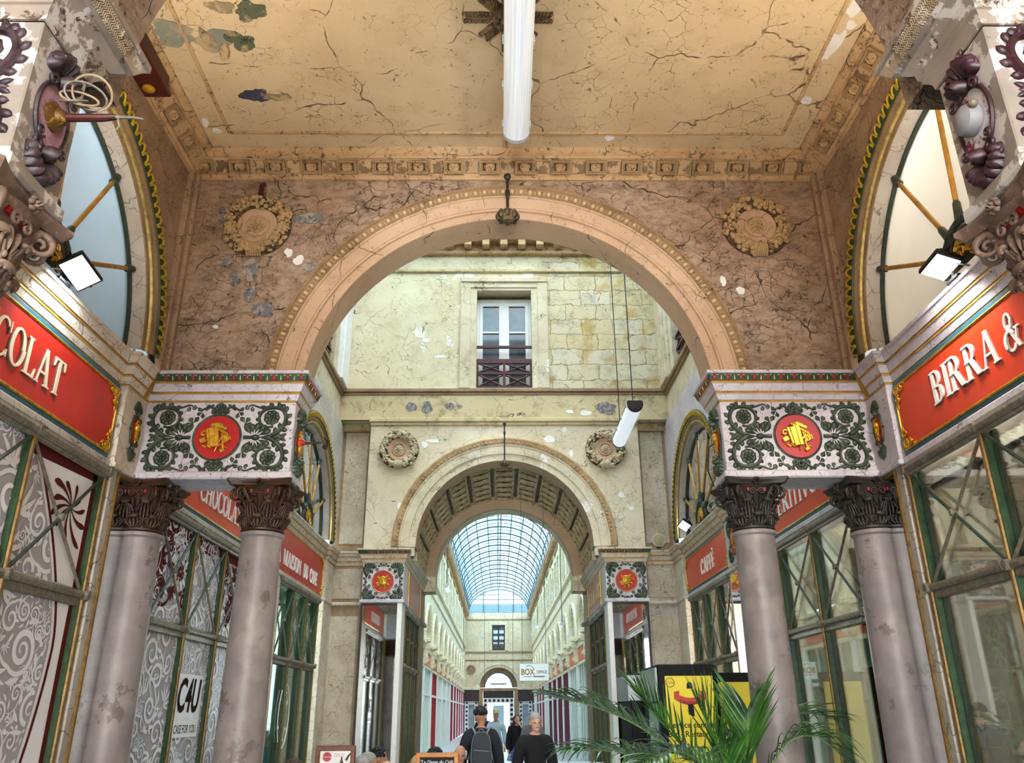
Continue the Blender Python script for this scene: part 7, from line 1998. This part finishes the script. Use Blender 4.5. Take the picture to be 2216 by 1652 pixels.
    if botm: wear([0] + [i + q for i in legs_i for q in range(4)], .016, 'trousers', botm)
    if shoem or True:
        for s, i in zip((-1, 1), legs_i):
            p = v[i + 4]; P('shoe', G().merge(G().ell((p[0], p[1] + .03, .042), (.05, .13, .042), 12, 8), tr), shoem or m_black, t)
    return t, tr, Z, X_, ax
m_navy = simple('navy wool', '#151a26', .8, var=.2, vs=20); m_trous = simple('stone trousers', '#a8a390', .8, var=.1); m_hairk = simple('black hair', '#17120f', .6, var=.2); m_hairb = simple('blond hair', '#c9a978', .5, var=.2, vs=40); m_hairg = simple('grey hair', '#a9a49f', .6, var=.2, vs=40); m_hairbr = simple('brown hair', '#4a3322', .6, var=.2)
m_bluej = simple('blue jacket', '#3d5f94', .8, var=.15); m_coat = simple('black coat', '#0d0d12', .85, var=.2); m_khaki = simple('dark trousers', '#2b2b30', .85); m_tee = simple('dark tee shirt', '#1c2233', .8)
t, tr, Z, X_, ax = person(-.35, 12.2, pi + .06, 'person seen from behind in navy sweater carrying a dark backpack', 'walk', 1.77, m_skin, hair='curly', hairm=m_hairk, topm=m_navy, botm=m_trous, turn=-.5, tilt=.12)
bp = T('backpack', 'dark navy backpack with grey piping worn by the person walking away', 'backpack', tr((0, .2, 1.2)))
m_bag = simple('navy backpack', '#1d2733', .6, var=.15); m_pipe = simple('grey piping', '#7c858c', .5)
sh = [(.13 * sx, sz) for sx, sz in ((-1, -.20), (1, -.20), (1.05, -.05), (.98, .10), (.80, .20), (.45, .255), (-.45, .255), (-.80, .20), (-.98, .10), (-1.05, -.05))]
fbk = lambda u, v_, d: V(tr((u, .135 + d, 1.20 + v_)))
P('pack_body', G().plate([(a * .96, b * .97) for a, b in sh], fbk, 0, .10).plate([(a * .85, b * .88) for a, b in sh], fbk, .10, .125), m_bag, bp, 50)
P('front_pocket', G().plate([(-.105, -.18), (.105, -.18), (.11, -.02), (.10, .03), (-.10, .03), (-.11, -.02)], fbk, .12, .155), m_bag, bp, 40)
P('piping', G().tube([fbk(a, b, .10) for a, b in sh], .006, 6, True), m_pipe, bp); P('pocket_zip', G().tube([fbk(-.10, .02, .157), fbk(.10, .035, .157)], .005, 5), m_pipe, bp)
for s in (-1, 1): P('shoulder_strap', G().tube([tr((s * .07, .15, 1.42)), tr((s * .11, .10, 1.50)), tr((s * .13, -.02, 1.50)), tr((s * .14, -.13, 1.36)), tr((s * .16, -.10, 1.1))], .014, 6), m_pipe, bp)
P('top_loop', G().tube([fbk(-.03, .25, .03), fbk(-.02, .29, .03), fbk(.02, .29, .03), fbk(.03, .25, .03)], .007, 5), m_pipe, bp)
person(.37, 11.5, .25, 'person in open black coat standing left of the palm fronds', 'stand', 1.70, m_skinp, hair='short', hairm=m_hairg, topm=m_coat, botm=m_khaki, hem=.58)
# seated customers: (x, y, turn, label, ...)
def seated(x, y, rz, ztop, label, **kw):
    # stool height follows the photo: seat set so the crown reaches ztop
    return person(x, y, rz, label, 'sit', kw.pop('h', 1.74), lift=0.0, **kw)
ch = lambda x, y, rz, lb: chair(x, y, rz, lb)
for (x, y, rz, lb, kw) in (
    (-.898, 9.0, pi - .1, 'seated blonde person seen from behind at left of the chalkboard', dict(skinm=m_skinp, hair='long', hairm=m_hairb, topm=m_khaki, botm=m_khaki, female=True)),
    (-.857, 10.6, pi - .05, 'seated dark haired person with headband behind the chalkboard', dict(skinm=m_skind, hair='curly', hairm=m_hairk, topm=m_tee, botm=m_khaki)),
    (-.61, 11.75, .1, 'seated balding person in dark tee shirt facing the viewer, right of chalkboard', dict(skinm=m_skin, hair='ring', hairm=m_hairg, topm=m_tee, botm=m_khaki, arms='table')),
    (-1.52, 9.65, 1.9, 'seated white haired person with hand raised to the face beside passage mirror', dict(skinm=m_skin, hair='short', hairm=m_hairg, topm=m_tee, botm=m_khaki, arms='up', turn=-.5)),
    (-1.56, 10.8, 2.4, 'seated dark curly haired person in blue jacket beside passage mirror', dict(skinm=m_skin, hair='curly', hairm=m_hairk, topm=m_bluej, botm=m_khaki, turn=-.8)),
    (-1.45, 8.85, pi - .1, 'seated grey haired person just right of the menu board', dict(skinm=m_skin, hair='short', hairm=m_hairg, topm=m_khaki, botm=m_khaki)),
    (-1.10, 8.1, pi + .1, 'seated bald person with grey fringe right of the menu board', dict(skinm=m_skinp, hair='ring', hairm=m_hairg, topm=m_navy, botm=m_khaki)),
    (-2.06, 8.6, pi, 'seated person with brown braided hair left of the menu board', dict(skinm=m_skinp, hair='braid', hairm=m_hairbr, topm=m_bluej, botm=m_khaki, female=True))):
    seated(x, y, rz, 1.3, lb, **kw)
    DUP(bpy.data.objects['bistro_chair'], (x + .06 * sin(rz), y - .06 * cos(rz), FL), 'white bistro chair under the ' + lb.replace('seated ', '').split(' with ')[0].split(' seen ')[0].split(' in ')[0].split(' just ')[0], rotz=rz)
m_skirt = worn('blue print skirt', '#3f6fc0', '#c9d8ee', .52, 12)
t, tr, Z, X_, ax = person(.32, 22.0, .2, 'distant person in black top and blue print skirt', 'stand', 1.66, m_skinp, hair='long', hairm=m_hairbr, topm=m_coat, arms='up', female=True, vox=.016)
P('skirt', G().merge(G().lathe([(.15, 1.0), (.19, .9), (.27, .66), (.26, .66), (.14, .98)], 24), tr), m_skirt, t)
t, tr, Z, X_, ax = person(-.22, 25.0, 0, 'distant person in pale shirt and straw hat near the gallery start', 'walk', 1.74, m_skin, hair='short', hairm=m_hairg, topm=simple('pale blue shirt', '#b4c4d4', .8), botm=m_steel, vox=.016)
P('hat', G().merge(G().lathe([(.17, .0), (.17, .012), (.09, .02), (.085, .09), (.06, .10), (0, .10)], 20, M.Translation(X_((0, .01, .085)))), tr), m_creamorn, t)
person(.66, 20.5, -.3, 'distant person in grey jacket right of the blue skirted person', 'stand', 1.72, m_skinp, hair='short', hairm=m_hairg, topm=simple('grey jacket', '#8f8e96', .8), botm=m_khaki, vox=.016)
person(-.62, 27.0, pi, 'distant person in dark clothes at left behind the backpack wearer', 'walk', 1.74, m_skin, hair='short', hairm=m_hairk, topm=m_navy, botm=m_khaki, vox=.016)
WORLD = 4.4; EXPO = 0.28
def LAMPS():
    for s in (-1, 1):
        for (cy, rr) in LUN:
            lamp('upper room fill', 'POINT', (s * 4.0, cy + .5, 6.1), 60, (.90, .96, 1) if s < 0 else (1, .99, .96), .3)  # added light to brighten the lunette panes, no fitting in the room
    lamp('shop lamp', 'POINT', (4.9, 4.3, 3.1), 110, (1, .66, .34), .15)
    lamp('shop lamp', 'POINT', (4.0, 5.3, 2.9), 110, (1, .95, .86), .15)  # added near the window to brighten the blind from behind
    lamp('shop lamp', 'POINT', (4.2, 8.4, 3.1), 120, (1, .88, .70), .15)
    lamp('shop lamp', 'POINT', (4.2, 12.6, 3.1), 80, (1, .88, .70), .15)
    lamp('shop lamp', 'POINT', (-4.2, 12.6, 3.1), 120, (.85, 1, .93), .15)
    lamp('entrance fill', 'AREA', (0, -9.5, 3.0), 1700, (1, .95, .88), 6.0, (pi / 2 + .12, 0, 0), 5.0)  # unseen area light added as front fill for the near bay
    lamp('floodlight beam', 'SPOT', (2.90, 4.80, 4.37), 60, (1, .97, .9), .08, (.35, -.25, 0), spot=2.4)
    lamp('floodlight beam', 'SPOT', (-2.88, 4.80, 4.34), 40, (.9, .96, 1), .08, (.3, .6, 0), spot=2.2)
    for s in (-1, 1):
        lamp('ceiling fill', 'AREA', (s * 2.3, 3.6, 4.5), 48, (1, .86, .66), .5, (pi, 0, 0), .4)  # unseen upward light added to brighten the near ceiling, no fitting modelled
    sun = lamp('sun', 'SUN', (0, 0, 30), 1.6, (1, .95, .86)); sun.data.angle = .6; sun.rotation_euler = (.45, .15, 0)
# ---------------------------------------------------------------- camera, light, colour
F = 1755.0
th = math.atan(717 / F); yw = math.atan(28 / (F / cos(th))); ro = math.radians(.4)
cam = bpy.data.cameras.new('camera'); co_ = bpy.data.objects.new('camera', cam); COL.objects.link(co_)
cam.sensor_width = 36; cam.lens = F / 2216 * 36; cam.clip_start = .05; cam.clip_end = 400
Rm = M.Rotation(-yw, 4, 'Z') @ M.Rotation(pi / 2 + th, 4, 'X') @ M.Rotation(-ro, 4, 'Z')
co_.matrix_world = M.Translation((-.065, 0, 1.6)) @ Rm
S.camera = co_
w = bpy.data.worlds.new('sky'); S.world = w; w.use_nodes = True
nt = w.node_tree; bg = nt.nodes['Background']
tc = nt.nodes.new('ShaderNodeTexCoord')
nz = nt.nodes.new('ShaderNodeTexNoise'); nz.inputs['Scale'].default_value = 3.2; nz.inputs['Detail'].default_value = 6
nt.links.new(tc.outputs['Generated'], nz.inputs['Vector'])
mr = nt.nodes.new('ShaderNodeMapRange'); mr.inputs[1].default_value = .42; mr.inputs[2].default_value = .60
nt.links.new(nz.outputs[0], mr.inputs[0])
mx = nt.nodes.new('ShaderNodeMix'); mx.data_type = 'RGBA'
mx.inputs[6].default_value = (.30, .70, .92, 1); mx.inputs[7].default_value = (1, 1, 1, 1)
nt.links.new(mr.outputs[0], mx.inputs[0]); nt.links.new(mx.outputs[2], bg.inputs[0])
bg.inputs[1].default_value = WORLD
def lamp(name, kind, loc, power, col=(1, 1, 1), size=.3, rot=None, size_y=None, spot=None):
    l = bpy.data.lights.new(name, kind); l.energy = power; l.color = col
    if kind == 'AREA':
        l.size = size
        if size_y: l.shape = 'RECTANGLE'; l.size_y = size_y
    else: l.shadow_soft_size = size
    if spot: l.spot_size = spot; l.spot_blend = .6
    o = bpy.data.objects.new(name, l); COL.objects.link(o); o.location = loc
    if rot: o.rotation_euler = rot
    return o
LAMPS()
S.view_settings.view_transform = 'Standard'; S.view_settings.look = 'None'
S.view_settings.exposure = EXPO; S.view_settings.gamma = 1.0
S.view_settings.use_curve_mapping = False
S.cycles.max_bounces = 6; S.cycles.diffuse_bounces = 3; S.cycles.glossy_bounces = 3; S.cycles.transmission_bounces = 3; S.cycles.transparent_max_bounces = 10
S.cycles.use_adaptive_sampling = True; S.cycles.adaptive_threshold = .14; S.cycles.adaptive_min_samples = 12
S.cycles.use_denoising = True
S.cycles.caustics_reflective = False; S.cycles.caustics_refractive = False
S.cycles.sample_clamp_indirect = 6.0
